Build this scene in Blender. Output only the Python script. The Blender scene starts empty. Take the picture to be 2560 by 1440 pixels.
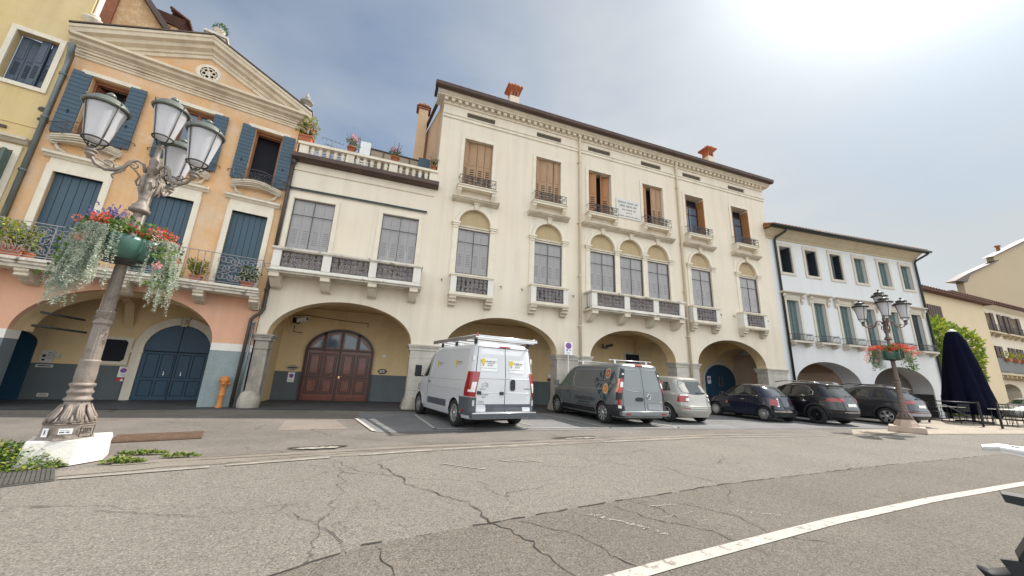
import bpy, math, random
from mathutils import Vector as V, Matrix
from mathutils.geometry import tessellate_polygon
RD=math.radians; PI=math.pi
sin,cos=math.sin,math.cos
rnd=random.Random(11)
sc=bpy.context.scene
COL=sc.collection

class MB:
    """collects shapes; build() links them as ONE mesh object"""
    def __init__(s): s.v=[];s.f=[];s.mi=[];s.sm=[];s.T=None
    def add(s,vs,fs,mi=0,sm=False):
        b=len(s.v)
        if s.T is None: s.v+=[tuple(p) for p in vs]
        else: s.v+=[tuple(s.T@V(p)) for p in vs]
        for f in fs:
            s.f.append([i+b for i in f]); s.mi.append(mi); s.sm.append(sm)
        return s
    def box(s,x0,x1,y0,y1,z0,z1,mi=0):
        return s.add([(x0,y0,z0),(x1,y0,z0),(x1,y1,z0),(x0,y1,z0),(x0,y0,z1),(x1,y0,z1),(x1,y1,z1),(x0,y1,z1)],
          [(0,3,2,1),(4,5,6,7),(0,1,5,4),(1,2,6,5),(2,3,7,6),(3,0,4,7)],mi)
    def hexa(s,lo,hi,z0,z1,mi=0):  # frustum, lo/hi = (x0,x1,y0,y1)
        a,b=lo,hi
        return s.add([(a[0],a[2],z0),(a[1],a[2],z0),(a[1],a[3],z0),(a[0],a[3],z0),(b[0],b[2],z1),(b[1],b[2],z1),(b[1],b[3],z1),(b[0],b[3],z1)],
          [(0,3,2,1),(4,5,6,7),(0,1,5,4),(1,2,6,5),(2,3,7,6),(3,0,4,7)],mi)
    def prism(s,poly,a,b,ax='y',mi=0,caps=(1,1),sm=False):
        # poly 2D; ax 'y': poly=(x,z) run a..b along y; 'z': poly=(x,y); 'x': poly=(y,z)
        def m(p,t): return (p[0],t,p[1]) if ax=='y' else ((p[0],p[1],t) if ax=='z' else (t,p[0],p[1]))
        n=len(poly); vs=[m(p,a) for p in poly]+[m(p,b) for p in poly]
        fs=[(i,(i+1)%n,n+(i+1)%n,n+i) for i in range(n)]
        s.add(vs,fs,mi,sm)
        tr=tessellate_polygon([[V((p[0],p[1],0)) for p in poly]])
        if caps[0]: s.add(vs[:n],[tuple(t) for t in tr],mi)
        if caps[1]: s.add(vs[n:],[tuple(t) for t in tr],mi)
        return s
    def strip(s,prof,a,b,mi=0):  # moulding: profile (y,z) open polyline closed at wall, run x a..b
        return s.prism(prof,a,b,'x',mi)
    def tube(s,pts,r,n=6,mi=0,cap=True,sm=True,closed=False):
        pts=[V(p) for p in pts]; k=len(pts)
        rs=r if isinstance(r,(list,tuple)) else [r]*k
        if k<2: return s
        vs=[];up=None
        for i,p in enumerate(pts):
            if closed: t=pts[(i+1)%k]-pts[i-1]
            else: t=pts[min(i+1,k-1)]-pts[max(i-1,0)]
            if t.length<1e-9: t=V((0,0,1))
            t.normalize()
            if up is None:
                up=V((0,0,1)) if abs(t.z)<.9 else V((1,0,0))
            u=(up-t*up.dot(t)); 
            if u.length<1e-6: u=t.orthogonal()
            u.normalize(); w=t.cross(u); up=u
            for j in range(n):
                a=2*PI*j/n; vs.append(p+(u*cos(a)+w*sin(a))*rs[i])
        fs=[]
        for i in range(k if closed else k-1):
            for j in range(n):
                a=i*n+j;b=i*n+(j+1)%n; c=((i+1)%k)*n
                fs.append((a,b,c+(j+1)%n,c+j))
        if cap and not closed: fs.append(tuple(range(n-1,-1,-1))); fs.append(tuple((k-1)*n+j for j in range(n)))
        return s.add(vs,fs,mi,sm)
    def lathe(s,prof,c=(0,0,0),n=20,mi=0,sm=True,a0=0,a1=2*PI,flute=0,fn=0,sx=1,sy=1):
        full=abs(a1-a0-2*PI)<1e-6; m=n if full else n+1
        vs=[]
        for r,z in prof:
            for j in range(m):
                a=a0+(a1-a0)*j/n; rr=r*(1-flute*(.5+.5*cos(fn*a))) if flute else r
                vs.append((c[0]+rr*cos(a)*sx,c[1]+rr*sin(a)*sy,c[2]+z))
        fs=[]
        for i in range(len(prof)-1):
            for j in range(n):
                j2=(j+1)%m; fs.append((i*m+j,i*m+j2,(i+1)*m+j2,(i+1)*m+j))
        s.add(vs,fs,mi,sm)
        if full:
            for i in (0,len(prof)-1):
                if prof[i][0]>1e-4: s.add([vs[i*m+j] for j in range(m)],[tuple(range(m))],mi)
        return s
    def ball(s,c,r,n=8,mi=0,sz=1):
        return s.lathe([(r*sin(PI*i/(n//2+1)),-r*sz*cos(PI*i/(n//2+1))) for i in range(n//2+2)],c,n,mi)
    def disc(s,c,r,axis='y',n=20,mi=0,r0=0):
        def m(a,q): 
            x,z=q*cos(a),q*sin(a)
            return (c[0]+x,c[1],c[2]+z) if axis=='y' else ((c[0]+x,c[1]+z,c[2]) if axis=='z' else (c[0],c[1]+x,c[2]+z))
        vs=[m(2*PI*i/n,r) for i in range(n)]
        if r0==0: return s.add(vs,[tuple(range(n))],mi)
        vs+=[m(2*PI*i/n,r0) for i in range(n)]
        return s.add(vs,[(i,(i+1)%n,n+(i+1)%n,n+i) for i in range(n)],mi)
    def quad(s,a,b,c,d,mi=0): return s.add([a,b,c,d],[(0,1,2,3)],mi)
    def plate(s,outer,holes=(),y=0,mi=0):  # flat x,z plate with holes
        ps=[[V((p[0],p[1],0)) for p in outer]]+[[V((p[0],p[1],0)) for p in h] for h in holes]
        tr=tessellate_polygon(ps); fl=[p for q in ps for p in q]
        return s.add([(p.x,y,p.y) for p in fl],[tuple(t) for t in tr],mi)
    def wall(s,outer,holes,th,mi=0,edge=True):  # slab y 0..th with through holes [(poly)]
        s.plate(outer,holes,0,mi); s.plate(outer,holes,th,mi)
        for q in ([outer] if edge else [])+list(holes):
            n=len(q); s.add([(p[0],0,p[1]) for p in q]+[(p[0],th,p[1]) for p in q],[(i,(i+1)%n,n+(i+1)%n,n+i) for i in range(n)],mi)
        return s
    def leaf(s,p,d,nrm,L,W,mi=0):
        p=V(p);d=V(d).normalized();n=V(nrm); w=d.cross(n)
        if w.length<1e-4: w=d.orthogonal()
        w.normalize(); n=w.cross(d)
        return s.add([p,p+d*L*.5+w*W*.5+n*L*.06,p+d*L,p+d*L*.5-w*W*.5+n*L*.06],[(0,1,2,3)],mi)
    def objs(s,name,mats,parent=None,bevel=0):
        """one object for every separate piece in the builder"""
        par=list(range(len(s.v)))
        def fd(i):
            while par[i]!=i: par[i]=par[par[i]]; i=par[i]
            return i
        for f in s.f:
            for k in f[1:]: par[fd(k)]=fd(f[0])
        g={}
        for i,f in enumerate(s.f): g.setdefault(fd(f[0]),[]).append(i)
        out=[]
        for fl in g.values():
            m=MB(); ix={}
            for i in fl:
                q=[]
                for k in s.f[i]:
                    if k not in ix: ix[k]=len(m.v); m.v.append(s.v[k])
                    q.append(ix[k])
                m.f.append(q); m.mi.append(s.mi[i]); m.sm.append(s.sm[i])
            out.append(m.obj(name,mats,parent,bevel))
        return out
    def obj(s,name,mats,parent=None,bevel=0,label=None):
        me=bpy.data.meshes.new(name); me.from_pydata([tuple(p) for p in s.v],[],s.f)
        if not isinstance(mats,(list,tuple)): mats=[mats]
        for m in mats: me.materials.append(m)
        me.polygons.foreach_set('material_index',s.mi); me.polygons.foreach_set('use_smooth',s.sm); me.update()
        o=bpy.data.objects.new(name,me); COL.objects.link(o)
        if parent: o.parent=parent
        if bevel:
            b=o.modifiers.new('Bevel','BEVEL'); b.width=bevel; b.segments=2; b.limit_method='ANGLE'; b.angle_limit=RD(40)
        if label: o['label']=label
        return o
def obox(name,mat,parent,*b,bevel=0): return MB().box(*b).obj(name,mat,parent,bevel)
def thing(name,label,cat,loc=(0,0,0),rz=0,group=None):
    o=bpy.data.objects.new(name,None); COL.objects.link(o); o.location=loc; o.rotation_euler=(0,0,rz)
    o.empty_display_size=.2
    return tag(o,label,cat,group)
def tag(o,label,cat,group=None,kind=None):
    if label: o['label']=label
    if cat: o['category']=cat
    if group: o['group']=group
    if kind: o['kind']=kind
    return o
def sub(name,parent,loc=(0,0,0)):
    o=bpy.data.objects.new(name,None); COL.objects.link(o); o.location=loc; o.parent=parent; o.empty_display_size=.2; return o
def struct(mb,name,mat,label=None):
    o=mb.obj(name,mat); o['kind']='structure'
    if label: o['label']=label
    return o
KIDS={}
def kids(o): return [c for c in o.children]
def dup(o,loc=None,rz=None,label=None,parent=None,scale=None):
    c=o.copy(); COL.objects.link(c)
    if parent is not None: c.parent=parent
    if loc is not None: c.location=loc
    if rz is not None: c.rotation_euler=(0,0,rz)
    if scale is not None: c.scale=(scale,)*3
    if label: c['label']=label
    for k in list(o.children): dup(k,parent=c)
    return c
def arc(cx,cz,rx,rz,a0,a1,n): return [(cx+rx*cos(a0+(a1-a0)*i/n),cz+rz*sin(a0+(a1-a0)*i/n)) for i in range(n+1)]
def archpoly(xl,xr,z0,zs,top,n=20):  # opening outline, clockwise from bottom-left
    cx=(xl+xr)/2; rx=(xr-xl)/2
    return [(xl,z0)]+arc(cx,zs,rx,top-zs,PI,0,n)+[(xr,z0)]
def leafball(mb,c,r,n,L,W,rd,mi=(0,),shell=.5,up=0):
    for _ in range(n):
        while 1:
            d=V((rd.uniform(-1,1),rd.uniform(-1,1),rd.uniform(-1,1)))
            if .05<d.length<=1: break
        d=d.normalized()*(shell+(1-shell)*rd.random()**.5)
        p=V((c[0]+d.x*r[0],c[1]+d.y*r[1],c[2]+d.z*r[2]))
        o=(d+V((rd.uniform(-.8,.8),rd.uniform(-.8,.8),rd.uniform(-.8,.8)+up)))
        mb.leaf(p,o,V((rd.uniform(-1,1),rd.uniform(-1,1),rd.uniform(-.2,1))),L*rd.uniform(.6,1.3),W*rd.uniform(.7,1.3),mi[rd.randrange(len(mi))])
def rect(x0,x1,z0,z1): return [(x0,z0),(x1,z0),(x1,z1),(x0,z1)]
def text_mesh(mb,txt,size,T,mi=0,align='CENTER'):
    """adds filled lettering (x,z plane facing -y) to a mesh builder through matrix T"""
    cu=bpy.data.curves.new('t','FONT'); cu.body=txt; cu.size=size; cu.align_x=align; cu.resolution_u=2
    o=bpy.data.objects.new('t',cu); me=o.to_mesh()
    M=T@Matrix.Rotation(PI/2,4,'X')
    mb.add([M@v.co for v in me.vertices],[tuple(p.vertices) for p in me.polygons],mi)
    o.to_mesh_clear(); bpy.data.objects.remove(o); bpy.data.curves.remove(cu)
def words(mb,x0,x1,z,h,y,mi=0,seed=0):
    """a line of print too small to read: letter-sized strokes in words"""
    r=random.Random(seed); x=x0
    while x<x1-h*.3:
        n=r.randint(3,8)
        for _ in range(n):
            if x>x1-h*.5: break
            w=h*r.uniform(.3,.55)
            mb.add([(x,y,z),(x+w,y,z),(x+w,y,z+h*r.uniform(.75,1)),(x,y,z+h*r.uniform(.75,1))],[(0,1,2,3)],mi); x+=w+h*.13
        x+=h*.5
# ---------------------------------------------------------------- materials
def srgb(r,g,b):
    f=lambda c:(c/12.92 if c<=.04045 else ((c+.055)/1.055)**2.4)
    return (f(r/255),f(g/255),f(b/255))
class NT:
    def __init__(s,tree): s.t=tree
    def n(s,typ,**k):
        nd=s.t.nodes.new(typ)
        for a,b in k.items(): setattr(nd,a,b)
        return nd
    def l(s,a,b): s.t.links.new(a,b)
    def coord(s,which='Object',scale=(1,1,1)):
        tc=s.n('ShaderNodeTexCoord'); mp=s.n('ShaderNodeMapping'); mp.inputs['Scale'].default_value=scale
        s.l(tc.outputs[which],mp.inputs['Vector']); return mp.outputs['Vector']
    def noise(s,vec,scale,detail=5,rough=.6,dist=0):
        nd=s.n('ShaderNodeTexNoise'); nd.inputs['Scale'].default_value=scale; nd.inputs['Detail'].default_value=detail
        nd.inputs['Roughness'].default_value=rough; nd.inputs['Distortion'].default_value=dist
        s.l(vec,nd.inputs['Vector']); return nd.outputs['Fac']
    def rng(s,v,a,b,c,d):
        nd=s.n('ShaderNodeMapRange'); s.l(v,nd.inputs['Value'])
        for k,x in zip(('From Min','From Max','To Min','To Max'),(a,b,c,d)): nd.inputs[k].default_value=x
        return nd.outputs['Result']
    def math(s,op,a,b=None):
        nd=s.n('ShaderNodeMath',operation=op)
        for i,x in enumerate((a,b)):
            if x is None: continue
            if isinstance(x,(int,float)): nd.inputs[i].default_value=x
            else: s.l(x,nd.inputs[i])
        return nd.outputs[0]
    def mix(s,fac,a,b,mode='MIX'):
        nd=s.n('ShaderNodeMix',data_type='RGBA',blend_type=mode)
        for i,x in ((0,fac),(6,a),(7,b)):
            if isinstance(x,(int,float)): nd.inputs[i].default_value=x
            elif isinstance(x,(tuple,list)): nd.inputs[i].default_value=(*x[:3],1)
            else: s.l(x,nd.inputs[i])
        return nd.outputs[2]
    def mul(s,col,v):
        nd=s.n('ShaderNodeVectorMath',operation='SCALE')
        if isinstance(col,(tuple,list)): nd.inputs[0].default_value=col[:3]
        else: s.l(col,nd.inputs[0])
        s.l(v,nd.inputs['Scale']); return nd.outputs[0]
def newmat(name):
    m=bpy.data.materials.new(name); m.use_nodes=True; t=m.node_tree; t.nodes.clear()
    N=NT(t); out=N.n('ShaderNodeOutputMaterial'); b=N.n('ShaderNodeBsdfPrincipled'); N.l(b.outputs[0],out.inputs[0])
    return m,N,b
def mk(name,col,rough=.7,metal=0,var=.1,vs=1.5,fine=.06,fs=45,streak=0,bump=0,bs=60,tint=None,ts=.8,tlo=.5,thi=.7,coat=0,spec=.5,tr=0,sub=0,wear=None):
    m,N,b=newmat(name); vec=N.coord()
    f=N.rng(N.noise(vec,vs,6),.25,.75,1-var,1+var)
    if fine: f=N.math('MULTIPLY',f,N.rng(N.noise(vec,fs,3),.3,.7,1-fine,1+fine))
    if streak:
        v2=N.coord(scale=(1.7,1.7,.10)); f=N.math('MULTIPLY',f,N.rng(N.noise(v2,1.5,8,.62,.3),.46,.80,1,1-streak*1.5))
    c=col
    if tint: c=N.mix(N.rng(N.noise(vec,ts,7,.65),tlo,thi,0,1),c,tint)
    if wear:  # (colour, scale, lo, hi): sharp-edged patches of another colour
        c=N.mix(N.rng(N.noise(vec,wear[1],9,.7),wear[2],wear[3],0,1),c,wear[0])
    N.l(N.mul(c,f),b.inputs['Base Color'])
    b.inputs['Roughness'].default_value=rough; b.inputs['Metallic'].default_value=metal
    b.inputs['Specular IOR Level'].default_value=spec
    if coat: b.inputs['Coat Weight'].default_value=coat; b.inputs['Coat Roughness'].default_value=.05
    if tr: b.inputs['Transmission Weight'].default_value=tr
    if sub: b.inputs['Subsurface Weight'].default_value=sub
    if bump:
        bp=N.n('ShaderNodeBump'); bp.inputs['Strength'].default_value=bump; bp.inputs['Distance'].default_value=.02
        N.l(N.noise(vec,bs,5),bp.inputs['Height']); N.l(bp.outputs[0],b.inputs['Normal'])
    return m
def leafmat(name,c1,c2,sc=9,tr=.35):
    m,N,b=newmat(name); vec=N.coord()
    c=N.mix(N.rng(N.noise(vec,sc,4,.7),.35,.65,0,1),c1,c2)
    N.l(c,b.inputs['Base Color']); b.inputs['Roughness'].default_value=.55; b.inputs['Specular IOR Level'].default_value=.3
    t=N.n('ShaderNodeBsdfTranslucent'); N.l(c,t.inputs[0]); mx=N.n('ShaderNodeMixShader'); mx.inputs[0].default_value=tr
    out=[n for n in N.t.nodes if n.type=='OUTPUT_MATERIAL'][0]
    N.l(b.outputs[0],mx.inputs[1]); N.l(t.outputs[0],mx.inputs[2]); N.l(mx.outputs[0],out.inputs[0])
    return m
M={}
STONE=(.62,.56,.46)
M['cream']=mk('cream_plaster',(.71,.635,.53),.85,var=.05,vs=.6,fine=.02,fs=25,streak=.09,tint=(.71,.61,.475),ts=.35,tlo=.35,thi=.8,bump=.12,bs=40)
M['creamlow']=mk('cream_trim',(.68,.60,.48),.8,var=.08,vs=2,fine=.04,streak=.1)
M['trim']=mk('pale_stone_trim',(.72,.65,.53),.75,var=.08,vs=2.5,fine=.05,fs=30,streak=.14,bump=.1)
M['stone']=mk('weathered_stone',(.60,.53,.42),.8,var=.14,vs=2,fine=.08,fs=25,streak=.22,tint=(.45,.40,.32),ts=2.5,tlo=.5,thi=.75,bump=.2,bs=35)
M['stonedirty']=mk('lichen_stone',(.66,.61,.52),.8,var=.12,vs=2,fine=.1,fs=25,streak=.3,wear=((.17,.16,.14),3.2,.58,.66),bump=.25,bs=30)
M['pier']=mk('grey_pier_stone',(.50,.46,.40),.8,var=.14,vs=1.6,fine=.1,fs=30,streak=.18,tint=(.38,.36,.33),ts=2,bump=.25,bs=30)
M['pierdark']=mk('worn_column_stone',(.40,.36,.30),.85,var=.2,vs=2.4,fine=.12,fs=22,streak=.35,tint=(.24,.22,.19),ts=2.2,bump=.4,bs=25)
M['ochre']=mk('ochre_arcade_plaster',(.74,.56,.32),.9,var=.06,vs=.9,fine=.03,streak=.08,tint=(.68,.49,.25),ts=.7)
M['greywains']=mk('grey_green_wainscot',(.115,.135,.14),.8,var=.12,vs=1.5,fine=.05,streak=.1)
M['brown_door']=mk('varnished_brown_wood',(.17,.045,.022),.3,var=.3,vs=3,fine=.1,fs=30,coat=.3)
M['brown_dark']=mk('dark_brown_wood',(.05,.013,.009),.4,var=.2)
M['brass']=mk('brass',(.75,.5,.2),.3,1)
M['shut_tan']=mk('tan_painted_shutter',(.36,.225,.13),.7,var=.1,vs=3,fine=.05,streak=.1)
M['shut_or']=mk('orange_brown_shutter',(.38,.17,.06),.6,var=.12,vs=3,fine=.05,streak=.1)
M['shut_gr']=mk('grey_shutter',(.46,.42,.415),.7,var=.06,vs=3,fine=.04,streak=.08)
M['slot']=mk('dark_slot',(.075,.055,.045),.9)
M['slotgr']=mk('grey_slot',(.25,.23,.23),.9)
M['tymp']=mk('tan_tympanum',(.42,.325,.185),.85,var=.1,vs=1.5,streak=.1)
M['void']=mk('dark_room',(.012,.013,.02),.9,var=.1,fine=0)
M['slit']=mk('attic_louvre',(.095,.08,.06),.9,var=.1,fine=0)
M['glass']=mk('window_glass',(.10,.14,.2),.06,var=.05,fine=0,spec=.8)
M['iron']=mk('wrought_iron',(.095,.088,.092),.6,.3,var=.25,vs=4)
M['ironlt']=mk('grey_wrought_iron',(.34,.31,.315),.6,.3,var=.25,vs=4)
M['gutter']=mk('brown_metal_gutter',(.085,.055,.045),.45,.4,var=.25,vs=1.5)
M['pipe_c']=mk('cream_painted_pipe',(.62,.53,.39),.6,var=.06)
M['pipe_b']=mk('dark_brown_pipe',(.07,.06,.052),.5,.3,var=.25,vs=2)
M['zinc']=mk('zinc_pipe',(.16,.185,.195),.45,.5,var=.2,vs=2,streak=.15)
M['tile']=mk('terracotta_roof_tile',(.30,.115,.06),.85,var=.3,vs=3,fine=.1,tint=(.16,.085,.06),ts=2)
M['brick']=mk('red_brick',(.33,.13,.075),.9,var=.3,vs=6,fine=.15,fs=25,bump=.3)
M['chim']=mk('peach_plaster',(.58,.40,.25),.9,var=.12,vs=1.5,streak=.15)
M['chimred']=mk('red_chimney',(.36,.12,.05),.85,var=.2,vs=4)
M['orange']=mk('orange_plaster',(.64,.375,.18),.9,var=.10,vs=.9,fine=.03,fs=20,streak=.10,tint=(.66,.50,.36),ts=.75,tlo=.42,thi=.72,wear=((.62,.53,.44),1.1,.56,.70),bump=.15,bs=30)
M['salmon']=mk('salmon_plaster',(.66,.375,.25),.9,var=.07,vs=.8,fine=.03,fs=20,streak=.08,tint=(.67,.44,.34),ts=.6,bump=.12,bs=30)
M['yellow']=mk('yellow_plaster',(.60,.45,.215),.9,var=.08,vs=.7,fine=.03,fs=20,streak=.10,tint=(.64,.54,.33),ts=.6,tlo=.4,thi=.8,bump=.12,bs=30)
M['blueshut']=mk('teal_blue_shutter',(.035,.075,.11),.5,var=.1,vs=2,fine=.04)
M['blueslot']=mk('dark_plank_joint',(.008,.018,.028),.8)
M['bluedoor']=mk('blue_painted_door',(.012,.055,.105),.5,var=.12,vs=2,fine=.05,streak=.1)
M['rough_blue']=mk('rough_blue_stucco',(.25,.295,.30),.95,var=.12,vs=3,fine=.12,fs=30,bump=1.0,bs=16,streak=.1)
M['whiteband']=mk('white_band',(.70,.675,.62),.8,var=.05,streak=.08)
M['wood_or']=mk('orange_brown_wood',(.22,.075,.025),.45,var=.15,vs=4)
M['pedstone']=mk('pediment_stone',(.66,.56,.42),.8,var=.12,vs=2,fine=.06,streak=.12,tint=(.52,.42,.30),ts=1.8,bump=.15)
M['white']=mk('white_plaster',(.63,.635,.64),.9,var=.04,vs=.6,fine=.02,streak=.05,bump=.1,bs=30)
M['wtrim']=mk('beige_stone_trim',(.56,.51,.43),.8,var=.08,vs=2,streak=.1)
M['weave']=mk('ochre_eave',(.50,.42,.29),.8,var=.08,vs=2,streak=.1)
M['gshut']=mk('grey_green_shutter',(.085,.13,.125),.6,var=.12,vs=2,fine=.05)
M['dkgut']=mk('dark_green_gutter',(.025,.032,.03),.45,.3,var=.2)
M['mauve']=mk('mauve_brown_arcade',(.55,.41,.32),.9,var=.06)
M['dkstone']=mk('dark_plinth',(.05,.048,.05),.8,var=.15)
M['farcream']=mk('far_cream_plaster',(.66,.59,.47),.9,var=.06,vs=.4,streak=.08)
M['farochre']=mk('far_ochre_plaster',(.60,.49,.33),.9,var=.06,vs=.4)
M['beige']=mk('bare_beige_wall',(.46,.37,.25),.9,var=.04,vs=.12,fine=.02,fs=3)
M['maroon']=mk('maroon_shutter',(.06,.026,.02),.6,var=.2)
M['lamp']=mk('taupe_cast_iron',(.235,.195,.168),.55,.05,var=.18,vs=5,fine=.1,fs=40,tint=(.15,.115,.09),ts=6,bump=.15,bs=60)
M['lampbr']=mk('brown_cast_iron',(.17,.125,.105),.5,.15,var=.18,vs=5,fine=.1,fs=40,bump=.15)
M['lampdk']=mk('dark_lantern_frame',(.06,.06,.055),.45,.4,var=.2,vs=6)
M['lampcap']=mk('patina_lantern_cap',(.15,.165,.145),.45,.4,var=.2,vs=6)
def frosted():
    m,N,b=newmat('frosted_lantern_glass'); b.inputs['Base Color'].default_value=(.80,.80,.83,1); b.inputs['Roughness'].default_value=.25
    t=N.n('ShaderNodeBsdfTranslucent'); t.inputs[0].default_value=(.85,.84,.86,1); tp=N.n('ShaderNodeBsdfTransparent'); tp.inputs[0].default_value=(.95,.95,.97,1)
    m1=N.n('ShaderNodeMixShader'); m1.inputs[0].default_value=.45; m2=N.n('ShaderNodeMixShader'); m2.inputs[0].default_value=.15
    out=[n for n in N.t.nodes if n.type=='OUTPUT_MATERIAL'][0]
    N.l(b.outputs[0],m1.inputs[1]);N.l(t.outputs[0],m1.inputs[2]);N.l(m1.outputs[0],m2.inputs[1]);N.l(tp.outputs[0],m2.inputs[2]);N.l(m2.outputs[0],out.inputs[0])
    return m
M['frost']=frosted()
M['planter']=mk('green_planter',(.045,.12,.095),.35,var=.15,vs=4,coat=.2)
M['leafg']=leafmat('green_leaf',(.075,.16,.03),(.19,.27,.05))
M['leafd']=leafmat('dark_green_leaf',(.035,.085,.02),(.09,.16,.03))
M['leafy']=leafmat('yellow_green_leaf',(.20,.25,.03),(.40,.38,.06))
M['leafs']=leafmat('silver_leaf',(.34,.42,.36),(.66,.68,.56),7,.2)
M['leafv']=leafmat('vine_leaf',(.10,.17,.02),(.36,.38,.04),2,.4)
M['red']=leafmat('red_petal',(.65,.02,.02),(.75,.14,.12),14,.3)
M['coral']=leafmat('coral_petal',(.80,.20,.10),(.75,.30,.20),14,.3)
M['pink']=leafmat('pink_petal',(.75,.20,.25),(.8,.42,.42),14,.3)
M['lav']=leafmat('lavender_flower',(.16,.12,.38),(.30,.24,.50),14,.2)
M['terra']=mk('terracotta_pot',(.38,.12,.055),.8,var=.15,vs=6)
M['bark']=mk('bark',(.12,.08,.05),.9)
M['navy']=mk('navy_canvas',(.004,.005,.016),.95,var=.2,vs=2,spec=.1)
M['metald']=mk('dark_metal',(.03,.03,.033),.45,.5)
M['metall']=mk('light_metal',(.55,.56,.55),.4,.8)
M['tabletop']=mk('pale_table_top',(.75,.72,.64),.4)
M['w_paint']=mk('white_plastic',(.8,.8,.8),.4,var=.02)
M['sign_w']=mk('sign_white',(.82,.82,.82),.5,var=.02,fine=0)
M['sign_b']=mk('sign_blue',(.02,.12,.5),.5,fine=0)
M['sign_r']=mk('sign_red',(.5,.02,.04),.5,fine=0)
M['ink']=mk('printed_black',(.03,.03,.035),.6,fine=0)
M['inkg']=mk('printed_grey',(.22,.22,.22),.6,fine=0)
M['yel']=mk('printed_yellow',(.75,.55,.03),.5,fine=0)
M['marble']=mk('grey_marble',(.62,.59,.54),.6,var=.06)
M['postor']=mk('rusty_orange_iron',(.55,.21,.05),.7,var=.25,vs=8,fine=.15,tint=(.25,.08,.03),ts=8,bump=.3)
M['boxgr']=mk('grey_box',(.55,.55,.46),.6,var=.1)
M['awn']=mk('taupe_awning_cloth',(.36,.29,.22),.9,var=.06)
M['towel']=mk('white_cloth',(.78,.78,.78),.9)
M['greyblue']=mk('smooth_blue_grey_plaster',(.15,.18,.195),.85,var=.1,vs=1.5,streak=.12)
M['gshutb']=mk('slate_blue_shutter',(.055,.08,.115),.55,var=.1,vs=2,fine=.04)
M['peachrough']=mk('rough_peach_plaster',(.68,.44,.24),.95,var=.2,vs=3,fine=.15,fs=18,tint=(.70,.58,.42),ts=3,bump=.8,bs=14,streak=.15)
M['gshutd']=mk('dark_grey_shutter',(.022,.030,.036),.6,var=.15)
M['panelgrey']=mk('grey_balcony_panel',(.13,.135,.135),.6,var=.08)
M['stick']=mk('sticker_backing',(.78,.79,.80),.4,fine=0,var=.01)
M['decalg']=mk('decal_dark_green',(.03,.055,.058),.5,fine=0); M['decalc']=mk('decal_cream',(.45,.40,.33),.5,fine=0); M['decalr']=mk('decal_red_orange',(.45,.08,.02),.5,fine=0); M['decalo']=mk('decal_orange',(.62,.20,.02),.5,fine=0); M['decalt']=mk('decal_dark_text',(.016,.02,.022),.5,fine=0)
M['darktile']=mk('dark_roof_tile',(.10,.045,.03),.85,var=.35,vs=5)
# ---------------------------------------------------------------- camera, sun, sky
cam=bpy.data.cameras.new('Camera'); co=bpy.data.objects.new('Camera',cam); COL.objects.link(co); sc.camera=co
cam.sensor_width=36; cam.lens=36*886.14/2560; cam.clip_start=.05; cam.clip_end=2000
yw,pt,rl=RD(18.677),RD(13.9786),RD(2.572)
f_=V((sin(yw)*cos(pt),cos(yw)*cos(pt),sin(pt))); r_=V((cos(yw),-sin(yw),0)); u_=r_.cross(f_)
r2=r_*cos(rl)+u_*sin(rl); u2=u_*cos(rl)-r_*sin(rl)
mt=Matrix((r2,u2,-f_)).transposed().to_4x4(); mt.translation=(0,0,1.25); co.matrix_world=mt
SUN=V((cos(RD(51))*cos(RD(11)),cos(RD(51))*sin(RD(11)),sin(RD(51))))
sl=bpy.data.lights.new('Sun','SUN'); sl.energy=3.2; sl.angle=RD(.6); sl.color=(1,.94,.85)
so=bpy.data.objects.new('Sun',sl); COL.objects.link(so); so.rotation_euler=SUN.to_track_quat('Z','Y').to_euler()
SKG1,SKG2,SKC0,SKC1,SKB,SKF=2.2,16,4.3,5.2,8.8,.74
w=bpy.data.worlds.new('World'); sc.world=w; w.use_nodes=True; w.node_tree.nodes.clear(); N=NT(w.node_tree)
out=N.n('ShaderNodeOutputWorld'); bg=N.n('ShaderNodeBackground'); N.l(bg.outputs[0],out.inputs[0])
sky=N.n('ShaderNodeTexSky'); sky.sky_type='NISHITA'; sky.sun_disc=False; sky.sun_elevation=RD(51); sky.sun_rotation=RD(90-11)
sky.dust_density=1.6; sky.air_density=1.25; sky.ozone_density=1.6
tc=N.n('ShaderNodeTexCoord'); dirv=tc.outputs['Generated']
mp=N.n('ShaderNodeMapping'); mp.inputs['Scale'].default_value=(1.1,1.1,2.6); mp.inputs['Rotation'].default_value=(.1,.25,.4); N.l(dirv,mp.inputs['Vector'])
nz=N.noise(mp.outputs['Vector'],1.3,6,.5,.15)
dt=N.n('ShaderNodeVectorMath',operation='DOT_PRODUCT'); N.l(dirv,dt.inputs[0]); dt.inputs[1].default_value=SUN
near=N.rng(dt.outputs['Value'],.5,.95,0,1)     # thin cloud lies thicker towards the sun
sx=N.n('ShaderNodeSeparateXYZ'); N.l(dirv,sx.inputs[0]); low=N.rng(sx.outputs['Z'],.5,.05,0,.55)
back=N.rng(sx.outputs['Y'],.05,-.55,0,1)        # unseen bright cloud added behind the camera to light the shaded facades
cl=N.math('ADD',N.math('ADD',N.rng(nz,.34,.70,.18,.66),N.math('MULTIPLY',near,.5)),low)
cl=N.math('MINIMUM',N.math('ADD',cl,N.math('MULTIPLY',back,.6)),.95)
gp=N.math('MAXIMUM',dt.outputs['Value'],0)
glow=N.math('ADD',N.math('MULTIPLY',N.math('POWER',gp,16),SKG1),N.math('MULTIPLY',N.math('POWER',gp,60),SKG2))
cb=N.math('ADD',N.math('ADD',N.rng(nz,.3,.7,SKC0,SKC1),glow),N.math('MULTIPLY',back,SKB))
cc=N.mul((.935,.98,1.0),cb)
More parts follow.
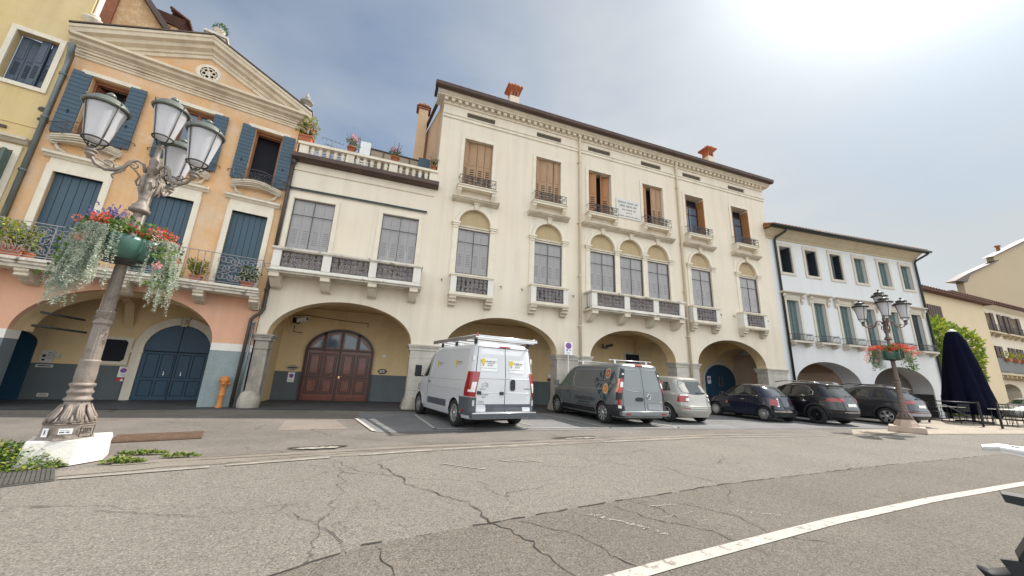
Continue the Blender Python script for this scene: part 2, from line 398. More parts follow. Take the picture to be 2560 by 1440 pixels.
skyc=N.mix(cl,N.mul(N.mix(1,sky.outputs[0],(.80,.99,1.11),'MULTIPLY'),N.rng(sx.outputs['Y'],-.2,.3,1.0,SKF)),cc)
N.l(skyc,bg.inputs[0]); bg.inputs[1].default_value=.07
sc.view_settings.view_transform='Standard'; sc.view_settings.look='None'; sc.view_settings.gamma=1; sc.view_settings.exposure=1.05
sc.cycles.max_bounces=8; sc.cycles.transparent_max_bounces=12
try: sc.cycles.use_denoising=True
except Exception: pass
# ---------------------------------------------------------------- paving
def asphalt(name,base,agg=.35,crack=1.0,warm=None,scale=1,seed=0,cs=.75,stain=.2):
    m,N,b=newmat(name); vec=N.coord()
    vo=N.n('ShaderNodeTexVoronoi'); vo.inputs['Scale'].default_value=70*scale; N.l(vec,vo.inputs['Vector'])
    hs=N.n('ShaderNodeSeparateColor'); N.l(vo.outputs['Color'],hs.inputs[0])
    sp=N.rng(hs.outputs[0],0,1,1-agg,1+agg)
    sp=N.math('MULTIPLY',sp,N.rng(N.noise(vec,130*scale,2,.7),.3,.7,1-agg*.55,1+agg*.55))
    sp=N.math('MULTIPLY',sp,N.rng(N.noise(vec,14,5,.7),.3,.7,.93,1.07))
    big=N.rng(N.noise(vec,.55,7,.65),.3,.7,1-stain,1+stain*.8)
    f=N.math('MULTIPLY',sp,big)
    c=base
    if warm: c=N.mix(N.rng(hs.outputs[1],.55,1,0,.7),base,warm)
    if crack:
        nd=N.n('ShaderNodeTexNoise'); nd.inputs['Scale'].default_value=2.6; nd.inputs['Detail'].default_value=5; N.l(vec,nd.inputs['Vector'])
        ad=N.n('ShaderNodeVectorMath',operation='MULTIPLY_ADD'); N.l(nd.outputs['Color'],ad.inputs[0]); ad.inputs[1].default_value=(.45,.45,0); N.l(vec,ad.inputs[2])
        def cr(s,w,lo,hi,ms,off):
            v=N.n('ShaderNodeTexVoronoi',feature='DISTANCE_TO_EDGE'); v.inputs['Scale'].default_value=s; N.l(ad.outputs[0],v.inputs['Vector'])
            e=N.rng(v.outputs['Distance'],w*.35,w,1,0)
            mm=N.n('ShaderNodeMapping'); mm.inputs['Location'].default_value=(off,off*.7,0); N.l(vec,mm.inputs['Vector'])
            return N.math('MULTIPLY',e,N.rng(N.noise(mm.outputs[0],ms,4),lo,hi,0,1))
        k=N.math('MAXIMUM',cr(cs,.0055,.44,.56,.45,3+seed),N.math('MULTIPLY',cr(3.2,.016,.50,.64,.4,9+seed),.7))
        f=N.math('MULTIPLY',f,N.rng(k,0,1,1,1-.82*crack))
    N.l(N.mul(c,f),b.inputs['Base Color']); b.inputs['Roughness'].default_value=.92; b.inputs['Specular IOR Level'].default_value=.25
    bp=N.n('ShaderNodeBump'); bp.inputs['Strength'].default_value=.55; bp.inputs['Distance'].default_value=.012
    N.l(N.math('MULTIPLY',sp,1),bp.inputs['Height']); N.l(bp.outputs[0],b.inputs['Normal'])
    return m
M['plaza']=asphalt('brown_grey_asphalt',(.160,.143,.128),.22,.5,None,1.1,2,.5,.25)
M['road']=asphalt('worn_road_asphalt',(.182,.168,.150),.42,.6,(.25,.22,.175),1.5,0,.55,.10)
M['road2']=asphalt('darker_road_asphalt',(.143,.130,.114),.42,.6,(.21,.18,.14),1.5,5,.8,.12)
M['bay']=asphalt('blue_grey_parking_asphalt',(.175,.175,.178),.18,.6,None,1.2,7,.6,.22)
M['cobble']=mk('pale_square_paving',(.30,.255,.205),.9,var=.2,vs=1.5,fine=.2,fs=12,bump=.4,bs=9)
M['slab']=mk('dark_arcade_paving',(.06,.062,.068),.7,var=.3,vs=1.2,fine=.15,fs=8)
M['kerb']=mk('flush_stone_kerb',(.185,.16,.135),.9,var=.2,vs=3,fine=.15,fs=40,streak=0,bump=.3)
M['mark']=mk('worn_white_paint',(.40,.375,.34),.85,var=.10,vs=3,fine=.14,fs=50,wear=((.20,.18,.155),9,.54,.62))
M['markfaint']=mk('faint_white_paint',(.29,.265,.235),.9,var=.12,vs=3,fine=.15,fs=50,wear=((.23,.205,.175),5,.40,.55))
M['scr']=mk('scraped_paint',(.42,.40,.37),.9,var=.1,wear=((.16,.145,.125),30,.5,.6)); M['crack']=mk('crack_dirt',(.035,.03,.026),1,var=.3)
M['rubble']=mk('broken_concrete',(.30,.275,.24),.95,var=.5,vs=14,fine=.3,fs=40,bump=.8,bs=30)
M['rust']=mk('rusty_iron_cover',(.115,.07,.045),.8,.2,var=.3,vs=6,fine=.2,fs=30,bump=.3)
M['crackgr']=mk('dirty_iron_grate',(.075,.07,.064),.8,.2,var=.3,vs=6); M['castgr']=mk('grey_iron_cover',(.13,.12,.11),.7,.3,var=.3,vs=6,fine=.2,fs=30)
def sheet(name,pts,z,mat,label=None):
    mb=MB(); mb.prism(pts,z-.004,z,'z') if False else None
    tr=tessellate_polygon([[V((p[0],p[1],0)) for p in pts]])
    mb.add([(p[0],p[1],z) for p in pts],[tuple(t) for t in tr])
    o=mb.obj(name,mat); o['kind']='structure'
    if label: o['label']=label
    return o
def lerpn(pts,k,j,seed):
    r=random.Random(seed); o=[]
    for (a,b) in zip(pts,pts[1:]):
        n=max(1,int((V((*b,0))-V((*a,0))).length/k))
        for i in range(n):
            t=i/n; o.append((a[0]+(b[0]-a[0])*t+r.uniform(-j,j),a[1]+(b[1]-a[1])*t+r.uniform(-j,j)))
    o.append(pts[-1]); return o
sheet('ground',[(-400,-400),(700,-400),(700,900),(-400,900)],-.012,M['plaza'])
# kerb line runs from the lamp in front towards the far lamp
KL=[(-14,3.0),(-6.5,5.0),(-2.4,6.16),(.4,6.68),(4.3,7.15),(8.5,7.55),(17,7.25),(40,6.2),(90,4)]
road=[(-60,-60),(150,-60),(150,2)]+list(reversed(KL))+[(-60,-5)]
sheet('road',road,-.004,M['road'])
seam=lerpn([(-12,-2.2),(-3,1.4),(-.3,2.98),(.0,3.15),(2.0,3.52),(4.24,3.88),(8.5,4.28),(13.1,4.57),(30,5.0),(90,5.5)],.12,.012,4)
sheet('worn_lane',[(-60,-60),(150,-60),(150,2)]+list(reversed(seam))+[(-60,-9)],0.0,M['road2'])
mb=MB()
rr=random.Random(3)
for (a,b) in zip(seam,seam[1:]):
    if -3<a[0]<16 and rr.random()<.8:
        wd=rr.uniform(.006,.022); mb.add([(a[0],a[1]-.004,.004),(b[0],b[1]-.004,.004),(b[0],b[1]+wd,.004),(a[0],a[1]+wd,.004)],[(0,1,2,3)])
def crackline(pts,w,seed,k=.07,j=.03):
    p=lerpn(pts,k,j,seed); r=random.Random(seed); prev=None
    for a,b in zip(p,p[1:]):
        w0=w*r.uniform(.2,.75); dx,dy=b[0]-a[0],b[1]-a[1]; L=math.hypot(dx,dy) or 1; nx,ny=-dy/L*w0,dx/L*w0
        q=(b[0]+nx,b[1]+ny),(b[0]-nx,b[1]-ny)
        s=prev or ((a[0]+nx,a[1]+ny),(a[0]-nx,a[1]-ny))
        mb.add([(*s[0],.004),(*q[0],.004),(*q[1],.004),(*s[1],.004)],[(0,1,2,3)]); prev=q
crackline([(.05,5.6),(.35,4.9),(.42,4.55),(.95,3.9),(1.05,3.35),(1.25,2.9),(1.3,2.5),(1.55,2.1)],.011,5)
crackline([(.35,4.9),(-.2,5.3),(-.5,5.9)],.006,6)
crackline([(1.3,3.35),(1.65,3.0),(1.75,2.6),(1.9,2.2)],.009,7)
crackline([(3.4,5.35),(4.0,4.65),(4.45,3.92)],.007,8,.2,.01)
crackline([(2.4,3.5),(2.55,3.1),(2.9,2.75),(2.95,2.3)],.008,9)
crackline([(3.2,3.4),(3.45,3.0),(3.4,2.6),(3.75,2.3)],.007,10)
crackline([(-.6,3.9),(-.2,3.4),(-.1,3.05)],.007,12)
crackline([(.1,3.1),(.25,2.6),(.5,2.2)],.006,13)
crackline([(-2.2,6.28),(.3,6.85),(4.3,7.4),(8.5,7.7)],.012,14,.1,.02)
crackline([(-1.8,5.95),(.4,6.55),(4.3,7.02),(8.5,7.42),(14,7.3)],.010,15,.1,.012)
crackline([(4.0,7.15),(4.6,7.3),(5.0,7.2)],.02,16)
crackline([(8.8,8.0),(10.4,7.75),(11.6,7.9)],.015,26)
crackline([(1.5,5.6),(2.6,5.9),(4.0,5.7),(5.2,6.2)],.006,18,.1,.03)
crackline([(2.2,5.2),(3.0,5.0),(3.7,5.4)],.005,19,.1,.03)
crackline([(-2.2,4.3),(-1.3,4.0),(-.5,4.2)],.005,20,.1,.03)
struct(mb,'road_cracks',M['crack'])
# flush kerb strip and parking bays
def ribbon(name,pts,w,z,mat):
    mb=MB()
    L=[];
    for i,p in enumerate(pts):
        a=pts[max(i-1,0)];b=pts[min(i+1,len(pts)-1)]; dx,dy=b[0]-a[0],b[1]-a[1]; l=math.hypot(dx,dy); nx,ny=-dy/l*w/2,dx/l*w/2
        L.append(((p[0]+nx,p[1]+ny,z),(p[0]-nx,p[1]-ny,z)))
    for (a,b),(c,d) in zip(L,L[1:]): mb.add([a,b,d,c],[(0,1,2,3)])
    return struct(mb,name,mat)
ribbon('kerb_strip',lerpn([(-3.0,6.03),(-2.4,6.20),(.4,6.72),(4.3,7.19),(8.5,7.59),(17,7.3)],.5,.01,2),.17,.002,M['kerb'])
ribbon('gutter_strip',lerpn([(-3.3,5.62),(-2.4,5.95),(.4,6.45),(4.3,6.95),(8.5,7.35)],.3,.02,3),.30,.001,asphalt('patched_gutter',(.20,.178,.152),.2,.4,None,1,3,.5,.25))
sheet('parking_bay',[(-.55,12.3),(-.55,10.56),(-.02,8.40),(8.5,8.62),(11,8.6),(16,8.6),(20.5,8.5),(21,12.5)],-.006,M['bay'])
sheet('asphalt_patch',[(-2.1,10.3),(-1.0,10.35),(-.6,8.9),(-1.9,8.7)],-.008,asphalt('lighter_patch',(.21,.18,.155),.18,.3,None,1,9,.5,.15))
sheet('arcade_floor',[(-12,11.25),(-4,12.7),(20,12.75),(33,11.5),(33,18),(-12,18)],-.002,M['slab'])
sheet('square_paving',[(13.5,7.35),(17,7.3),(40,6.3),(95,4.2),(95,16.5),(32,11.8),(20.5,11.5),(20.5,8.3),(15.2,8.3)],-.001,M['cobble'])
mb=MB()
def line(x0,y0,x1,y1,wd,z=.006):
    dx,dy=x1-x0,y1-y0;L=math.hypot(dx,dy);nx,ny=-dy/L*wd/2,dx/L*wd/2
    mb.add([(x0+nx,y0+ny,z),(x1+nx,y1+ny,z),(x1-nx,y1-ny,z),(x0-nx,y0-ny,z)],[(0,1,2,3)])
line(1.20,8.80,8.45,8.84,.085); line(1.25,8.76,1.02,11.6,.085); line(6.0,8.8,5.45,12.3,.085); line(3.55,8.8,3.35,9.9,.06)
line(8.35,8.8,7.9,11.3,.085); line(-.06,8.5,-.55,10.6,.085); line(2.2,8.80,2.05,9.3,.05); line(3.9,9.25,3.7,9.9,.05)
struct(mb,'parking_markings',M['mark'])
mb=MB()
pts=[(-1.2,1.85),(1.6,2.30),(2.14,2.38),(4.34,2.66),(6.5,2.86),(9.17,3.02),(14,3.2),(30,3.4)]
for (a,b) in zip(pts,pts[1:]):
    mb.add([(a[0],a[1]-.06,.006),(b[0],b[1]-.06,.006),(b[0],b[1]+.06,.006),(a[0],a[1]+.06,.006)],[(0,1,2,3)])
struct(mb,'lane_line',M['mark'])
mb=MB()
r=random.Random(4)
def scrape(x,y,a,L,w):
    n=r.randint(5,8); p=[(x+L*cos(a)*(k/n-.5)-w*r.uniform(.1,1)*sin(a),y+L*sin(a)*(k/n-.5)+w*r.uniform(.1,1)*cos(a)) for k in range(n+1)]
    q=[(x+L*cos(a)*(k/n-.5)+w*r.uniform(.1,1)*sin(a),y+L*sin(a)*(k/n-.5)-w*r.uniform(.1,1)*cos(a)) for k in range(n+1)]
    mb.add([(*u,.0065) for u in p+q],[(k,k+1,n+1+k+1,n+1+k) for k in range(n)])
for i in range(11):
    x=2.02+i*.040+r.uniform(-.008,.008); y=3.34-i*.053+r.uniform(-.008,.008)
    for _ in range(3): scrape(x+r.uniform(-.02,.03),y+r.uniform(-.015,.015),r.choice((.25,-.9,.3,1.2)),r.uniform(.03,.075),r.uniform(.003,.008))
for cx,cy,n,sl in ((2.75,3.40,7,-.05),(2.70,3.12,8,.10),(3.55,3.12,8,-.55)):
    for i in range(n): scrape(cx+i*.055,cy+i*.055*sl+r.uniform(-.012,.012),r.uniform(-.3,.5),r.uniform(.03,.08),r.uniform(.004,.010))
struct(mb,'scraped_marks',M['scr'])
mb=MB()
for a,b in (((-3.1,5.42),(-1.9,5.74)),((-1.75,5.80),(-.6,6.1)),((-.2,6.2),(.9,6.45)),((1.1,6.5),(3.2,6.8)),((4.5,6.9),(7.5,7.22)),((8.5,7.25),(12,7.15))): line(*a,*b,.1,.0055)
for i in range(6): line(.9+i*.09,5.45-i*.07,1.02+i*.09,5.5-i*.07,.03,.0055)
for i in range(3): line(1.8+i*.22,5.6-i*.03,2.0+i*.22,5.45-i*.03,.03,.0055)
struct(mb,'faded_edge_line',M['markfaint'])
mb=MB(); rp=random.Random(8)
for cx,cy,wx,wy in ((-.85,6.79,.36,.085),(4.25,7.37,.46,.075)):
    p=[(cx+wx*cos(a)*rp.uniform(.72,1.12),cy+wx*cos(a)*.12+wy*sin(a)*rp.uniform(.5,1.2)) for a in [2*PI*i/40 for i in range(40)]]
    mb.add([(x,y,.0075) for x,y in p],[tuple(range(40))])
struct(mb,'pothole_repair',M['rubble'])
mb=MB()
for cx,cy,wx,wy in ((-.85,6.88,.46,.08),(4.2,7.5,.62,.06),(2.7,7.15,.28,.03)):
    p=[(cx+wx*cos(a)*rp.uniform(.85,1.1),cy+wx*cos(a)*.12+wy*sin(a)*rp.uniform(.7,1.15)) for a in [2*PI*i/18 for i in range(18)]]
    mb.add([(x,y,.0055) for x,y in p],[tuple(range(18))])
struct(mb,'pothole_edge',M['crack'])
# iron covers
def cover(name,label,c,ux,uy,hw,hl,mat,n):
    t=thing(name,label,'drain cover',(c[0],c[1],0.001),math.atan2(uy,ux))
    mb=MB(); mb.box(-hl,hl,-hw,hw,-.02,.006); mb.obj('frame',mat,t)
    mb=MB(); s=2*hl/n
    for i in range(n):
        x=-hl+s*i; mb.box(x+s*.12,x+s*.88,-hw*.9,hw*.9,.0,.012)
    mb.obj('grating',mat,t)
cover('drain_cover','long rusty iron drain cover in the asphalt behind the front lamp base',(-3.46,8.04),1,.33,.40,.56,M['rust'],24)
cover('drain_cover','grey iron gully grate at the near left corner below the weeds',(-3.62,5.42),.45,.28,.36,.42,M['crackgr'],26)
# ---------------------------------------------------------------- cream palace (facade plane y=13.2; local y<0 is towards the square)
CR=thing('cream_palace','long cream palace with four wide arches, dentil cornice and low terrace wing','building',(0,13.2,0))
def shutter_leaf(mb,w,z0,z1,mi,ms,th=.035,ribs=6,side=1):
    """one panelled leaf in local x 0..w, y 0..th (slots are proud by 3 mm)"""
    mb.box(0,w,0,th,z0,z1,mi)
    h=z1-z0
    for a,b in ((z0+h*.52,z1-h*.06),(z0+h*.05,z0+h*.14)):
        mb.box(w*.18,w*.82,-.012,0,a,b,mi)
    s0=z0+h*.18; s1=z0+h*.46; k=(s1-s0)/ribs
    for i in range(ribs): mb.box(w*.24,w*.76,-.004,0,s0+k*i,s0+k*i+k*.5,ms)
def scroll(cx,cz,r,turns=1.6,a0=0,d=1,n=16,k=.82):
    return [(cx+r*(1-k*i/n)*cos(a0+d*turns*2*PI*i/n),cz+r*(1-k*i/n)*sin(a0+d*turns*2*PI*i/n)) for i in range(n+1)]
def ironwork(mb,x0,x1,z0,z1,y,cols,rows,r=.009,seed=0,frame=True):
    rd=random.Random(seed); dx=(x1-x0)/cols; dz=(z1-z0)/rows
    if frame:
        mb.tube([(x0,y,z0),(x1,y,z0),(x1,y,z1),(x0,y,z1)],r*1.3,4,closed=True)
    for i in range(cols):
        for j in range(rows):
            cx=x0+dx*(i+.5); cz=z0+dz*(j+.5); R=min(dx,dz)*.5
            s=scroll(cx,cz,R*.98,1.5,rd.uniform(0,6.28),1 if (i+j)%2 else -1,13)
            mb.tube([(p[0],y,p[1]) for p in s],r,4)
            a=rd.uniform(0,6.28)
            mb.tube([(cx+R*1.2*cos(a),y+.004,cz+R*1.1*sin(a)),(cx,y+.004,cz+R*.2),(cx-R*1.2*cos(a),y+.004,cz-R*1.1*sin(a))],r*.8,4)
ARCH=[(-3.66,.77),(1.98,6.51),(8.07,12.56),(13.88,18.36)]
ZS,ZT=2.2,3.46
# wall with arches and openings
outer=[(-3.95,ZS)]
for a,b in ARCH:
    outer+=[(a,ZS)]+arc((a+b)/2,ZS,(b-a)/2,ZT-ZS,PI,0,28)[1:-1]+[(b,ZS)]
outer+=[(19.75,ZS),(19.75,12.46),(1.04,12.46),(1.04,8.36),(-3.95,8.36)]
UP=[2.69,5.97,8.68,11.78,14.47,17.72]
PN=[2.75,6.04,8.75,10.31,11.86,14.53,17.78]
LW=[(-3.68,-2.38),(-.75,.55)]
holes=[rect(c-.62,c+.62,8.7,11.0) for c in UP]+[archpoly(c-.65,c+.65,4.95,7.14,7.79,14) for c in PN]+[rect(a,b,5.0,6.95) for a,b in LW]+[rect(c-.63,c+.63,12.06,12.31) for c in UP]
mb=MB(); mb.wall(outer,holes,.5); mb.obj('wall',M['cream'],CR)
# arch soffit lining, a shade deeper than the front, 4 mm inside the arch
mb=MB()
for a,b in ARCH:
    p=arc((a+b)/2,ZS,(b-a)/2-.004,ZT-ZS-.004,PI,0,28); n=len(p)
    mb.add([(q[0],.012,q[1]) for q in p]+[(q[0],.53,q[1]) for q in p],[(i,i+1,n+i+1,n+i) for i in range(n-1)],0,True)
mb.obj('arch_soffit',M['ochre'],CR)
# raised pilaster strip + base details
MB().box(-3.95,1.04,.0,.5,8.36,8.40).obj('wing_coping',M['creamlow'],CR)
def capital(mb,x0,x1,y0=-.09,y1=.62,z=ZS):
    for d,a,b in ((.10,z-.05,z),(.075,z-.10,z-.05),(.045,z-.20,z-.10),(.03,z-.46,z-.43)):
        mb.box(x0-d,x1+d,y0+.09-d,y1-.07+d,a,b)
for a,b in ((.77,1.98),(6.51,8.07),(12.56,13.88),(18.36,19.75)):
    mb=MB(); mb.box(a,b,-.02,.55,0,ZS-.20); capital(mb,a,b)
    for i,z in enumerate((.62,1.2)): mb.box(a-.006,b+.006,-.026,.556,z,z+.012,1)
    mb.obj('pier',[M['pier'],M['pierdark']],CR)
    mb=MB(); mb.hexa((a-.13,b+.13,-.26,.66),(a-.02,b+.02,-.05,.58),0,.42); mb.obj('pier_base',M['pierdark'],CR,.06)
# worn corner column with its boulder foot
mb=MB(); mb.box(-3.93,-3.55,0,.42,.35,ZS-.2); capital(mb,-3.93,-3.55,-.09,.5)
mb.obj('corner_column',M['pierdark'],CR,.02)
mb=MB(); mb.lathe([(.29,0),(.31,.12),(.30,.28),(.24,.42),(.12,.50),(0,.52)],(-3.78,.02,0),16); o=mb.obj('column_foot',M['pierdark'],CR)
# arcade interior
mb=MB(); mb.box(-6.9,20.2,3.1,3.3,1.06,3.6); mb.obj('arcade_back_wall',M['ochre'],CR)
mb=MB(); mb.box(-6.9,20.2,3.085,3.3,0,1.06); mb.obj('wainscot',M['greywains'],CR)
mb=MB(); mb.box(-4.3,20.2,.5,3.3,3.62,3.7)
for a,b in ((-4.2,-3.66),(.77,1.98),(6.51,8.07),(12.56,13.88),(18.36,19.75)):
    q=[(.5,3.62),(.5,2.6),(.7,2.9),(1.2,3.22),(1.8,3.3),(2.4,3.22),(2.9,2.9),(3.1,2.6),(3.1,3.62)]
    mb.prism(q,a+.15,b-.1,'x')
mb.obj('arcade_ceiling',M['ochre'],CR)
mb=MB(); mb.box(-4.3,-4.0,.45,3.1,0,3.62); mb.box(20.0,20.2,.5,3.1,0,3.62); mb.objs('arcade_end_wall',M['ochre'],CR)
# brown portal under the first arch
D=sub('portal',CR,(0,0,0))
op=archpoly(-3.03,-.55,0,1.9,2.79,26)
mb=MB(); mb.prism(op,3.0,3.08); mb.obj('door_leaf',M['brown_door'],D)
mb=MB()
oq=arc(-1.79,1.9,1.27,.92,PI,0,26); iq=arc(-1.79,1.9,1.17,.80,PI,0,26)
A=[(-3.06,0)]+oq+[(-.52,0)]; B_=[(-2.96,0)]+iq+[(-.62,0)]; n=len(A)
mb.add([(p[0],2.96,p[1]) for p in A]+[(p[0],2.96,p[1]) for p in B_]+[(p[0],3.05,p[1]) for p in A]+[(p[0],3.05,p[1]) for p in B_],
  [f for i in range(n-1) for f in ((i,i+1,n+i+1,n+i),(n+i,n+i+1,3*n+i+1,3*n+i),(i,i+1,2*n+i+1,2*n+i))])
mb.box(-3.0,-.58,2.955,3.0,1.93,2.0); mb.box(-1.83,-1.75,2.95,3.0,.0,2.75)
for x in (-2.42,-1.16): mb.box(x-.05,x+.05,2.96,3.0,2.0,2.64)
mb.obj('door_frame',M['brown_dark'],D)
mb=MB()
for i,x0 in enumerate((-2.93,-2.38,-1.72,-1.17)):
    for z0,z1 in ((.95,1.82),(.26,.86)):
        a,b=x0+.03,x0+.50
        mb.plate(rect(a,b,z0,z1),[rect(a+.035,b-.035,z0+.035,z1-.035)],2.972,1); mb.box(a+.07,b-.07,2.955,2.999,z0+.07,z1-.07); mb.plate(rect(a+.07,b-.07,z0+.07,z1-.07),[rect(a+.10,b-.10,z0+.10,z1-.10)],2.952,1)
for x in (-2.40,-1.80,-1.79,-1.19): mb.box(x-.008,x+.008,2.985,3.0,.2,1.92,1)
mb.box(-2.96,-.62,2.975,3.0,.885,.925,1)
for i in range(30): mb.box(-2.96+i*.0795,-2.96+i*.0795+.055,2.97,3.0,.02,.2)
mb.obj('door_panel',[M['brown_door'],M['brown_dark']],D)
mb=MB()
for q in ([(-2.33,2.06),(-1.9,2.06),(-1.9,2.6),(-2.1,2.57),(-2.33,2.48)],[(-1.68,2.06),(-1.25,2.06),(-1.25,2.48),(-1.48,2.57),(-1.68,2.6)],[(-2.85,2.06),(-2.5,2.06),(-2.5,2.42)],[(-1.08,2.06),(-.73,2.06),(-1.08,2.42)]): mb.prism(q,2.985,3.0)
mb.obj('fanlight',M['glass'],D)
mb=MB()
for x in (-1.99,-1.62): mb.ball((x,2.93,.94),.035,8)
mb.box(-1.74,-1.68,2.95,2.98,.86,.95); mb.obj('handle',M['brass'],D)
# doors seen in the far arches
mb=MB(); mb.wall(rect(12.0,13.05,1.9,2.78),[rect(12.11,12.94,1.8,2.68)],.06) if False else mb.box(12.0,13.05,3.05,3.1,0,2.78); mb.obj('inner_door_frame',M['wtrim'],CR)
mb=MB(); mb.box(12.11,12.94,3.03,3.05,0,2.68); mb.obj('inner_door',M['void'],CR)
mb=MB(); mb.prism(archpoly(17.3,20.0,0,1.6,2.62,20),3.05,3.1); mb.obj('inner_arch_surround',M['wtrim'],CR)
mb=MB(); mb.prism(archpoly(17.5,19.8,0,1.55,2.45,20),3.02,3.05); mb.obj('inner_door',M['bluedoor'],CR)
mb=MB(); mb.box(18.5,18.53,2.99,3.02,1.2,1.75); mb.box(18.75,18.78,2.99,3.02,1.2,1.75); mb.obj('door_pull',M['brass'],CR)
# ---- upper windows
def upper_window(c,mode):
    W=sub('upper_window',CR,(c,0,0))
    mb=MB(); 
    mb.wall([(-.77,8.72),(-.77,11.14),(.77,11.14),(.77,8.72),(.63,8.72),(.63,11.0),(-.63,11.0),(-.63,8.72)],[],.05); mb.T=None
    o=mb.obj('frame',M['trim'],W); o.location=(0,-.035,0)
    mb=MB(); mb.box(-.80,.80,-.30,0,8.56,8.66); mb.box(-.83,.83,-.34,0,8.66,8.70)
    for s in (-1,1): mb.prism([(0,8.56),(-.26,8.56),(-.26,8.46),(-.12,8.30),(0,8.28)],s*.72-.08,s*.72+.08,'x')
    mb.obj('sill',M['trim'],W)
    mb=MB(); ironwork(mb,-.55,.55,8.76,9.09,-.32,5,2,.013,int(c*10),False); ironwork(mb,-.55,.55,8.76,9.09,-.31,6,2,.010,int(c*10)+1,False)
    for z in (8.74,9.10): mb.tube([(-.76,0,z),(-.76,-.32,z),(.76,-.32,z),(.76,0,z)],.016,4)
    for x in (-.76,-.56,.56,.76): mb.tube([(x,-.32,8.70),(x,-.32,9.10)],.01,4)
    for s in (-1,1): mb.tube([(p[0],-.32,p[1]) for p in scroll(s*.66,8.92,.085,1.4,0,s,12)],.009,4)
    mb.obj('railing',M['iron'],W)
    obox('dark_room',M['void'],W,-.62,.62,.46,.49,8.7,11.0)
    mats=[M['shut_or' if mode in (2,3) else 'shut_tan'],M['slot']]
    def leafp(w,x,y,ang,mk_=mats):
        mb=MB(); mb.T=Matrix.Translation((x,y,0))@Matrix.Rotation(ang,4,'Z'); shutter_leaf(mb,w,8.72,10.98,0,1); mb.obj('shutter',mk_,W)
    if mode==0:   # closed, first leaf a little ajar
        leafp(.29,-.615,.02,RD(38)); leafp(.34,-.38,.2,RD(-14))
        leafp(.31,-.03,.12,0); leafp(.30,.30,.12,0)
    elif mode==1:
        leafp(.27,-.615,.02,RD(28)); leafp(.33,-.37,.15,RD(-8)); leafp(.30,-.03,.10,0); leafp(.29,.31,.10,0)
    elif mode==2: # half open in the middle
        leafp(.2,-.61,.02,RD(60)); leafp(.36,-.50,.2,RD(-22)); leafp(.33,.14,.12,RD(62)); leafp(.36,.27,.34,RD(-30))
    elif mode==3:
        leafp(.3,-.61,.05,RD(20)); leafp(.32,-.30,.14,RD(70)); mats2=[M['shut_tan'],M['slot']]; leafp(.30,-.03,.12,0,mats2); leafp(.30,.29,.12,0,mats2)
    else:  # shutters folded back into the reveal, dark panes
        for s,k in ((-1,.46),(1,.46)):
            mb=MB(); mb.box(s*.615-(.035 if s>0 else 0),s*.615+(.035 if s<0 else 0),-.04,.44,8.72,10.85); mb.obj('shutter',[M['shut_or'],M['slot']],W)
        mb=MB(); mb.box(-.57,.57,.40,.43,8.72,10.6); mb.obj('pane',M['glass'],W)
        mb=MB()
        for x in (-.57,-.02,.53): mb.box(x,x+.05,.37,.40,8.72,10.6)
        for z in (8.72,10.1,10.56): mb.box(-.57,.58,.38,.40,z,z+.05)
        mb.obj('sash',M['brown_dark'],W)
    return W
for c,m in zip(UP,(0,1,2,3,4,4)): upper_window(c,m)
# ---- attic slits
for c in UP: obox('attic_vent',M['slit'],CR,c-.63,c+.63,.08,.12,12.06,12.31)
# ---- arched windows of the main floor
def grille(W,x0,x1,z0,z1,y,light=False):
    mb=MB(); e=.02
    for x in (x0,(x0+x1)/2-e/2,x1-e): mb.box(x,x+e,y-.02,y+.01,z0,z1)
    for z in (z0,z0+(z1-z0)*.70,z1-.03): mb.box(x0,x1,y-.022,y+.012,z,z+.022)
    mb.obj('storm_frame',M['iron'],W)
    w=(x1-x0)/4
    for i in range(4):
        mb=MB(); mb.T=Matrix.Translation((x0+w*i+.005,y+.09,0)); shutter_leaf(mb,w-.01,z0,z1,0,1,ribs=7); mb.obj('shutter',[M['shut_gr'],M['slotgr']],W)
    mb=MB(); mb.quad((x0+.01,y-.004,z0+.01),(x1-.01,y-.004,z0+.01),(x1-.01,y-.004,z1-.01),(x0+.01,y-.004,z1-.01)); mb.obj('pane',M['storm'],W)
m,N,b=newmat('thin_storm_glass'); out=[n for n in N.t.nodes if n.type=='OUTPUT_MATERIAL'][0]
tp=N.n('ShaderNodeBsdfTransparent'); gl=N.n('ShaderNodeBsdfGlossy'); gl.inputs['Roughness'].default_value=.05; mx=N.n('ShaderNodeMixShader')
fr=N.n('ShaderNodeFresnel'); fr.inputs[0].default_value=1.5; N.l(N.math('ADD',N.math('MULTIPLY',fr.outputs[0],1.2),.06),mx.inputs[0]); N.l(tp.outputs[0],mx.inputs[1]); N.l(gl.outputs[0],mx.inputs[2]); N.l(mx.outputs[0],out.inputs[0])
M['storm']=m
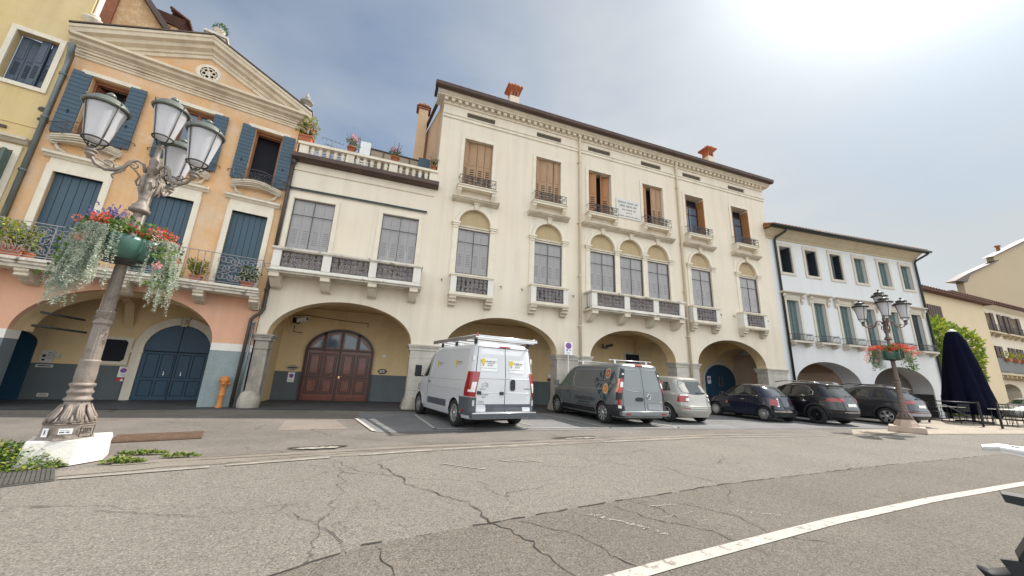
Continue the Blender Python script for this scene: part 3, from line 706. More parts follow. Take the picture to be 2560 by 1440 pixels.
def arch_window(c,single=True):
    W=sub('arched_window',CR,(c,0,0))
    grille(W,-.645,.645,5.06,6.90,.06)
    mb=MB(); mb.prism(archpoly(-.645,.645,7.06,7.14,7.78,16),.10,.16); mb.obj('tympanum',M['tymp'],W)
    mb=MB(); mb.box(-.65,.65,.02,.2,6.91,6.97); mb.box(-.65,.65,-.0,.2,6.99,7.06); mb.obj('transom',M['stone'],W)
    mb=MB()
    o_=arc(0,7.14,.80,.80,0,PI,22); i_=arc(0,7.14,.655,.655,0,PI,22); n=len(o_)
    for ya,yb,oo,ii in ((-.045,.0,o_,i_),):
        mb.add([(p[0],ya,p[1]) for p in oo]+[(p[0],ya,p[1]) for p in ii]+[(p[0],yb,p[1]) for p in oo]+[(p[0],.06,p[1]) for p in ii],
          [f for k in range(n-1) for f in ((k,k+1,n+k+1,n+k),(k,k+1,2*n+k+1,2*n+k),(n+k,n+k+1,3*n+k+1,3*n+k))])
    mb.obj('archivolt',M['trim'],W)
    mb=MB(); mb.prism([(-.07,7.76),(.07,7.76),(.11,8.02),(-.11,8.02)],-.12,0); mb.box(-.13,.13,-.14,0,8.0,8.06); mb.obj('keystone',M['stone'],W)
    return W
for c in PN:
    arch_window(c)
CAPX=[]
for c in PN:
    CAPX+=[c-.77,c+.77]
caps=[(2.75-.77,.13),(2.75+.77,.13),(6.04-.77,.13),(6.04+.77,.13),(8.75-.77,.13),(9.53,.15),(11.085,.15),(11.86+.77,.13),(14.53-.77,.13),(14.53+.77,.13),(17.78-.77,.13),(17.78+.77,.13)]
for x,h in caps:
    mb=MB(); mb.box(x-h-.04,x+h+.04,-.13,.04,7.08,7.15); mb.box(x-h-.01,x+h+.01,-.095,.04,7.0,7.08); mb.box(x-h+.03,x+h-.03,-.06,.04,6.9,7.0); mb.obj('impost',M['trim'],CR)
    mb=MB(); mb.box(x-h+.02,x+h-.02,-.035,.03,4.95,6.9); mb.obj('jamb',M['trim'],CR)
def panel(x0,x1): 
    mb=MB(); mb.plate([(x0,7.15),(x1,7.15),(x1,8.06),(x0,8.06)],[],-.006); return mb
for c in (2.75,6.04,14.53,17.78):
    mb=MB(); mb.wall([(c-.93,7.15),(c-.81,7.15)]+arc(c,7.15,.81,.80,PI,0,20)[1:]+[(c+.93,7.15),(c+.93,8.06),(c-.93,8.06)],[],.012); o=mb.obj('spandrel_panel',M['trim'],CR); o.location=(0,-.012,0)
mb=MB(); pts=[(7.82,7.15)]
for c in (8.75,10.31,11.86): pts+=arc(c,7.15,.775,.80,PI,0,18)
pts+=[(12.79,7.15),(12.79,8.06),(7.82,8.06)]
mb.wall(pts,[],.012); o=mb.obj('spandrel_panel',M['trim'],CR); o.location=(0,-.012,0)
def hood(x0,x1):
    mb=MB(); mb.strip([(0,8.02),(-.10,8.04),(-.20,8.09),(-.24,8.10),(-.24,8.13),(-.29,8.15),(-.30,8.20),(-.05,8.25),(0,8.25)],x0,x1); mb.obj('hood_moulding',M['stone'],CR)
for c in (2.70,5.98,14.49,17.74): hood(c-.97,c+.97)
hood(7.70,12.80)
# sill balconies
def sill_balcony(c):
    W=sub('sill_balcony',CR,(c,0,0))
    mb=MB(); mb.box(-.86,.86,-.40,.02,4.87,4.93); mb.box(-.83,.83,-.37,0,4.82,4.87); mb.obj('handrail_slab',M['trim'],W)
    mb=MB()
    for s in (-1,1): mb.box(s*.72-.11,s*.72+.11,-.35,0,4.22,4.82)
    mb.objs('pedestal',M['whiteband'],W)
    mb=MB(); mb.box(-.86,.86,-.40,0,4.10,4.19); mb.box(-.83,.83,-.37,0,4.19,4.22); mb.box(-.83,.83,-.36,0,4.06,4.10); mb.obj('slab',M['trim'],W)
    for s in (-1,1):
        mb=MB(); mb.prism([(0,4.06),(-.34,4.06),(-.34,3.98),(-.27,3.94),(-.29,3.86),(-.18,3.80),(-.18,3.74),(0,3.70)],s*.70-.13,s*.70+.13,'x'); mb.obj('bracket',M['stone'],W)
    mb=MB(); ironwork(mb,-.60,.60,4.24,4.81,-.30,7,4,.013,int(c*7)); ironwork(mb,-.62,.58,4.22,4.83,-.28,6,3,.012,int(c*7)+3,False); mb.obj('iron_panel',M['ironlt'],W)
    obox('dark_backing',M['slot'],W,-.60,.60,-.20,-.18,4.24,4.82)
for c in (2.75,6.0,14.30,17.54): sill_balcony(c)
# long stone balconies
def long_balcony(name,x0,x1,peds,proj,zt,zb,brk):
    W=sub(name,CR,(0,0,0))
    mb=MB(); mb.box(x0-.06,x1+.06,-proj-.06,0,zt-.07,zt); mb.box(x0-.03,x1+.03,-proj-.03,0,zt-.10,zt-.07); mb.obj('handrail_slab',M['stonedirty'],W)
    mb=MB()
    for a,b in peds: mb.box(a,b,-proj,-proj+.22,zb+.12,zt-.10)
    mb.box(x0,x0+.2,-.25,0,zb+.12,zt-.10); mb.box(x1-.2,x1,-.25,0,zb+.12,zt-.10)
    mb.box(x0,x0+.06,-proj+.2,-.2,zb+.12,zt-.10); mb.box(x1-.06,x1,-proj+.2,-.2,zb+.12,zt-.10)
    mb.box(x0,x1,-proj,-proj+.2,zb+.02,zb+.13)
    mb.obj('pedestal',M['whiteband'],W)
    mb=MB(); mb.strip([(0,zb-.06),(-proj-.02,zb-.06),(-proj-.02,zb-.03),(-proj-.09,zb),(-proj-.09,zb+.03),(0,zb+.03)],x0-.08,x1+.08); mb.obj('slab',M['stonedirty'],W)
    for x in brk:
        mb=MB(); mb.prism([(0,zb-.06),(-proj,zb-.06),(-proj,zb-.19),(-proj+.12,zb-.23),(-.22,zb-.45),(0,zb-.50)],x-.14,x+.14,'x'); mb.obj('bracket',M['creamlow'],W)
    for (a,b),(c,d) in zip(peds,peds[1:]):
        mb=MB(); ironwork(mb,b+.01,c-.01,zb+.14,zt-.11,-proj+.08,7 if c-b>1.2 else 6,3,.014,int(b*9)); ironwork(mb,b+.01,c-.01,zb+.14,zt-.11,-proj+.10,5,2,.013,int(b*5)+2,False); mb.obj('iron_panel',M['ironlt'],W)
    return W
long_balcony('long_balcony',-3.78,.80,[(-3.78,-3.55),(-2.36,-2.10),(-.92,-.68),(.54,.80)],.62,4.95,4.17,(-3.65,-2.2,-.75,.62))
long_balcony('long_balcony',7.80,12.66,[(7.80,8.05),(9.42,9.68),(10.95,11.22),(12.41,12.66)],.62,4.92,4.13,(7.95,9.55,11.08,12.5))
# low wing windows
for a,b in LW:
    c=(a+b)/2; W=sub('wing_window',CR,(c,0,0))
    grille(W,-.65,.65,5.02,6.94,.06)
    mb=MB(); mb.wall([(-.80,5.0),(-.80,7.08),(.80,7.08),(.80,5.0),(.66,5.0),(.66,6.96),(-.66,6.96),(-.66,5.0)],[],.05); o=mb.obj('frame',M['trim'],W); o.location=(0,-.035,0)
# awning valance over them
mb=MB(); mb.box(-3.95,.82,-.05,0,7.31,7.345)
for i in range(96):
    x=-3.94+i*.0495; mb.add([(x,-.055,7.335),(x+.048,-.055,7.335),(x+.04,-.060,7.25),(x+.008,-.060,7.25)],[(0,1,2,3)])
mb.obj('awning_valance',M['dkgut'],CR)
# strings, cornice, dentils
def mould(name,prof,x0,x1,mat,parent=CR): mb=MB(); mb.strip(prof,x0,x1); return mb.obj(name,mat,parent)
mould('string_course',[(0,11.80),(-.05,11.83),(-.05,11.93),(-.09,11.96),(-.09,12.0),(0,12.02)],1.02,19.77,M['trim'])
mould('string_course',[(0,8.02),(-.04,8.03),(-.04,8.08),(0,8.10)],-3.95,1.0,M['creamlow'])
mb=MB(); mb.box(1.0,19.79,-.05,.5,12.46,12.56); x=1.02
while x<19.7: mb.box(x,x+.15,-.17,0,12.56,12.70); x+=.292
mb.box(1.0,19.79,-.03,.5,12.56,12.70); mb.obj('dentil_band',M['creamlow'],CR)
mould('cornice',[(.5,12.70),(-.22,12.70),(-.22,12.74),(-.34,12.80),(-.34,12.86),(-.40,12.90),(.5,12.90)],.74,20.06,M['trim'])
mb=MB(); g=[(-.42+.13*cos(a),12.965+.13*sin(a)) for a in [PI+PI*i/8 for i in range(9)]]+[(-.29,13.02),(-.55,13.02)]
mb.prism(g,.58,20.12,'x'); mb.box(.60,20.1,-.56,-.2,13.00,13.04); mb.box(.60,.72,-.5,.3,12.9,13.04); mb.prism([(.80,.3),(.30,3.4),(.42,3.4),(.92,.3)],12.9,13.0,'z'); mb.obj('gutter',M['gutter'],CR)
mb=MB(); mb.prism([(-.45,13.04),(4.5,13.9),(9.5,13.04)],.98,20.0,'x'); 
for i in range(64): mb.tube([(1.05+i*.298,-.46,13.07),(1.05+i*.298,4.5,13.96)],.075,6)
mb.obj('roof',M['tile'],CR)
mb=MB(); mb.prism([(1.05,.5),(.42,3.4),(.42,9),(1.45,9),(1.45,.5)],8.36,12.9,'z'); mb.box(19.35,19.745,.5,9,3.6,12.9); mb.box(1.45,19.35,8.5,9,3.6,12.9); mb.objs('side_wall',M['chim'],CR)
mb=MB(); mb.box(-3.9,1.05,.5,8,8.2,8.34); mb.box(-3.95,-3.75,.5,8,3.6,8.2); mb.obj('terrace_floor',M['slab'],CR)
# wing gutter + balustrade
mb=MB(); mb.strip([(0,8.34),(-.20,8.36),(-.30,8.42),(-.32,8.56),(0,8.56)],-3.97,1.14); mb.obj('wing_gutter',M['gutter'],CR)
mb=MB()
PED=[(-3.86,-3.57),(-2.31,-2.04),(-.78,-.47),(.76,1.06)]
for a,b in PED: mb.box(a,b,-.02,.20,8.56,9.07)
mb.box(-3.9,1.06,-.04,.22,8.56,8.62); mb.box(-3.92,1.06,-.07,.25,9.07,9.17)
mb.obj('balustrade',M['trim'],CR)
for (a,b),(c,d) in zip(PED,PED[1:]):
    n=5 if c-b<1.3 else 5
    for i in range(n):
        x=b+(c-b)*(i+.5)/n
        mb=MB(); mb.lathe([(.05,8.62),(.05,8.65),(.03,8.67),(.045,8.74),(.075,8.90),(.085,8.97),(.06,9.02),(.085,9.04),(.085,9.07)],(x,.09,0),10); mb.obj('baluster',M['trim'],CR)
# terrace railing, awning frame, door
mb=MB()
for z in (9.3,9.55): mb.tube([(-3.6,1.2,z),(.95,1.2,z)],.015,4)
for i in range(16): mb.tube([(-3.5+i*.29,1.2,9.0),(-3.5+i*.29,1.2,9.55)],.01,4)
ironwork(mb,-3.5,.9,9.28,9.55,1.2,16,1,.008,3,False)
mb.obj('terrace_railing',M['iron'],CR)
mb=MB(); mb.add([(-1.75,1.9,10.70),(1.02,1.9,10.62),(1.02,4.2,11.2),(-1.75,4.2,11.28)],[(0,1,2,3)]); mb.add([(-1.75,1.92,10.70),(1.02,1.92,10.62),(1.02,1.92,9.1),(-1.75,1.92,9.2)],[(0,1,2,3)]); mb.obj('terrace_awning',M['awn'],CR)
mb=MB()
for i in range(6): x=-1.75+i*.553; mb.tube([(x,1.88,8.3),(x,1.88,10.70-.015*i)],.018,5); mb.tube([(x,1.88,10.70-.015*i),(x,4.2,11.28)],.018,5)
mb.tube([(-1.78,1.88,10.71),(1.03,1.88,10.63)],.025,5); mb.obj('awning_frame',M['iron'],CR)
obox('terrace_shutter',M['blueshut'],CR,.30,1.0,1.55,1.6,9.3,10.6)
# drainpipes of the facade
for x,z1,b in ((7.55,12.7,1.2),(13.35,12.7,1.2)):
    mb=MB(); mb.tube([(x,-.10,z1),(x-.02,-.12,12.4),(x,-.085,12.2),(x,-.085,b)],.055,8)
    for z in (3.4,5.6,8.1,11.2): mb.tube([(x,-.085,z),(x,-.085,z+.05)],.072,8); mb.tube([(x-.09,0,z+.02),(x-.09,-.1,z+.02)],.02,5)
    mb.obj('drainpipe',M['pipe_c'],CR)
mb=MB()
for c in (2.75,6.0,14.3,17.54):
    for s in (-1.13,1.22): mb.tube([(c+s,0,4.72),(c+s,-.09,4.72),(c+s,-.11,4.62)],.016,5); 
mb.obj('wall_hook',M['iron'],CR)
# chimneys
def chimney(name,x,y,w,z0,z1,kind,parent=CR):
    W=sub(name,parent,(x,y,0))
    if kind=='tall':
        MB().box(-w,w,-w,w,z0,z1).obj('stack',M['chim'],W)
        mb=MB(); mb.box(-w-.05,w+.05,-w-.05,w+.05,z1,z1+.10); mb.prism([(-w-.12,z1+.10),(0,z1+.26),(w+.12,z1+.10)],-w-.1,w+.1)
        for i in range(4): mb.tube([(-w+.02+i*w*.62,-w-.12,z1+.17),(-w+.02+i*w*.62,w+.1,z1+.17)],.05,6)
        mb.obj('cap',M['tile'],W)
    else:
        MB().box(-w,w,-w,w,z0,z1-.55).obj('stack',M['cream'],W)
        mb=MB(); mb.box(-w*.9,w*.9,-w*.9,w*.9,z1-.55,z1-.2)
        for s in (-.3,.3): mb.box(s*w-.04,s*w+.04,-w*.92,-w*.9,z1-.5,z1-.25,1)
        mb.hexa((-w*.95,w*.95,-w*.95,w*.95),(-w*1.5,w*1.5,-w*1.5,w*1.5),z1-.2,z1-.04); mb.prism([(-w*1.55,z1-.04),(0,z1+.12),(w*1.55,z1-.04)],-w*1.5,w*1.5)
        for i in range(5): mb.tube([(-w*1.4+i*w*.7,-w*1.55,z1+.02),(-w*1.4+i*w*.7,w*1.5,z1+.02)],.07,6)
        mb.obj('cap',[M['chimred'],M['void']],W)
chimney('chimney',.28,2.5,.22,8.2,13.72,'tall')
chimney('chimney',4.73,2,.25,13.2,16.12,'pot')
chimney('chimney',18.2,2,.25,13.2,16.12,'pot')
# ---------------------------------------------------------------- orange pedimented house (turned 12 degrees)
OR=thing('orange_house','orange pedimented house with blue shutters and a salmon arcaded ground floor','building',(-4.05,13.2,0),RD(12))
AL,AR,AS,AT=-4.84,-.93,1.78,3.10
aout=[(-5.52,1.84),(AL,1.84)]+arc((AL+AR)/2,1.84,(AR-AL)/2,AT-1.84,PI,0,28)[1:-1]+[(AR,1.84),(.08,1.84),(.08,3.4),(-5.52,3.4)]
mb=MB(); mb.wall(aout,[],.55); mb.obj('ground_floor_wall',M['salmon'],OR)
mb=MB(); p=arc((AL+AR)/2,1.84,(AR-AL)/2-.004,AT-1.844,PI,0,28); n=len(p)
mb.add([(q[0],.20,q[1]) for q in p]+[(q[0],.57,q[1]) for q in p],[(i,i+1,n+i+1,n+i) for i in range(n-1)],0,True)
q=arc((AL+AR)/2,1.84,(AR-AL)/2-.05,AT-1.90,PI,0,28); mb.add([(a[0],.57,a[1]) for a in p]+[(a[0],.9,a[1]) for a in q],[(i,i+1,n+i+1,n+i) for i in range(n-1)],0,True)
mb.obj('arch_soffit',M['ochre'],OR)
for a,b,mm in ((-5.52,AL,'greyblue'),(AR,.08,'rough_blue')):
    mb=MB(); mb.box(a,b,0,.55,0,1.62); mb.obj('pier',M[mm] if mm in M else M['rough_blue'],OR,.01)
    mb=MB(); mb.box(a,b,-.006,.556,1.62,1.84); mb.obj('white_band',M['whiteband'],OR)
DW=[(-5.08,-4.13),(-3.12,-2.17),(-1.22,-.27)]; UW=[-4.645,-2.655,-.735]
mb=MB()
mb.wall([(-5.52,3.4),(.08,3.4),(.08,9.85),(-5.52,9.85)],[rect(a,b,3.5,6.05) for a,b in DW]+[rect(c-.385,c+.385,7.1,9.12) for c in UW],.5)
mb.obj('wall',M['orange'],OR)
mb=MB(); mb.add([(-5.4,.0,9.85),(.0,.0,9.85),(-2.72,.0,11.35)],[(0,1,2)]) 
mb=MB(); cpts=arc(-2.7,10.56,.25,.25,0,2*PI,24)[:-1]
mb.wall([(-5.4,9.85),(0,9.85),(-2.72,11.4)],[cpts],.4); mb.obj('tympanum',M['orange'],OR)
# rose vent
mb=MB(); mb.disc((-2.7,-.03,10.56),.30,'y',28,0,.225); mb.disc((-2.7,-.012,10.56),.34,'y',28,0,.29)
mb.lathe([(.225,-.03),(.225,.1)],(-2.7,0,10.56),24) if False else None
for k in range(6):
    a=k*PI/3+.3; c1=(-2.7+.13*cos(a),10.56+.13*sin(a)); mb.disc((c1[0],-.01,c1[1]),.075,'y',12,0,.045); a2=a+PI/6
    mb.tube([(-2.7+.03*cos(a2),-.01,10.56+.03*sin(a2)),(-2.7+.23*cos(a2),-.01,10.56+.23*sin(a2))],[.012,.03],5)
mb.disc((-2.7,-.02,10.56),.045,'y',12); mb.obj('rose_window',M['trim'],OR)
obox('dark_room',M['void'],OR,-3.0,-2.4,.2,.22,10.25,10.9)
# entablature and raking cornices
CP=[(0,0),(-.06,.0),(-.06,.07),(-.10,.09),(-.10,.13),(-.22,.19),(-.24,.27),(-.34,.30),(-.34,.38),(0,.38)]
mb=MB(); mb.strip([(y,z+9.79) for y,z in CP],-5.62,.34); mb.strip([(0,9.60),(-.04,9.62),(-.04,9.68),(-.07,9.70),(-.07,9.74),(0,9.76)],-5.52,.08)
mb.obj('entablature',M['pedstone'],OR)
def rake(x0,z0,x1,z1):
    mb=MB(); dx,dz=x1-x0,z1-z0; L=math.hypot(dx,dz); n=(-dz/L,dx/L) if dx>0 else (dz/L,-dx/L)
    prof=[(0,-.62),(-.05,-.60),(-.05,-.50),(-.09,-.48),(-.09,-.40),(-.20,-.34),(-.22,-.24),(-.33,-.20),(-.35,-.10),(-.38,-.08),(-.38,0),(.4,0)]
    A=[(x0+n[0]*t,y,z0+n[1]*t) for y,t in prof]; 
    # mitre at the apex: vertical cut
    B=[(x1,y,z1+t/ n[1]) for y,t in prof]; A=[(x0,y,z0+t/n[1]) for y,t in prof]
    k=len(prof); mb.add(A+B,[(i,(i+1)%k,k+(i+1)%k,k+i) for i in range(k)]+[tuple(range(k)),tuple(range(k,2*k))]); return mb
for s in (-1,1): rake((-5.66 if s<0 else .36),10.34 if s<0 else 10.24,-2.74,11.78).obj('raking_cornice',M['pedstone'],OR)
for x0,z0 in ((-5.68,10.35),(.38,10.25)):
    mb=MB(); mb.prism([(x0,z0),(-2.74,11.79),(-2.74,11.83),(x0,z0+.04)],-.41,4.5); mb.obj('roof',M['gutter'],OR)
# upper windows
def ribbed(mb,w,z0,z1,n):
    mb.box(0,w,0,.035,z0,z1,0)
    for i in range(1,n): z=z0+(z1-z0)*i/n; mb.box(.0,w,-.0025,0,z,z+.012,1)
for i,c in enumerate(UW):
    W=sub('upper_window',OR,(c,0,0))
    mb=MB(); mb.box(-.62,.60,-.06,0,9.14,9.26); mb.obj('lintel',M['trim'],W)
    for s,x,a in ((-1,-.77,0),(1,.40,0)):
        mb=MB(); mb.T=Matrix.Translation((x,-.075,0))@Matrix.Rotation(RD(-4*s),4,'Z'); ribbed(mb,.37,7.16,9.17,15)
        mb.box(.17,.20,-.02,0,7.8,7.9,1); mb.obj('shutter',[M['blueshut'],M['blueslot']],W)
    mb=MB(); mb.box(-.39,-.33,.15,.22,7.1,9.12); mb.box(.33,.39,.15,.22,7.1,9.12); mb.box(-.39,.39,.14,.22,9.03,9.12); mb.obj('frame',M['wood_or'],W)
    if i==2: obox('dark_room',M['void'],W,-.385,.385,.44,.47,7.1,9.12)
    elif i==1:
        mb=MB(); mb.box(-.33,.33,.2,.21,7.1,9.03); mb.obj('pane',M['glass'],W); mb=MB(); mb.box(-.04,.04,.15,.2,7.1,9.05); mb.obj('sash',M['wood_or'],W)
    else:
        obox('dark_room',M['void'],W,-.385,.385,.44,.47,7.1,9.12)
        for s in (-1,1):
            mb=MB(); mb.T=Matrix.Translation((s*.34,.2,0))@Matrix.Rotation(RD(60*(1 if s<0 else 2)),4,'Z'); mb.wall(rect(0,.33,7.12,9.0),[rect(.05,.28,7.2,8.92)],.04); mb.obj('sash',M['wood_or'],W)
            mb=MB(); mb.T=Matrix.Translation((s*.34,.2,0))@Matrix.Rotation(RD(60*(1 if s<0 else 2)),4,'Z'); mb.box(.05,.28,.015,.02,7.2,8.92); mb.obj('pane',M['leafd'] if False else M['glass'],W)
    # bowed stone sill with carved apron
    mb=MB()
    bow=lambda x:-(.16+.22*max(0,1-(x/.68)**2)); zz=lambda x:7.03+.035*cos(x/.68*PI*1.0)
    xs=[-.68+1.36*k/20 for k in range(21)]
    for z0,z1,k in ((0,.05,1.0),(-.05,0,.93),(-.09,-.05,.8),(-.14,-.09,.66)):
        lo=[(x,bow(x)*k,zz(x)+z0) for x in xs]; hi=[(x,bow(x)*k,zz(x)+z1) for x in xs]; bk=[(x,.0,zz(x)+z1) for x in xs]; bl=[(x,.0,zz(x)+z0) for x in xs]; n=21
        mb.add(lo+hi+bk+bl,[f for j in range(20) for f in ((j,j+1,n+j+1,n+j),(n+j,n+j+1,2*n+j+1,2*n+j),(3*n+j,3*n+j+1,j+1,j))]+[(0,n,2*n,3*n),(20,n+20,2*n+20,3*n+20)])
    mb.obj('sill',M['stone'],W)
    mb=MB()
    for s in (-1,1):
        mb.tube([(s*.66,-.10,6.98)]+[(s*(.60)+p[0],-.08,6.88+p[1]) for p in [(q[0],q[1]) for q in scroll(0,0,.075,1.3,0,s,12)]],.03,6)
        mb.tube([(s*.58,-.05,6.84),(s*.50,-.05,6.70),(s*.40,-.04,6.66),(s*.30,-.05,6.56),(s*.14,-.05,6.54),(0,-.06,6.50)],[.035,.05,.035,.045,.04,.05],6)
    mb.ball((0,-.06,6.54),.08,8); mb.obj('carved_apron',M['stone'],W)
    mb=MB(); 
    pts=[(x,bow(x)-.02,7.42+.03*cos(x/.68*PI)) for x in xs]; mb.tube(pts,.011,5); mb.tube([(p[0],p[1],p[2]-.32) for p in pts],.010,5)
    mb.tube([(-.68,bow(.68),7.40),(-.86,-.05,7.40),(-.86,.0,7.36)],.011,5); mb.tube([(.68,bow(.68),7.40),(.86,-.05,7.40),(.86,0,7.36)],.011,5)
    for k in (0,4,16,20): mb.tube([pts[k],(pts[k][0],pts[k][1],7.04)],.009,4)
    for k in range(9):
        x=-.46+k*.115
        for z,d in ((7.32,1),(7.19,-1)):
            mb.tube([(p[0],bow(p[0])-.02,p[1]) for p in scroll(x,z,.075,1.2,k,d,9)],.007,4)
    mb.obj('railing',M['iron'],W)
# balcony doors
for a,b in DW:
    c=(a+b)/2; W=sub('balcony_door',OR,(c,0,0))
    mb=MB(); mb.box(-.475,.475,.10,.14,3.5,6.05,0)
    for k in range(1,6): x=-.475+.95*k/6; mb.box(x-.006,x+.006,.0965,.10,3.5,6.05,1)
    for z in (3.95,): mb.box(.05,.40,.092,.10,z,z+.02,1)
    mb.obj('shutter',[M['blueshut'],M['blueslot']],W)
    mb=MB(); mb.box(-.62,-.475,-.05,.12,3.5,6.05); mb.box(.475,.62,-.05,.12,3.5,6.05); mb.box(-.62,.62,-.05,.12,6.05,6.24); mb.box(-.60,.60,-.035,.1,6.24,6.42); mb.obj('frame',M['trim'],W)
    mb=MB(); mb.strip([(0,6.42),(-.06,6.43),(-.10,6.48),(-.17,6.50),(-.18,6.56),(-.20,6.58),(0,6.60)],-.74,.74); mb.obj('hood_moulding',M['trim'],W)
# balcony
B=sub('balcony',OR)
mb=MB(); mb.strip([(0,3.27),(-.66,3.27),(-.68,3.33),(-.74,3.36),(-.74,3.40),(-.80,3.43),(-.80,3.50),(0,3.50)],-7.8,-.02); mb.obj('slab',M['stonedirty'],B)
for x in (-4.70,-3.0,-1.42,-.10):
    mb=MB(); mb.prism([(0,3.27),(-.62,3.27),(-.62,3.20),(-.55,3.16),(-.60,3.10),(-.50,3.05),(-.40,3.08),(-.30,3.0),(-.1,2.94),(0,2.94)],x-.12,x+.12,'x'); mb.obj('bracket',M['stone'],B,.012)
mb=MB(); X0,X1=-7.8,-.06; y=-.72
mb.tube([(X0,y,4.40),(X1,y,4.40),(X1,-.0,4.40)],.012,5); mb.tube([(X0,y,3.56),(X1,y,3.56),(X1,0,3.56)],.010,5)
for x in (-5.4,-4.35,-3.9,-3.45,-3.0,-2.45,-1.95,-1.8,-1.6,-1.45,-1.3,-1.1,-.06): mb.tube([(x,y,3.5),(x,y,4.40)],.010,4)
for a,b in ((-5.35,-3.95),(-3.0,-1.95),(-1.08,-.15)):
    n=int((b-a)/.13)
    for k in range(n):
        x=a+(b-a)*(k+.5)/n
        for z,d in ((3.72,1),(3.98,-1),(4.22,1)): mb.tube([(q[0],y,q[1]) for q in scroll(x,z,.135,1.3,k*1.7+z,d if k%2 else -d,12,.8)],.009,4)
mb.tube([(X1+.0,-.4,4.40),(.10,-.4,4.42),(.18,-.2,4.40)],.010,4)
mb.obj('railing',M['ironlt'],B)
# arcade interior
mb=MB(); mb.box(-8,.3,2.6,2.8,1.03,3.4); mb.obj('arcade_back_wall',M['ochre'],OR)
mb=MB(); mb.box(-8,.3,2.585,2.8,0,1.03); mb.obj('wainscot',M['greywains'],OR)
mb=MB(); mb.box(-8,.3,.5,2.8,3.35,3.45)
mb.prism([(.55,3.36),(.55,2.5),(.9,2.9),(1.5,3.1),(2.1,2.95),(2.6,2.2),(2.6,3.36)],-3.62,-3.40,'x')
mb.prism([(.55,3.36),(.55,2.5),(.9,2.9),(1.5,3.1),(2.1,2.95),(2.6,2.2),(2.6,3.36)],-.9,-.6,'x'); mb.obj('arcade_vault',M['ochre'],OR)
mb=MB(); mb.box(.08,.3,.55,2.7,0,3.4); mb.box(-8.2,-8,-.3,2.7,0,3.4); mb.objs('arcade_end_wall',M['ochre'],OR)
G=sub('portal',OR)
mb=MB(); mb.prism(archpoly(-2.98,-1.30,0,1.60,2.44,22),2.50,2.56,mi=0)
mb.box(-2.96,-1.32,2.488,2.5,1.52,1.56,1); mb.box(-2.15,-2.13,2.488,2.5,0,2.4,1)
for x in (-2.9,-2.52,-2.1,-1.72):
    for q in (rect(x+.02,x+.34,.12,.62),rect(x+.02,x+.34,.70,1.46)):
        i=[(q[0][0]+.02,q[0][1]+.02),(q[1][0]-.02,q[1][1]+.02),(q[2][0]-.02,q[2][1]-.02),(q[3][0]+.02,q[3][1]-.02)]
        mb.plate(q,[i],2.494,1)
mb.obj('door_leaf',[M['bluedoor'],M['blueslot']],G)
mb=MB(); A=archpoly(-3.22,-1.06,0,1.60,2.70,22); Bq=archpoly(-2.99,-1.29,0,1.60,2.45,22); n=len(A)
mb.add([(p[0],2.44,p[1]) for p in A]+[(p[0],2.44,p[1]) for p in Bq]+[(p[0],2.6,p[1]) for p in A]+[(p[0],2.6,p[1]) for p in Bq],[f for i in range(n-1) for f in ((i,i+1,n+i+1,n+i),(i,i+1,2*n+i+1,2*n+i),(n+i,n+i+1,3*n+i+1,3*n+i))])
mb.box(-3.26,-2.97,2.41,2.6,1.46,1.56); mb.box(-1.31,-1.02,2.41,2.6,1.46,1.56); mb.obj('surround',M['trim'],G)
mb=MB(); mb.ball((-2.14,2.40,2.56),.10,8); mb.ball((-2.14,2.34,2.52),.05,6); mb.prism([(-2.22,2.40),(-2.06,2.40),(-2.02,2.72),(-2.26,2.72)],2.38,2.46); mb.obj('keystone',M['stone'],G)
mb=MB()
for x in (-2.35,-1.92): mb.box(x-.012,x+.012,2.46,2.5,.78,.90); mb.ball((x,2.45,.90),.022,6)
mb.obj('handle',M['metall'],G)
W=sub('inner_window',OR)
oc=lambda a,b,c,d,k:[(a+k,c),(b-k,c),(b,c+k),(b,d-k),(b-k,d),(a+k,d),(a,d-k),(a,c+k)]
mb=MB(); mb.plate(rect(-4.05,-3.30,1.07,1.93),[oc(-3.98,-3.40,1.16,1.84,.07)],2.56); mb.obj('frame',M['trim'],W)
obox('dark_room',M['void'],W,-4.0,-3.38,2.57,2.60,1.12,1.9)
mb=MB(); mb.prism(archpoly(-6.7,-5.30,0,1.60,1.98,12),2.5,2.56); mb.obj('side_door',M['bluedoor'],OR)
mb=MB(); mb.tube([(-4.52,.3,2.33),(-4.18,1.6,2.30)],.03,6); mb.tube([(-5.0,.5,2.02),(-4.10,1.7,1.95)],.03,6); mb.obj('tie_rod',M['iron'],OR)
# pipes
mb=MB(); mb.tube([(-5.48,-.35,9.75),(-5.54,-.16,9.5),(-5.55,-.10,9.2),(-5.55,-.09,3.5)],[.075,.06,.05,.05],8)
for z in (8.85,7.45,5.85): mb.tube([(-5.55,-.09,z),(-5.55,-.09,z+.06)],.078,8)
mb.obj('drainpipe',M['zinc'],OR)
mb=MB(); mb.tube([(.13,-.10,8.40),(.12,-.10,8.18)],[.11,.06],8); mb.tube([(.12,-.09,8.2),(.12,-.09,5.05)],.055,8); mb.tube([(.15,-.09,4.15),(.16,-.09,2.98),(.10,-.10,2.84),(-.02,-.12,2.74),(-.10,-.12,2.62),(-.13,-.10,.0)],.05,8)
for z in (7.3,3.6): mb.tube([(.13,-.09,z),(.13,-.09,z+.05)],.07,8)
mb.obj('drainpipe',M['pipe_b'],OR)
mb=MB(); mb.tube([(.0,-.14,2.52),(.0,-.14,.0)],.033,8); mb.box(-.05,.05,-.19,-.1,2.5,2.56); mb.obj('conduit',M['zinc'],OR)
mb=MB(); mb.box(-5.4,0,.5,8,9.85,9.95); mb.box(-5.5,-5.3,.5,8,3.5,10); mb.objs('side_wall',M['orange'],OR)
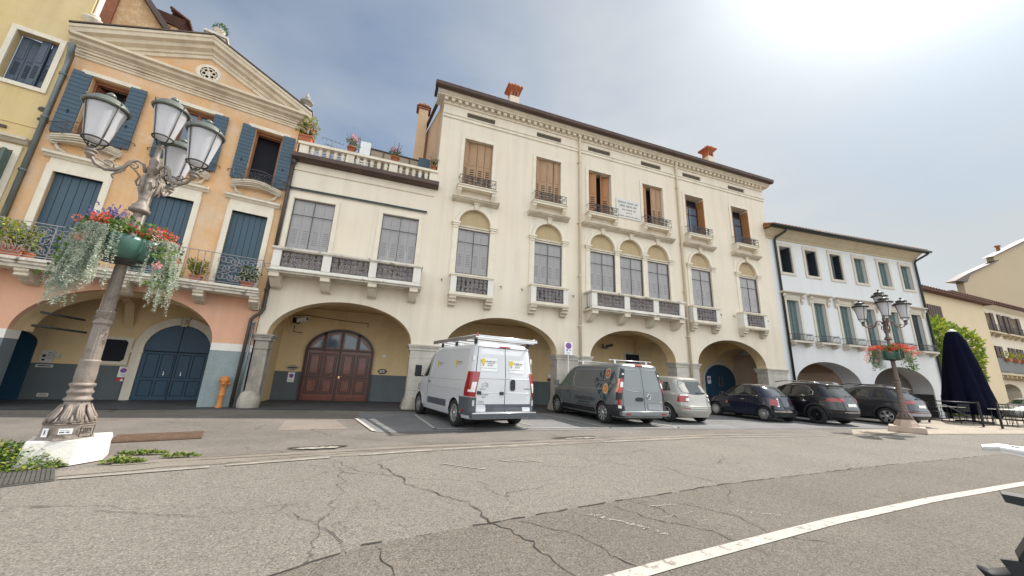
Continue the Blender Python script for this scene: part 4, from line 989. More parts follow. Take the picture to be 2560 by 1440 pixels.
# pediment ornaments: separate stone pieces
def urn(name,label,x,y,z,kind):
    p=OR.matrix_basis@V((x,y,z)); t=thing(name,label,'urn',p,RD(12),'stone ornaments on the pediment')
    if kind=='plant':
        mb=MB(); mb.box(-.26,.26,-.22,.22,-.3,.10); mb.box(-.32,.32,-.27,.27,.10,.17); mb.box(-.28,.28,-.24,.24,.17,.21); mb.obj('pedestal',M['stonedirty'],t)
        MB().lathe([(.07,.21),(.05,.26),(.13,.34),(.17,.46),(.16,.50)],(0,0,0),14).obj('vase',M['stone'],t)
        mb=MB(); leafball(mb,(.02,0,.58),(.21,.21,.15),300,.07,.03,rnd); mb.obj('foliage',M['leafd'],t)
    else:
        mb=MB(); mb.box(-.25,.25,-.22,.22,-.25,.06); mb.box(-.29,.29,-.25,.25,.06,.12); mb.obj('pedestal',M['stonedirty'],t)
        if kind=='flame': MB().lathe([(.19,.12),(.21,.18),(.15,.22),(.19,.30),(.17,.38),(.08,.42),(.07,.50),(.21,.58),(.22,.62),(.10,.68),(.05,.72),(.09,.78),(.08,.84),(.03,.90),(.0,1.06)],(0,0,0),14).obj('finial',M['pierdark'],t)
        else: MB().lathe([(.17,.12),(.18,.16),(.09,.22),(.13,.32),(.24,.50),(.24,.54),(.10,.56),(.13,.64),(.11,.72),(.0,.80)],(0,0,0),14).obj('finial',M['stone'],t)
    return t
urn('stone_urn','stone urn holding a green plant on the apex of the orange pediment',-2.78,.1,11.9,'plant')
urn('stone_finial','tall stone finial at the right corner of the orange pediment',.10,.1,10.3,'flame')
urn('stone_finial','squat white stone finial at the left corner of the orange pediment',-5.5,.1,10.45,'squat')
# ---------------------------------------------------------------- yellow house (same line, further left)
YE=thing('yellow_house','yellow plaster house cut by the photo edge, with dark blue louvred shutters','building',(-4.05,13.2,0),RD(12))
mb=MB(); mb.wall([(-13,0),(-5.56,0),(-5.56,17),(-13,17)],[rect(-6.63,-5.84,8.30,9.82),rect(-6.75,-5.84,4.6,6.36),rect(-8.7,-7.9,8.3,9.82)],.2); mb.obj('wall',M['yellow'],YE)

for z in (8.3,):
    W=sub('shuttered_window',YE,(-6.235,0,0))
    mb=MB(); mb.wall([(-.50,8.18),(.50,8.18),(.50,9.95),(-.50,9.95)],[rect(-.395,.395,8.29,9.82)],.06); o=mb.obj('frame',M['trim'],W); o.location=(0,-.045,0)
    obox('dark_room',M['void'],W,-.39,.39,.4,.43,8.3,9.82)
    for x,a in ((-.385,RD(14)),(.0,RD(-20))):
        for k in range(2):
            mb=MB(); mb.T=Matrix.Translation((x+.02+.19*k,.12+(.05 if x<0 else -.02)+.03*k,0))@Matrix.Rotation(a*(1 if k else .5),4,'Z'); shutter_leaf(mb,.185,8.31,9.80,0,1,ribs=9); mb.obj('shutter',[M['gshutb'],M['void']],W)
W=sub('hooded_window',YE,(-6.3,0,0))
mb=MB(); mb.wall([(-.62,4.55),(.58,4.55),(.58,6.52),(-.62,6.52)],[rect(-.45,.46,4.6,6.36)],.06); o=mb.obj('frame',M['trim'],W); o.location=(0,-.05,0)
mb=MB(); mb.strip([(0,6.56),(-.08,6.58),(-.14,6.64),(-.2,6.66),(-.2,6.73),(0,6.75)],-.8,.66); mb.obj('hood_moulding',M['stone'],W)
mb=MB(); mb.box(-.45,.46,.25,.27,4.6,6.36); mb.obj('pane',M['glass'],W)
mb=MB(); mb.box(-.45,.46,.18,.25,6.26,6.36); mb.box(.40,.46,.18,.25,4.6,6.3); mb.obj('sash',M['wood_or'],W)
mb=MB(); mb.box(.40,.46,-.30,.05,4.6,6.3); mb.obj('shutter',M['gshut'],W)
mb=MB(); mb.strip([(0,7.12),(-.02,7.13),(-.02,7.17),(0,7.18)],-13,-5.56); mb.obj('string_course',M['yellow'],YE)
mb=MB()
for x,z,r in ((-5.69,7.72,.075),(-5.66,7.42,.05)): mb.disc((x,-.012,z),r,'y',16)
mb.box(-6.30,-6.12,-.05,0,6.93,7.0); mb.obj('wall_vent',M['slit'],YE)
mb=MB(); mb.tube([(-5.50,.1,17),(-5.50,.1,10.9),(-5.58,-.03,10.6)],.06,8); mb.obj('downpipe',M['whiteband'],YE)
# brick-edged house behind
BR=thing('brick_house','peach and brick house rising behind the orange pediment with tiled chimney tower','building',(-4.05,13.2,0),RD(12))
mb=MB(); mb.prism([(-7.8,9.9),(-3.0,9.9),(-3.0,11.2),(-5.62,14.85),(-6.85,16.4),(-7.8,17.6)],5,9); mb.obj('wall',M['peachrough'],BR)
mb=MB(); mb.box(-8.2,-7.42,4.9,5.2,9.9,18); mb.obj('brick_pier',M['brick'],BR)
mb=MB(); mb.prism([(-2.9,11.1),(-5.55,14.80),(-7.8,17.6),(-7.7,17.75),(-5.4,14.95),(-2.75,11.2)],4.75,9.2); mb.obj('roof',M['gutter'],BR)
mb=MB(); mb.box(-6.45,-5.75,5.6,6.4,13,16.1); mb.obj('tower',M['peachrough'],BR); mb=MB(); mb.box(-6.47,-5.98,5.57,5.62,13.5,16.0); mb.obj('brick_face',M['brick'],BR)
mb=MB(); mb.box(-6.55,-5.68,5.5,6.5,16.1,16.16); mb.hexa((-6.5,-5.7,5.55,6.45),(-6.65,-5.5,5.4,6.6),16.16,16.5)
for i in range(8): mb.tube([(-5.38,5.4+i*.17,16.5),(-6.1,5.4+i*.17,16.85)],.075,6)
mb.obj('tiled_cap',M['darktile'],BR)
# ---------------------------------------------------------------- white house
WH=thing('white_house','white three-storey house with grey-green shutters above two round arches','building',(19.9,13.2,0),RD(-5))
WA=[(.45,5.10),(6.0,10.75)]
o_=[(-.28,1.5)]
for a,b in WA: o_+=[(a,1.5)]+arc((a+b)/2,1.5,(b-a)/2,2.75-1.5,PI,0,26)[1:-1]+[(b,1.5)]
o_+=[(11.6,1.5),(11.6,9.6),(-.28,9.6)]
WU=[.96,2.86,4.76,6.70,8.72,10.66]; WD=[.95,2.87,4.80,6.70,8.65,10.62]
mb=MB(); mb.wall(o_,[rect(c-.43,c+.43,7.62,9.18) for c in WU]+[rect(c-.42,c+.42,3.8,6.02) for c in WD],.95)
for a,b in ((-.28,.45),(5.10,6.0),(10.75,11.6)): mb.box(a,b,0,.95,0,1.5)
mb.obj('wall',M['white'],WH)
mb=MB(); mb.box(10.745,11.61,.05,.955,0,1.28); mb.box(11.2,11.606,-.012,.05,0,1.28); mb.obj('dark_plinth',M['dkstone'],WH)
mb=MB(); mb.box(-.3,11.6,3.4,3.6,0,3.0); mb.obj('arcade_back_wall',M['mauve'],WH)
mb=MB(); mb.box(-.3,11.6,.95,3.6,2.95,3.05); mb.box(-.3,-.1,1.3,3.4,0,3); mb.box(11.4,11.6,1.3,3.4,0,3); mb.box(5.2,5.9,1.3,3.4,2.3,2.95); mb.obj('arcade_ceiling',M['mauve'],WH)
mb=MB(); mb.box(3.35,5.3,3.34,3.4,1.0,1.66); mb.prism(archpoly(9.5,11.2,0,.9,1.6,14),3.34,3.4); mb.add([(.9,3.38,1.2),(2.1,3.38,1.2),(.95,3.38,1.95)],[(0,1,2)]); mb.obj('inner_opening',M['void'],WH)
for i,c in enumerate(WU):
    W=sub('upper_window',WH,(c,0,0))
    mb=MB(); mb.wall(rect(-.58,.58,7.48,9.38),[rect(-.43,.43,7.62,9.17)],.06); o=mb.obj('frame',M['wtrim'],W); o.location=(0,-.045,0)
    mb=MB()
    if i<3:
        mb.box(-.43,.43,.6,.63,7.6,9.2); mb.obj('dark_room',M['void'],W)
        mb=MB(); mb.box(-.42,-.30+.1*i,.05,.09,7.62,9.15); mb.box(.36,.42,.02,.5,7.62,9.15); mb.obj('shutter',M['gshutd'],W)
    else:
        for s in (-1,1):
            for k in range(2):
                x=s*.215+(k-.5)*.2; mb.box(x-.095,x+.095,.14,.18,7.62,9.17); mb.box(x-.06,x+.06,.128,.14,7.7,8.3); mb.box(x-.06,x+.06,.128,.14,8.45,9.1)
        mb.obj('shutter',M['gshut'],W)
for i,c in enumerate(WD):
    W=sub('balcony_door',WH,(c,0,0))
    mb=MB(); mb.wall([(-.55,3.8),(-.42,3.8),(-.42,6.02),(.42,6.02),(.42,3.8),(.55,3.8),(.55,6.16),(-.55,6.16)],[],.06); mb.box(-.62,.62,-.02,.04,6.12,6.32); o=mb.obj('frame',M['wtrim'],W); o.location=(0,-.045,0)
    mb=MB(); mb.strip([(0,6.32),(-.08,6.33),(-.16,6.38),(-.26,6.41),(-.27,6.46),(0,6.48)],-.80,.80)
    for s in (-1,1): mb.prism([(0,6.32),(-.2,6.32),(-.2,6.22),(-.1,6.1),(-.12,6.0),(-.05,5.86),(0,5.84)],s*.66-.08,s*.66+.08,'x')
    mb.obj('hood_moulding',M['wtrim'],W)
    mb=MB()
    for s in (-1,1):
        if i==3 and s<0: continue
        for k in range(2):
            x=s*.21+(k-.5)*.195; mb.box(x-.094,x+.094,.14,.18,3.8,6.02); mb.box(x-.06,x+.06,.128,.14,3.9,4.7); mb.box(x-.06,x+.06,.128,.14,4.85,5.9)
    mb.obj('shutter',M['gshutd'] if i==5 else M['gshut'],W)
    if i==3: obox('dark_room',M['void'],W,-.42,.1,.5,.53,3.8,6.02)
    mb=MB(); mb.box(-.70,.70,-.36,0,3.66,3.76)
    for s in (-1,1): mb.prism([(0,3.66),(-.3,3.66),(-.3,3.58),(-.12,3.48),(0,3.46)],s*.55-.1,s*.55+.1,'x')
    mb.obj('sill',M['wtrim'],W)
    mb=MB()
    for z in (3.80,4.10): mb.tube([(-.68,0,z),(-.68,-.33,z),(.68,-.33,z),(.68,0,z)],.014,4)
    for k in range(15): x=-.68+k*.0971; mb.tube([(x,-.33,3.76),(x,-.33,4.10)],.011,4)
    for k in range(7): mb.tube([(q[0],-.33,q[1]) for q in arc(-.58+k*.193,4.06,.096,.1,0,PI,6)],.009,4)
    mb.obj('railing',M['iron'],W)
mb=MB(); mb.strip([(0,9.52),(-.05,9.55),(-.05,9.62),(-.14,9.70),(-.30,9.86),(-.48,9.98),(-.5,10.06),(0,10.06)],-.3,11.66); mb.obj('eave_cornice',M['weave'],WH)
mb=MB(); mb.box(-.5,12.0,-.72,-.5,10.02,10.11); mb.tube([(-.5,-.70,10.08),(12.1,-.70,10.08)],.075,8); mb.obj('gutter',M['dkgut'],WH)
mb=MB(); mb.prism([(-.66,10.10),(4,12.0),(9,10.1)],-.4,11.95,'x')
for i in range(50): mb.tube([(-.3+i*.245,-.72,10.14),(-.3+i*.245,4,12.05)],.06,6)
mb.obj('roof',M['tile'],WH)
mb=MB(); mb.tube([(.55,-.66,10.0),(.50,-.55,9.85),(.30,-.14,9.62),(.24,-.09,9.45),(.24,-.09,1.55)],.06,8); mb.tube([(.24,-.09,1.7),(.24,-.09,1.45)],.085,8)
mb.obj('drainpipe',M['dkgut'],WH)
mb=MB(); mb.tube([(11.95,-.66,10.0),(11.88,-.55,9.9),(11.62,-.14,9.6),(11.56,-.09,9.45),(11.56,-.09,.0)],.06,8); mb.obj('drainpipe',M['dkgut'],WH)
mb=MB(); mb.box(11.3,11.595,.95,9,0,10); mb.box(-.28,.0,.95,9,0,10.0); mb.objs('side_wall',M['white'],WH)
mb=MB(); mb.tube([(-.05,.6,10.1),(-.05,.6,12.05)],.014,5); mb.tube([(-.2,.6,11.9),(.15,.6,11.9)],.01,4); mb.obj('aerial',M['metall'],WH)
# ---------------------------------------------------------------- far house beyond the gap
X0=2.886*18
FA=thing('far_house','distant two-storey cream house with maroon shutters, long balcony and small arches','building',(X0,18,0),RD(2.2))
fz=lambda z:z
FAr=[(-1.2,2.9),(5.3,9.6),(12.0,16.3),(18.7,23),(25.4,29.7)]
o_=[(-1.5,1.95)]
for a,b in FAr: o_+=[(a,1.95)]+arc((a+b)/2,1.95,(b-a)/2,.72,PI,0,16)[1:-1]+[(b,1.95)]
o_+=[(34,1.95),(34,10.6),(-1.5,10.6)]
FW=[(-.5,1.0),(3.6,5.0),(5.6,7.5),(9.2,10.6),(11.6,13.8),(17,19),(22,24)]
FD=[(3.8,7.4),(9.4,10.6),(11.4,12.6),(15,16.2)]
mb=MB(); mb.wall(o_,[rect(a+.1,b-.1,7.9,9.85) for a,b in FW]+[rect(a+.1,b-.1,3.7,6.35) for a,b in FD],.9)
xs=[-1.5]+[q for ab in FAr for q in ab]+[34]
for a,b in zip(xs[::2],xs[1::2]): mb.box(a,b,0,.9,0,1.95)
mb.obj('wall',M['farcream'],FA)
mb=MB(); mb.box(-1.5,34,5,5.2,0,3.0); mb.box(-1.5,34,.9,5.2,2.95,3.0); mb.obj('arcade_back_wall',M['farochre'],FA)
mb=MB(); mb.strip([(0,10.3),(-.1,10.35),(-.5,10.6),(-.5,10.68),(0,10.68)],-1.7,34); mb.obj('eave_cornice',M['farcream'],FA)
mb=MB(); mb.prism([(-.75,10.68),(-.75,10.85),(6,11.3),(6,10.68)],-2.2,34,'x')
for i in range(75): mb.tube([(-2.1+i*.48,-.8,10.88),(-2.1+i*.48,6,11.35)],.13,6)
mb.obj('roof',M['darktile'],FA)
for a,b in FW:
    W=sub('shuttered_window',FA,((a+b)/2,0,0)); h=(b-a)/2
    mb=MB(); mb.box(-h*.5,h*.5,.5,.53,7.9,9.85); mb.obj('dark_room',M['void'],W)
    for s in (-1,1):
        mb=MB(); mb.box(s*h-.36,s*h+.36,-.10,-.03,7.85,9.9); mb.obj('shutter',M['maroon'],W)
    mb=MB(); mb.box(-h-.5,h+.5,-.6,0,7.62,7.78)
    for s in (-.8,.8): mb.prism([(0,7.62),(-.5,7.62),(-.3,7.4),(0,7.3)],s*h-.15,s*h+.15,'x')
    mb.obj('sill',M['weave'],W)
    mb=MB()
    for z in (7.9,8.5): mb.tube([(-h-.4,-.55,z),(h+.4,-.55,z)],.025,4)
    for k in range(9): x=-h-.4+(2*h+.8)*k/8; mb.tube([(x,-.55,7.75),(x,-.55,8.5)],.018,4)
    mb.obj('railing',M['iron'],W)
for i,(a,b) in enumerate(FD):
    W=sub('balcony_door',FA,((a+b)/2,0,0)); h=(b-a)/2
    mb=MB(); mb.box(-h*.8,h*.8,.5,.53,3.7,6.35); mb.obj('dark_room',M['void'],W)
    for s in ((-1,-.25,.5,1) if i==0 else (-.7,.7)):
        mb=MB(); mb.box(s*h-.34,s*h+.34,-.10,-.03,3.65,6.4); mb.obj('shutter',M['maroon'],W)
B=sub('long_balcony',FA)
mb=MB(); mb.box(1.9,30,-1.1,0,3.40,3.60)
mb.obj('slab',M['weave'],B)
mb=MB()
for k in range(28): x=2.1+k; mb.prism([(0,3.4),(-.9,3.4),(-.9,3.2),(0,3.0)],x-.15,x+.15,'x')
mb.objs('bracket',M['farochre'],B)
mb=MB(); mb.box(2.0,8.6,-1.06,-1.02,3.65,4.95); mb.obj('balcony_panel',M['panelgrey'],B)
mb=MB()
for z in (3.75,4.95): mb.tube([(2,-1.04,z),(30,-1.04,z)],.03,4)
for k in range(80): x=8.6+k*.27; mb.tube([(x,-1.04,3.6),(x,-1.04,4.95)],.018,4)
mb.obj('railing',M['iron'],B)
mb=MB()
for x in (4.2,6.0,7.6): mb.box(x-.35,x+.35,-1.35,-1.1,4.7,5.0)
mb.obj('flower_box',M['terra'],B)
mb=MB()
for x in (4.2,6.0,7.6): leafball(mb,(x,-1.2,5.2),(.5,.3,.35),60,.25,.12,rnd)
mb.obj('balcony_flowers',M['leafy'],B)
mb=MB(); mb.tube([(-.9,-.6,10.55),(-.7,-.2,10.2),(-.7,-.15,0)],.1,6); mb.obj('drainpipe',M['gutter'],FA)
# link wing in shadow with the vine
LK=thing('link_wing','low ochre wing with a maroon shutter between the white house and the far house','building',(38.0,15.6,0),RD(2))
mb=MB(); mb.wall(rect(-6,13.2,0,9.5),[rect(3.0,5.2,6.9,8.4)],.4); mb.obj('wall',M['farochre'],LK)
mb=MB(); mb.box(3.0,5.2,.1,.15,6.9,8.4); 
for k in range(6): mb.box(3.0+k*.37,3.0+k*.37+.29,-.06,-.02,6.85,8.45)
mb.obj('shutter',M['maroon'],LK)
mb=MB(); mb.prism([(-.5,9.5),(-.5,9.68),(3,9.85),(3,9.5)],-6,13.8,'x'); 
for i in range(45): mb.tube([(-5.9+i*.44,-.55,9.70),(-5.9+i*.44,3,9.9)],.08,6)
mb.obj('roof',M['darktile'],LK)
RB=thing('red_gabled_house','small red roof peeking out behind the right edge of the white house','building',(44,24,0),RD(2))
mb=MB(); mb.box(-4,3.2,0,6,0,14.2); mb.obj('wall',M['farochre'],RB)
mb=MB(); mb.prism([(-4.5,15.6),(3.4,15.6),(4.3,14.5),(-4.5,14.5)],-1,7); mb.prism([(-4.5,14.4),(3.6,14.4),(4.9,13.4),(-4.5,13.4)],-1.2,7); mb.obj('roof',M['chimred'],RB)
# big bare wall behind
GB=thing('bare_walled_house','huge plain beige house with a stepped gable rising behind the far house','building',(90,30,0),RD(-8))
mb=MB(); mb.prism([(.97,0),(.97,20),(2.2,21.5),(10.1,24.8),(10.1,25.9),(19.5,29.8),(34,35),(34,0)],0,.9); mb.obj('wall',M['beige'],GB); mb=MB(); mb.box(1.2,34,.9,16,0,17); mb.obj('rear_wing',M['beige'],GB)
mb=MB(); mb.prism([(-1.73,20.0),(.97,20.02),(2.2,21.45),(10.0,24.75),(10.2,25.0),(2.0,21.75)],-.5,.9); mb.prism([(8.9,25.5),(10.1,25.85),(19.5,29.75),(34,34.9),(34,35.2),(19.5,30.1)],-.5,.9); mb.obj('roof',M['gutter'],GB)
mb=MB(); mb.lathe([(.25,0),(.25,.7),(.4,.8),(.4,1.0)],(14.2,1,27.6),8); mb.obj('chimney',M['chimred'],GB)
# climbing vine on the link wing
VN=thing('climbing_vine','tall bright yellow-green vine covering the wall right of the white house','vine',(36.2,13.6,-.5))
mb=MB(); mb.tube([(-1.2,.5,0),(-.9,.4,1.5),(-.2,.3,3.2),(.6,.3,5)],[.12,.1,.08,.05],6); mb.tube([(.6,.5,0),(.9,.4,2),(1.8,.3,4.5)],[.1,.08,.05],6); mb.tube([(-.2,.3,3.2),(-1.2,.2,5)],[.06,.04],5); mb.obj('trunk',M['bark'],VN)
mb=MB(); rv=random.Random(21)
for cx,cz,rx,rz,n in ((-1.6,5.2,1.7,1.5,900),(.6,5.9,1.9,1.3,1000),(2.4,5.0,1.6,1.6,800),(-1.0,3.4,1.8,1.4,800),(1.5,3.4,1.9,1.5,800),(-1.2,1.8,1.5,1.4,600),(1.0,1.6,1.6,1.4,500),(2.9,3.2,1.0,1.4,400),(3.0,4.4,.9,1.0,240),(-2.6,6.2,.7,.6,140)):
    leafball(mb,(cx,rv.uniform(-.3,.5),cz),(rx,.75,rz),n,.30,.17,rv,(0,0,1),.55,.1)
mb.obj('foliage',[M['leafv'],M['leafg']],VN)
# ---------------------------------------------------------------- street lamps
def lantern(t,c,s=1.0,cap='dome',name='lantern'):
    """frame, frosted glass and patina cap of one lantern; c = foot of the cage"""
    L=sub(name,t,c); r0,r1=.115*s,.20*s; h=.47*s; zb=.12*s
    mb=MB(); mb.lathe([(r0*.98,zb),(r1*.97,zb+h)],(0,0,0),20); mb.lathe([(.02,zb+.02),(r0*.62,zb+.08*s),(r0*.9,zb+.36*s),(r0*.75,zb+.44*s)],(0,0,0),14); mb.obj('glass',M['frost'],L)
    mb=MB()
    for z,r in ((zb,r0),(zb+h,r1)): mb.tube([((r+.006)*cos(a),(r+.006)*sin(a),z) for a in [2*PI*i/20 for i in range(20)]],.011*s,5,closed=True)
    for k in range(4):
        a=k*PI/2+.55; mb.tube([(.03*cos(a),.03*sin(a),0),(r0*.8*cos(a),r0*.8*sin(a),.05*s),(r0*cos(a),r0*sin(a),zb),((r1+.008)*cos(a),(r1+.008)*sin(a),zb+h)],.0085*s,5)
        mb.tube([((r1+.01)*cos(a),(r1+.01)*sin(a),zb+h),((r1+.035)*cos(a),(r1+.035)*sin(a),zb+h+.06),((r1+.01)*cos(a),(r1+.01)*sin(a),zb+h+.09)],.010*s,5)
    mb.lathe([(.045*s,-.04),(.055*s,-.01),(.03*s,.02),(.02*s,.05)],(0,0,0),10); mb.obj('cage',M['lampdk'],L)
    mb=MB()
    if cap=='dome':
        mb.lathe([(r1*.9,zb+h-.01),(r1*1.08,zb+h-.005),(r1*1.17,zb+h+.02),(r1*1.10,zb+h+.045),(r1*.98,zb+h+.055),(r1*.93,zb+h+.09),(r1*.80,zb+h+.12),(r1*.55,zb+h+.15),(r1*.2,zb+h+.162),(.02,zb+h+.17),(.022,zb+h+.185),(.045*s,zb+h+.205),(.048*s,zb+h+.225),(.03*s,zb+h+.25),(.012,zb+h+.265),(0,zb+h+.27)],(0,0,0),22)
    else:
        mb.lathe([(r1*.9,zb+h-.01),(r1*1.25,zb+h),(r1*1.28,zb+h+.02),(r1*1.05,zb+h+.06),(r1*.72,zb+h+.10),(r1*.70,zb+h+.135),(r1*.82,zb+h+.145),(r1*.5,zb+h+.185),(r1*.15,zb+h+.21),(.02,zb+h+.23),(.04*s,zb+h+.26),(.02,zb+h+.29),(0,zb+h+.31)],(0,0,0),22)
    mb.obj('cap',M['lampcap'] if cap=='dome' else M['lampdk'],L)
def arm(t,a,R,z,mat,tip):
    c,s=cos(a),sin(a); P=lambda r,h:(r*c,r*s,h)
    mb=MB()
    mb.tube([P(.065,z-.02),P(.10,z+.10),P(.17,z+.13),P(.235,z+.07),P(.27,z-.03),P(.34,z-.11),P(R*.72,z-.145),P(R*.88,z-.11),P(R*.98,z-.02),P(R,z+.0),P(R,tip)],[.018,.02,.02,.022,.026,.026,.025,.023,.021,.02,.02],7); mb.tube([P(.06,z-.20),P(.10,z-.24),P(.125,z-.19),P(.10,z-.10),P(.16,z-.03),P(.24,z+.02)],[.010,.014,.014,.014,.012,.008],6)
    mb.tube([P(.19+p[0],z+.03+p[1]) for p in scroll(0,0,.06,1.3,.4,1,12)],.010,5); mb.tube([P(R*.7+p[0],z-.05+p[1]) for p in scroll(0,0,.06,1.4,3.6,-1,12)],.010,5)
    mb.tube([P(.26,z-.06),P(.32,z-.14),P(.36,z-.2),P(.34,z-.24)],[.02,.014,.012,.008],5)
    mb.tube([P(.4,z-.08),P(.52,z-.03),P(.6,z-.06)],[.014,.01,.006],5)
    mb.lathe([(.02,-.10),(.03,-.07),(.05,-.05),(.055,-.03),(.03,-.01),(.06,.0),(.065,.02),(.03,.03)],P(R,tip),10)
    mb.obj('arm',mat,t)
def lamp(name,label,loc,rz,S,mat,angs,cap,plinth):
    t=thing(name,label,'street lamp',loc,rz,'ornate street lamps with flower planters'); t.scale=(S,S,S)
    plinth(t)
    z0=.28
    mb=MB(); n=8
    mb.lathe([(.255,z0),(.245,z0+.03),(.235,z0+.05),(.225,z0+.165),(.24,z0+.18),(.19,z0+.19)],(0,0,0),8,0,False,RD(22.5),RD(382.5)); mb.obj('pedestal',mat,t)
    mb=MB(); mb.lathe([(.20,z0+.18),(.215,z0+.20),(.19,z0+.23),(.15,z0+.30),(.118,z0+.38),(.108,z0+.43)],(0,0,0),32,0,True,0,2*PI,.10,16); mb.obj('bell_base',mat,t)
    mb=MB()
    for k in range(10):
        a=2*PI*k/10
        for w in (-.08,0,.08):
            mb.tube([((r+.004)*cos(a+w*q),(r+.004)*sin(a+w*q),z0+zz) for r,zz,q in ((.205,.19,.3),(.188,.25,1.5),(.15,.32,1.6),(.12,.40,.6))],[.012,.016,.014,.006],5)
        a+=PI/10; mb.tube([((r+.003)*cos(a),(r+.003)*sin(a),z0+zz) for r,zz in ((.21,.19),(.19,.235),(.168,.275))],[.02,.014,.005],5)
    mb.obj('acanthus_leaves',mat,t)
    mb=MB(); mb.lathe([(.108,z0+.43),(.125,z0+.44),(.128,z0+.46),(.105,z0+.48),(.10,z0+.51),(.118,z0+.53),(.118,z0+.55),(.10,z0+.57),(.098,z0+.60),(.115,z0+.615),(.118,z0+.64),(.09,z0+.655)],(0,0,0),22); 
    mb.lathe([(.09,z0+.65),(.098,z0+.70),(.10,z0+.78),(.092,z0+.90),(.10,z0+.92),(.10,z0+.935),(.084,z0+.945)],(0,0,0),22,0,True,0,2*PI,.08,11)
    mb.obj('collar',mat,t)
    mb=MB(); mb.lathe([(.086,z0+.94),(.083,1.70)],(0,0,0),48,0,True,0,2*PI,.14,16); mb.lathe([(.074,1.86),(.062,2.62)],(0,0,0),48,0,True,0,2*PI,.14,16); mb.lathe([(.05,2.6),(.05,3.3)],(0,0,0),12); mb.obj('shaft',mat,t)
    mb=MB(); mb.lathe([(.083,1.68),(.095,1.69),(.095,1.71),(.084,1.72),(.084,1.83),(.093,1.84),(.093,1.86),(.075,1.87)],(0,0,0),24)
    for k in range(9): a=2*PI*k/9; mb.tube([((.086)*cos(a+p[0]*11),(.086)*sin(a+p[0]*11),1.775+p[1]) for p in scroll(0,0,.035,1.2,k,1,8)],.007,4)
    mb.obj('shaft_ring',mat,t)
    mb=MB(); mb.lathe([(.05,3.28),(.11,3.31),(.115,3.345),(.09,3.37),(.095,3.395),(.055,3.44),(.045,3.50),(.056,3.52),(.05,3.535),(.072,3.60),(.08,3.66),(.07,3.73),(.05,3.81),(.044,3.86),(.06,3.88),(.057,3.95),(.066,3.965),(.066,4.01),(.05,4.03),(.055,4.06),(.06,4.11),(.045,4.17),(.032,4.20),(.03,4.35),(.05,4.37),(.03,4.39)],(0,0,0),22); mb.obj('baluster_stem',mat,t)
    for a in angs:
        arm(t,a,.60,3.93,mat,3.97); lantern(t,(.60*cos(a),.60*sin(a),4.02),1.06,cap)
    for a in angs:
        mb=MB(); c,s=cos(a+1.05),sin(a+1.05); mb.tube([(.06*c,.06*s,3.90),(.12*c,.12*s,3.82),(.11*c,.11*s,3.68),(.08*c,.08*s,3.56)],[.012,.02,.024,.006],6); mb.obj('drop_ornament',mat,t)
    lantern(t,(0,0,4.41),1.0,cap)
    return t
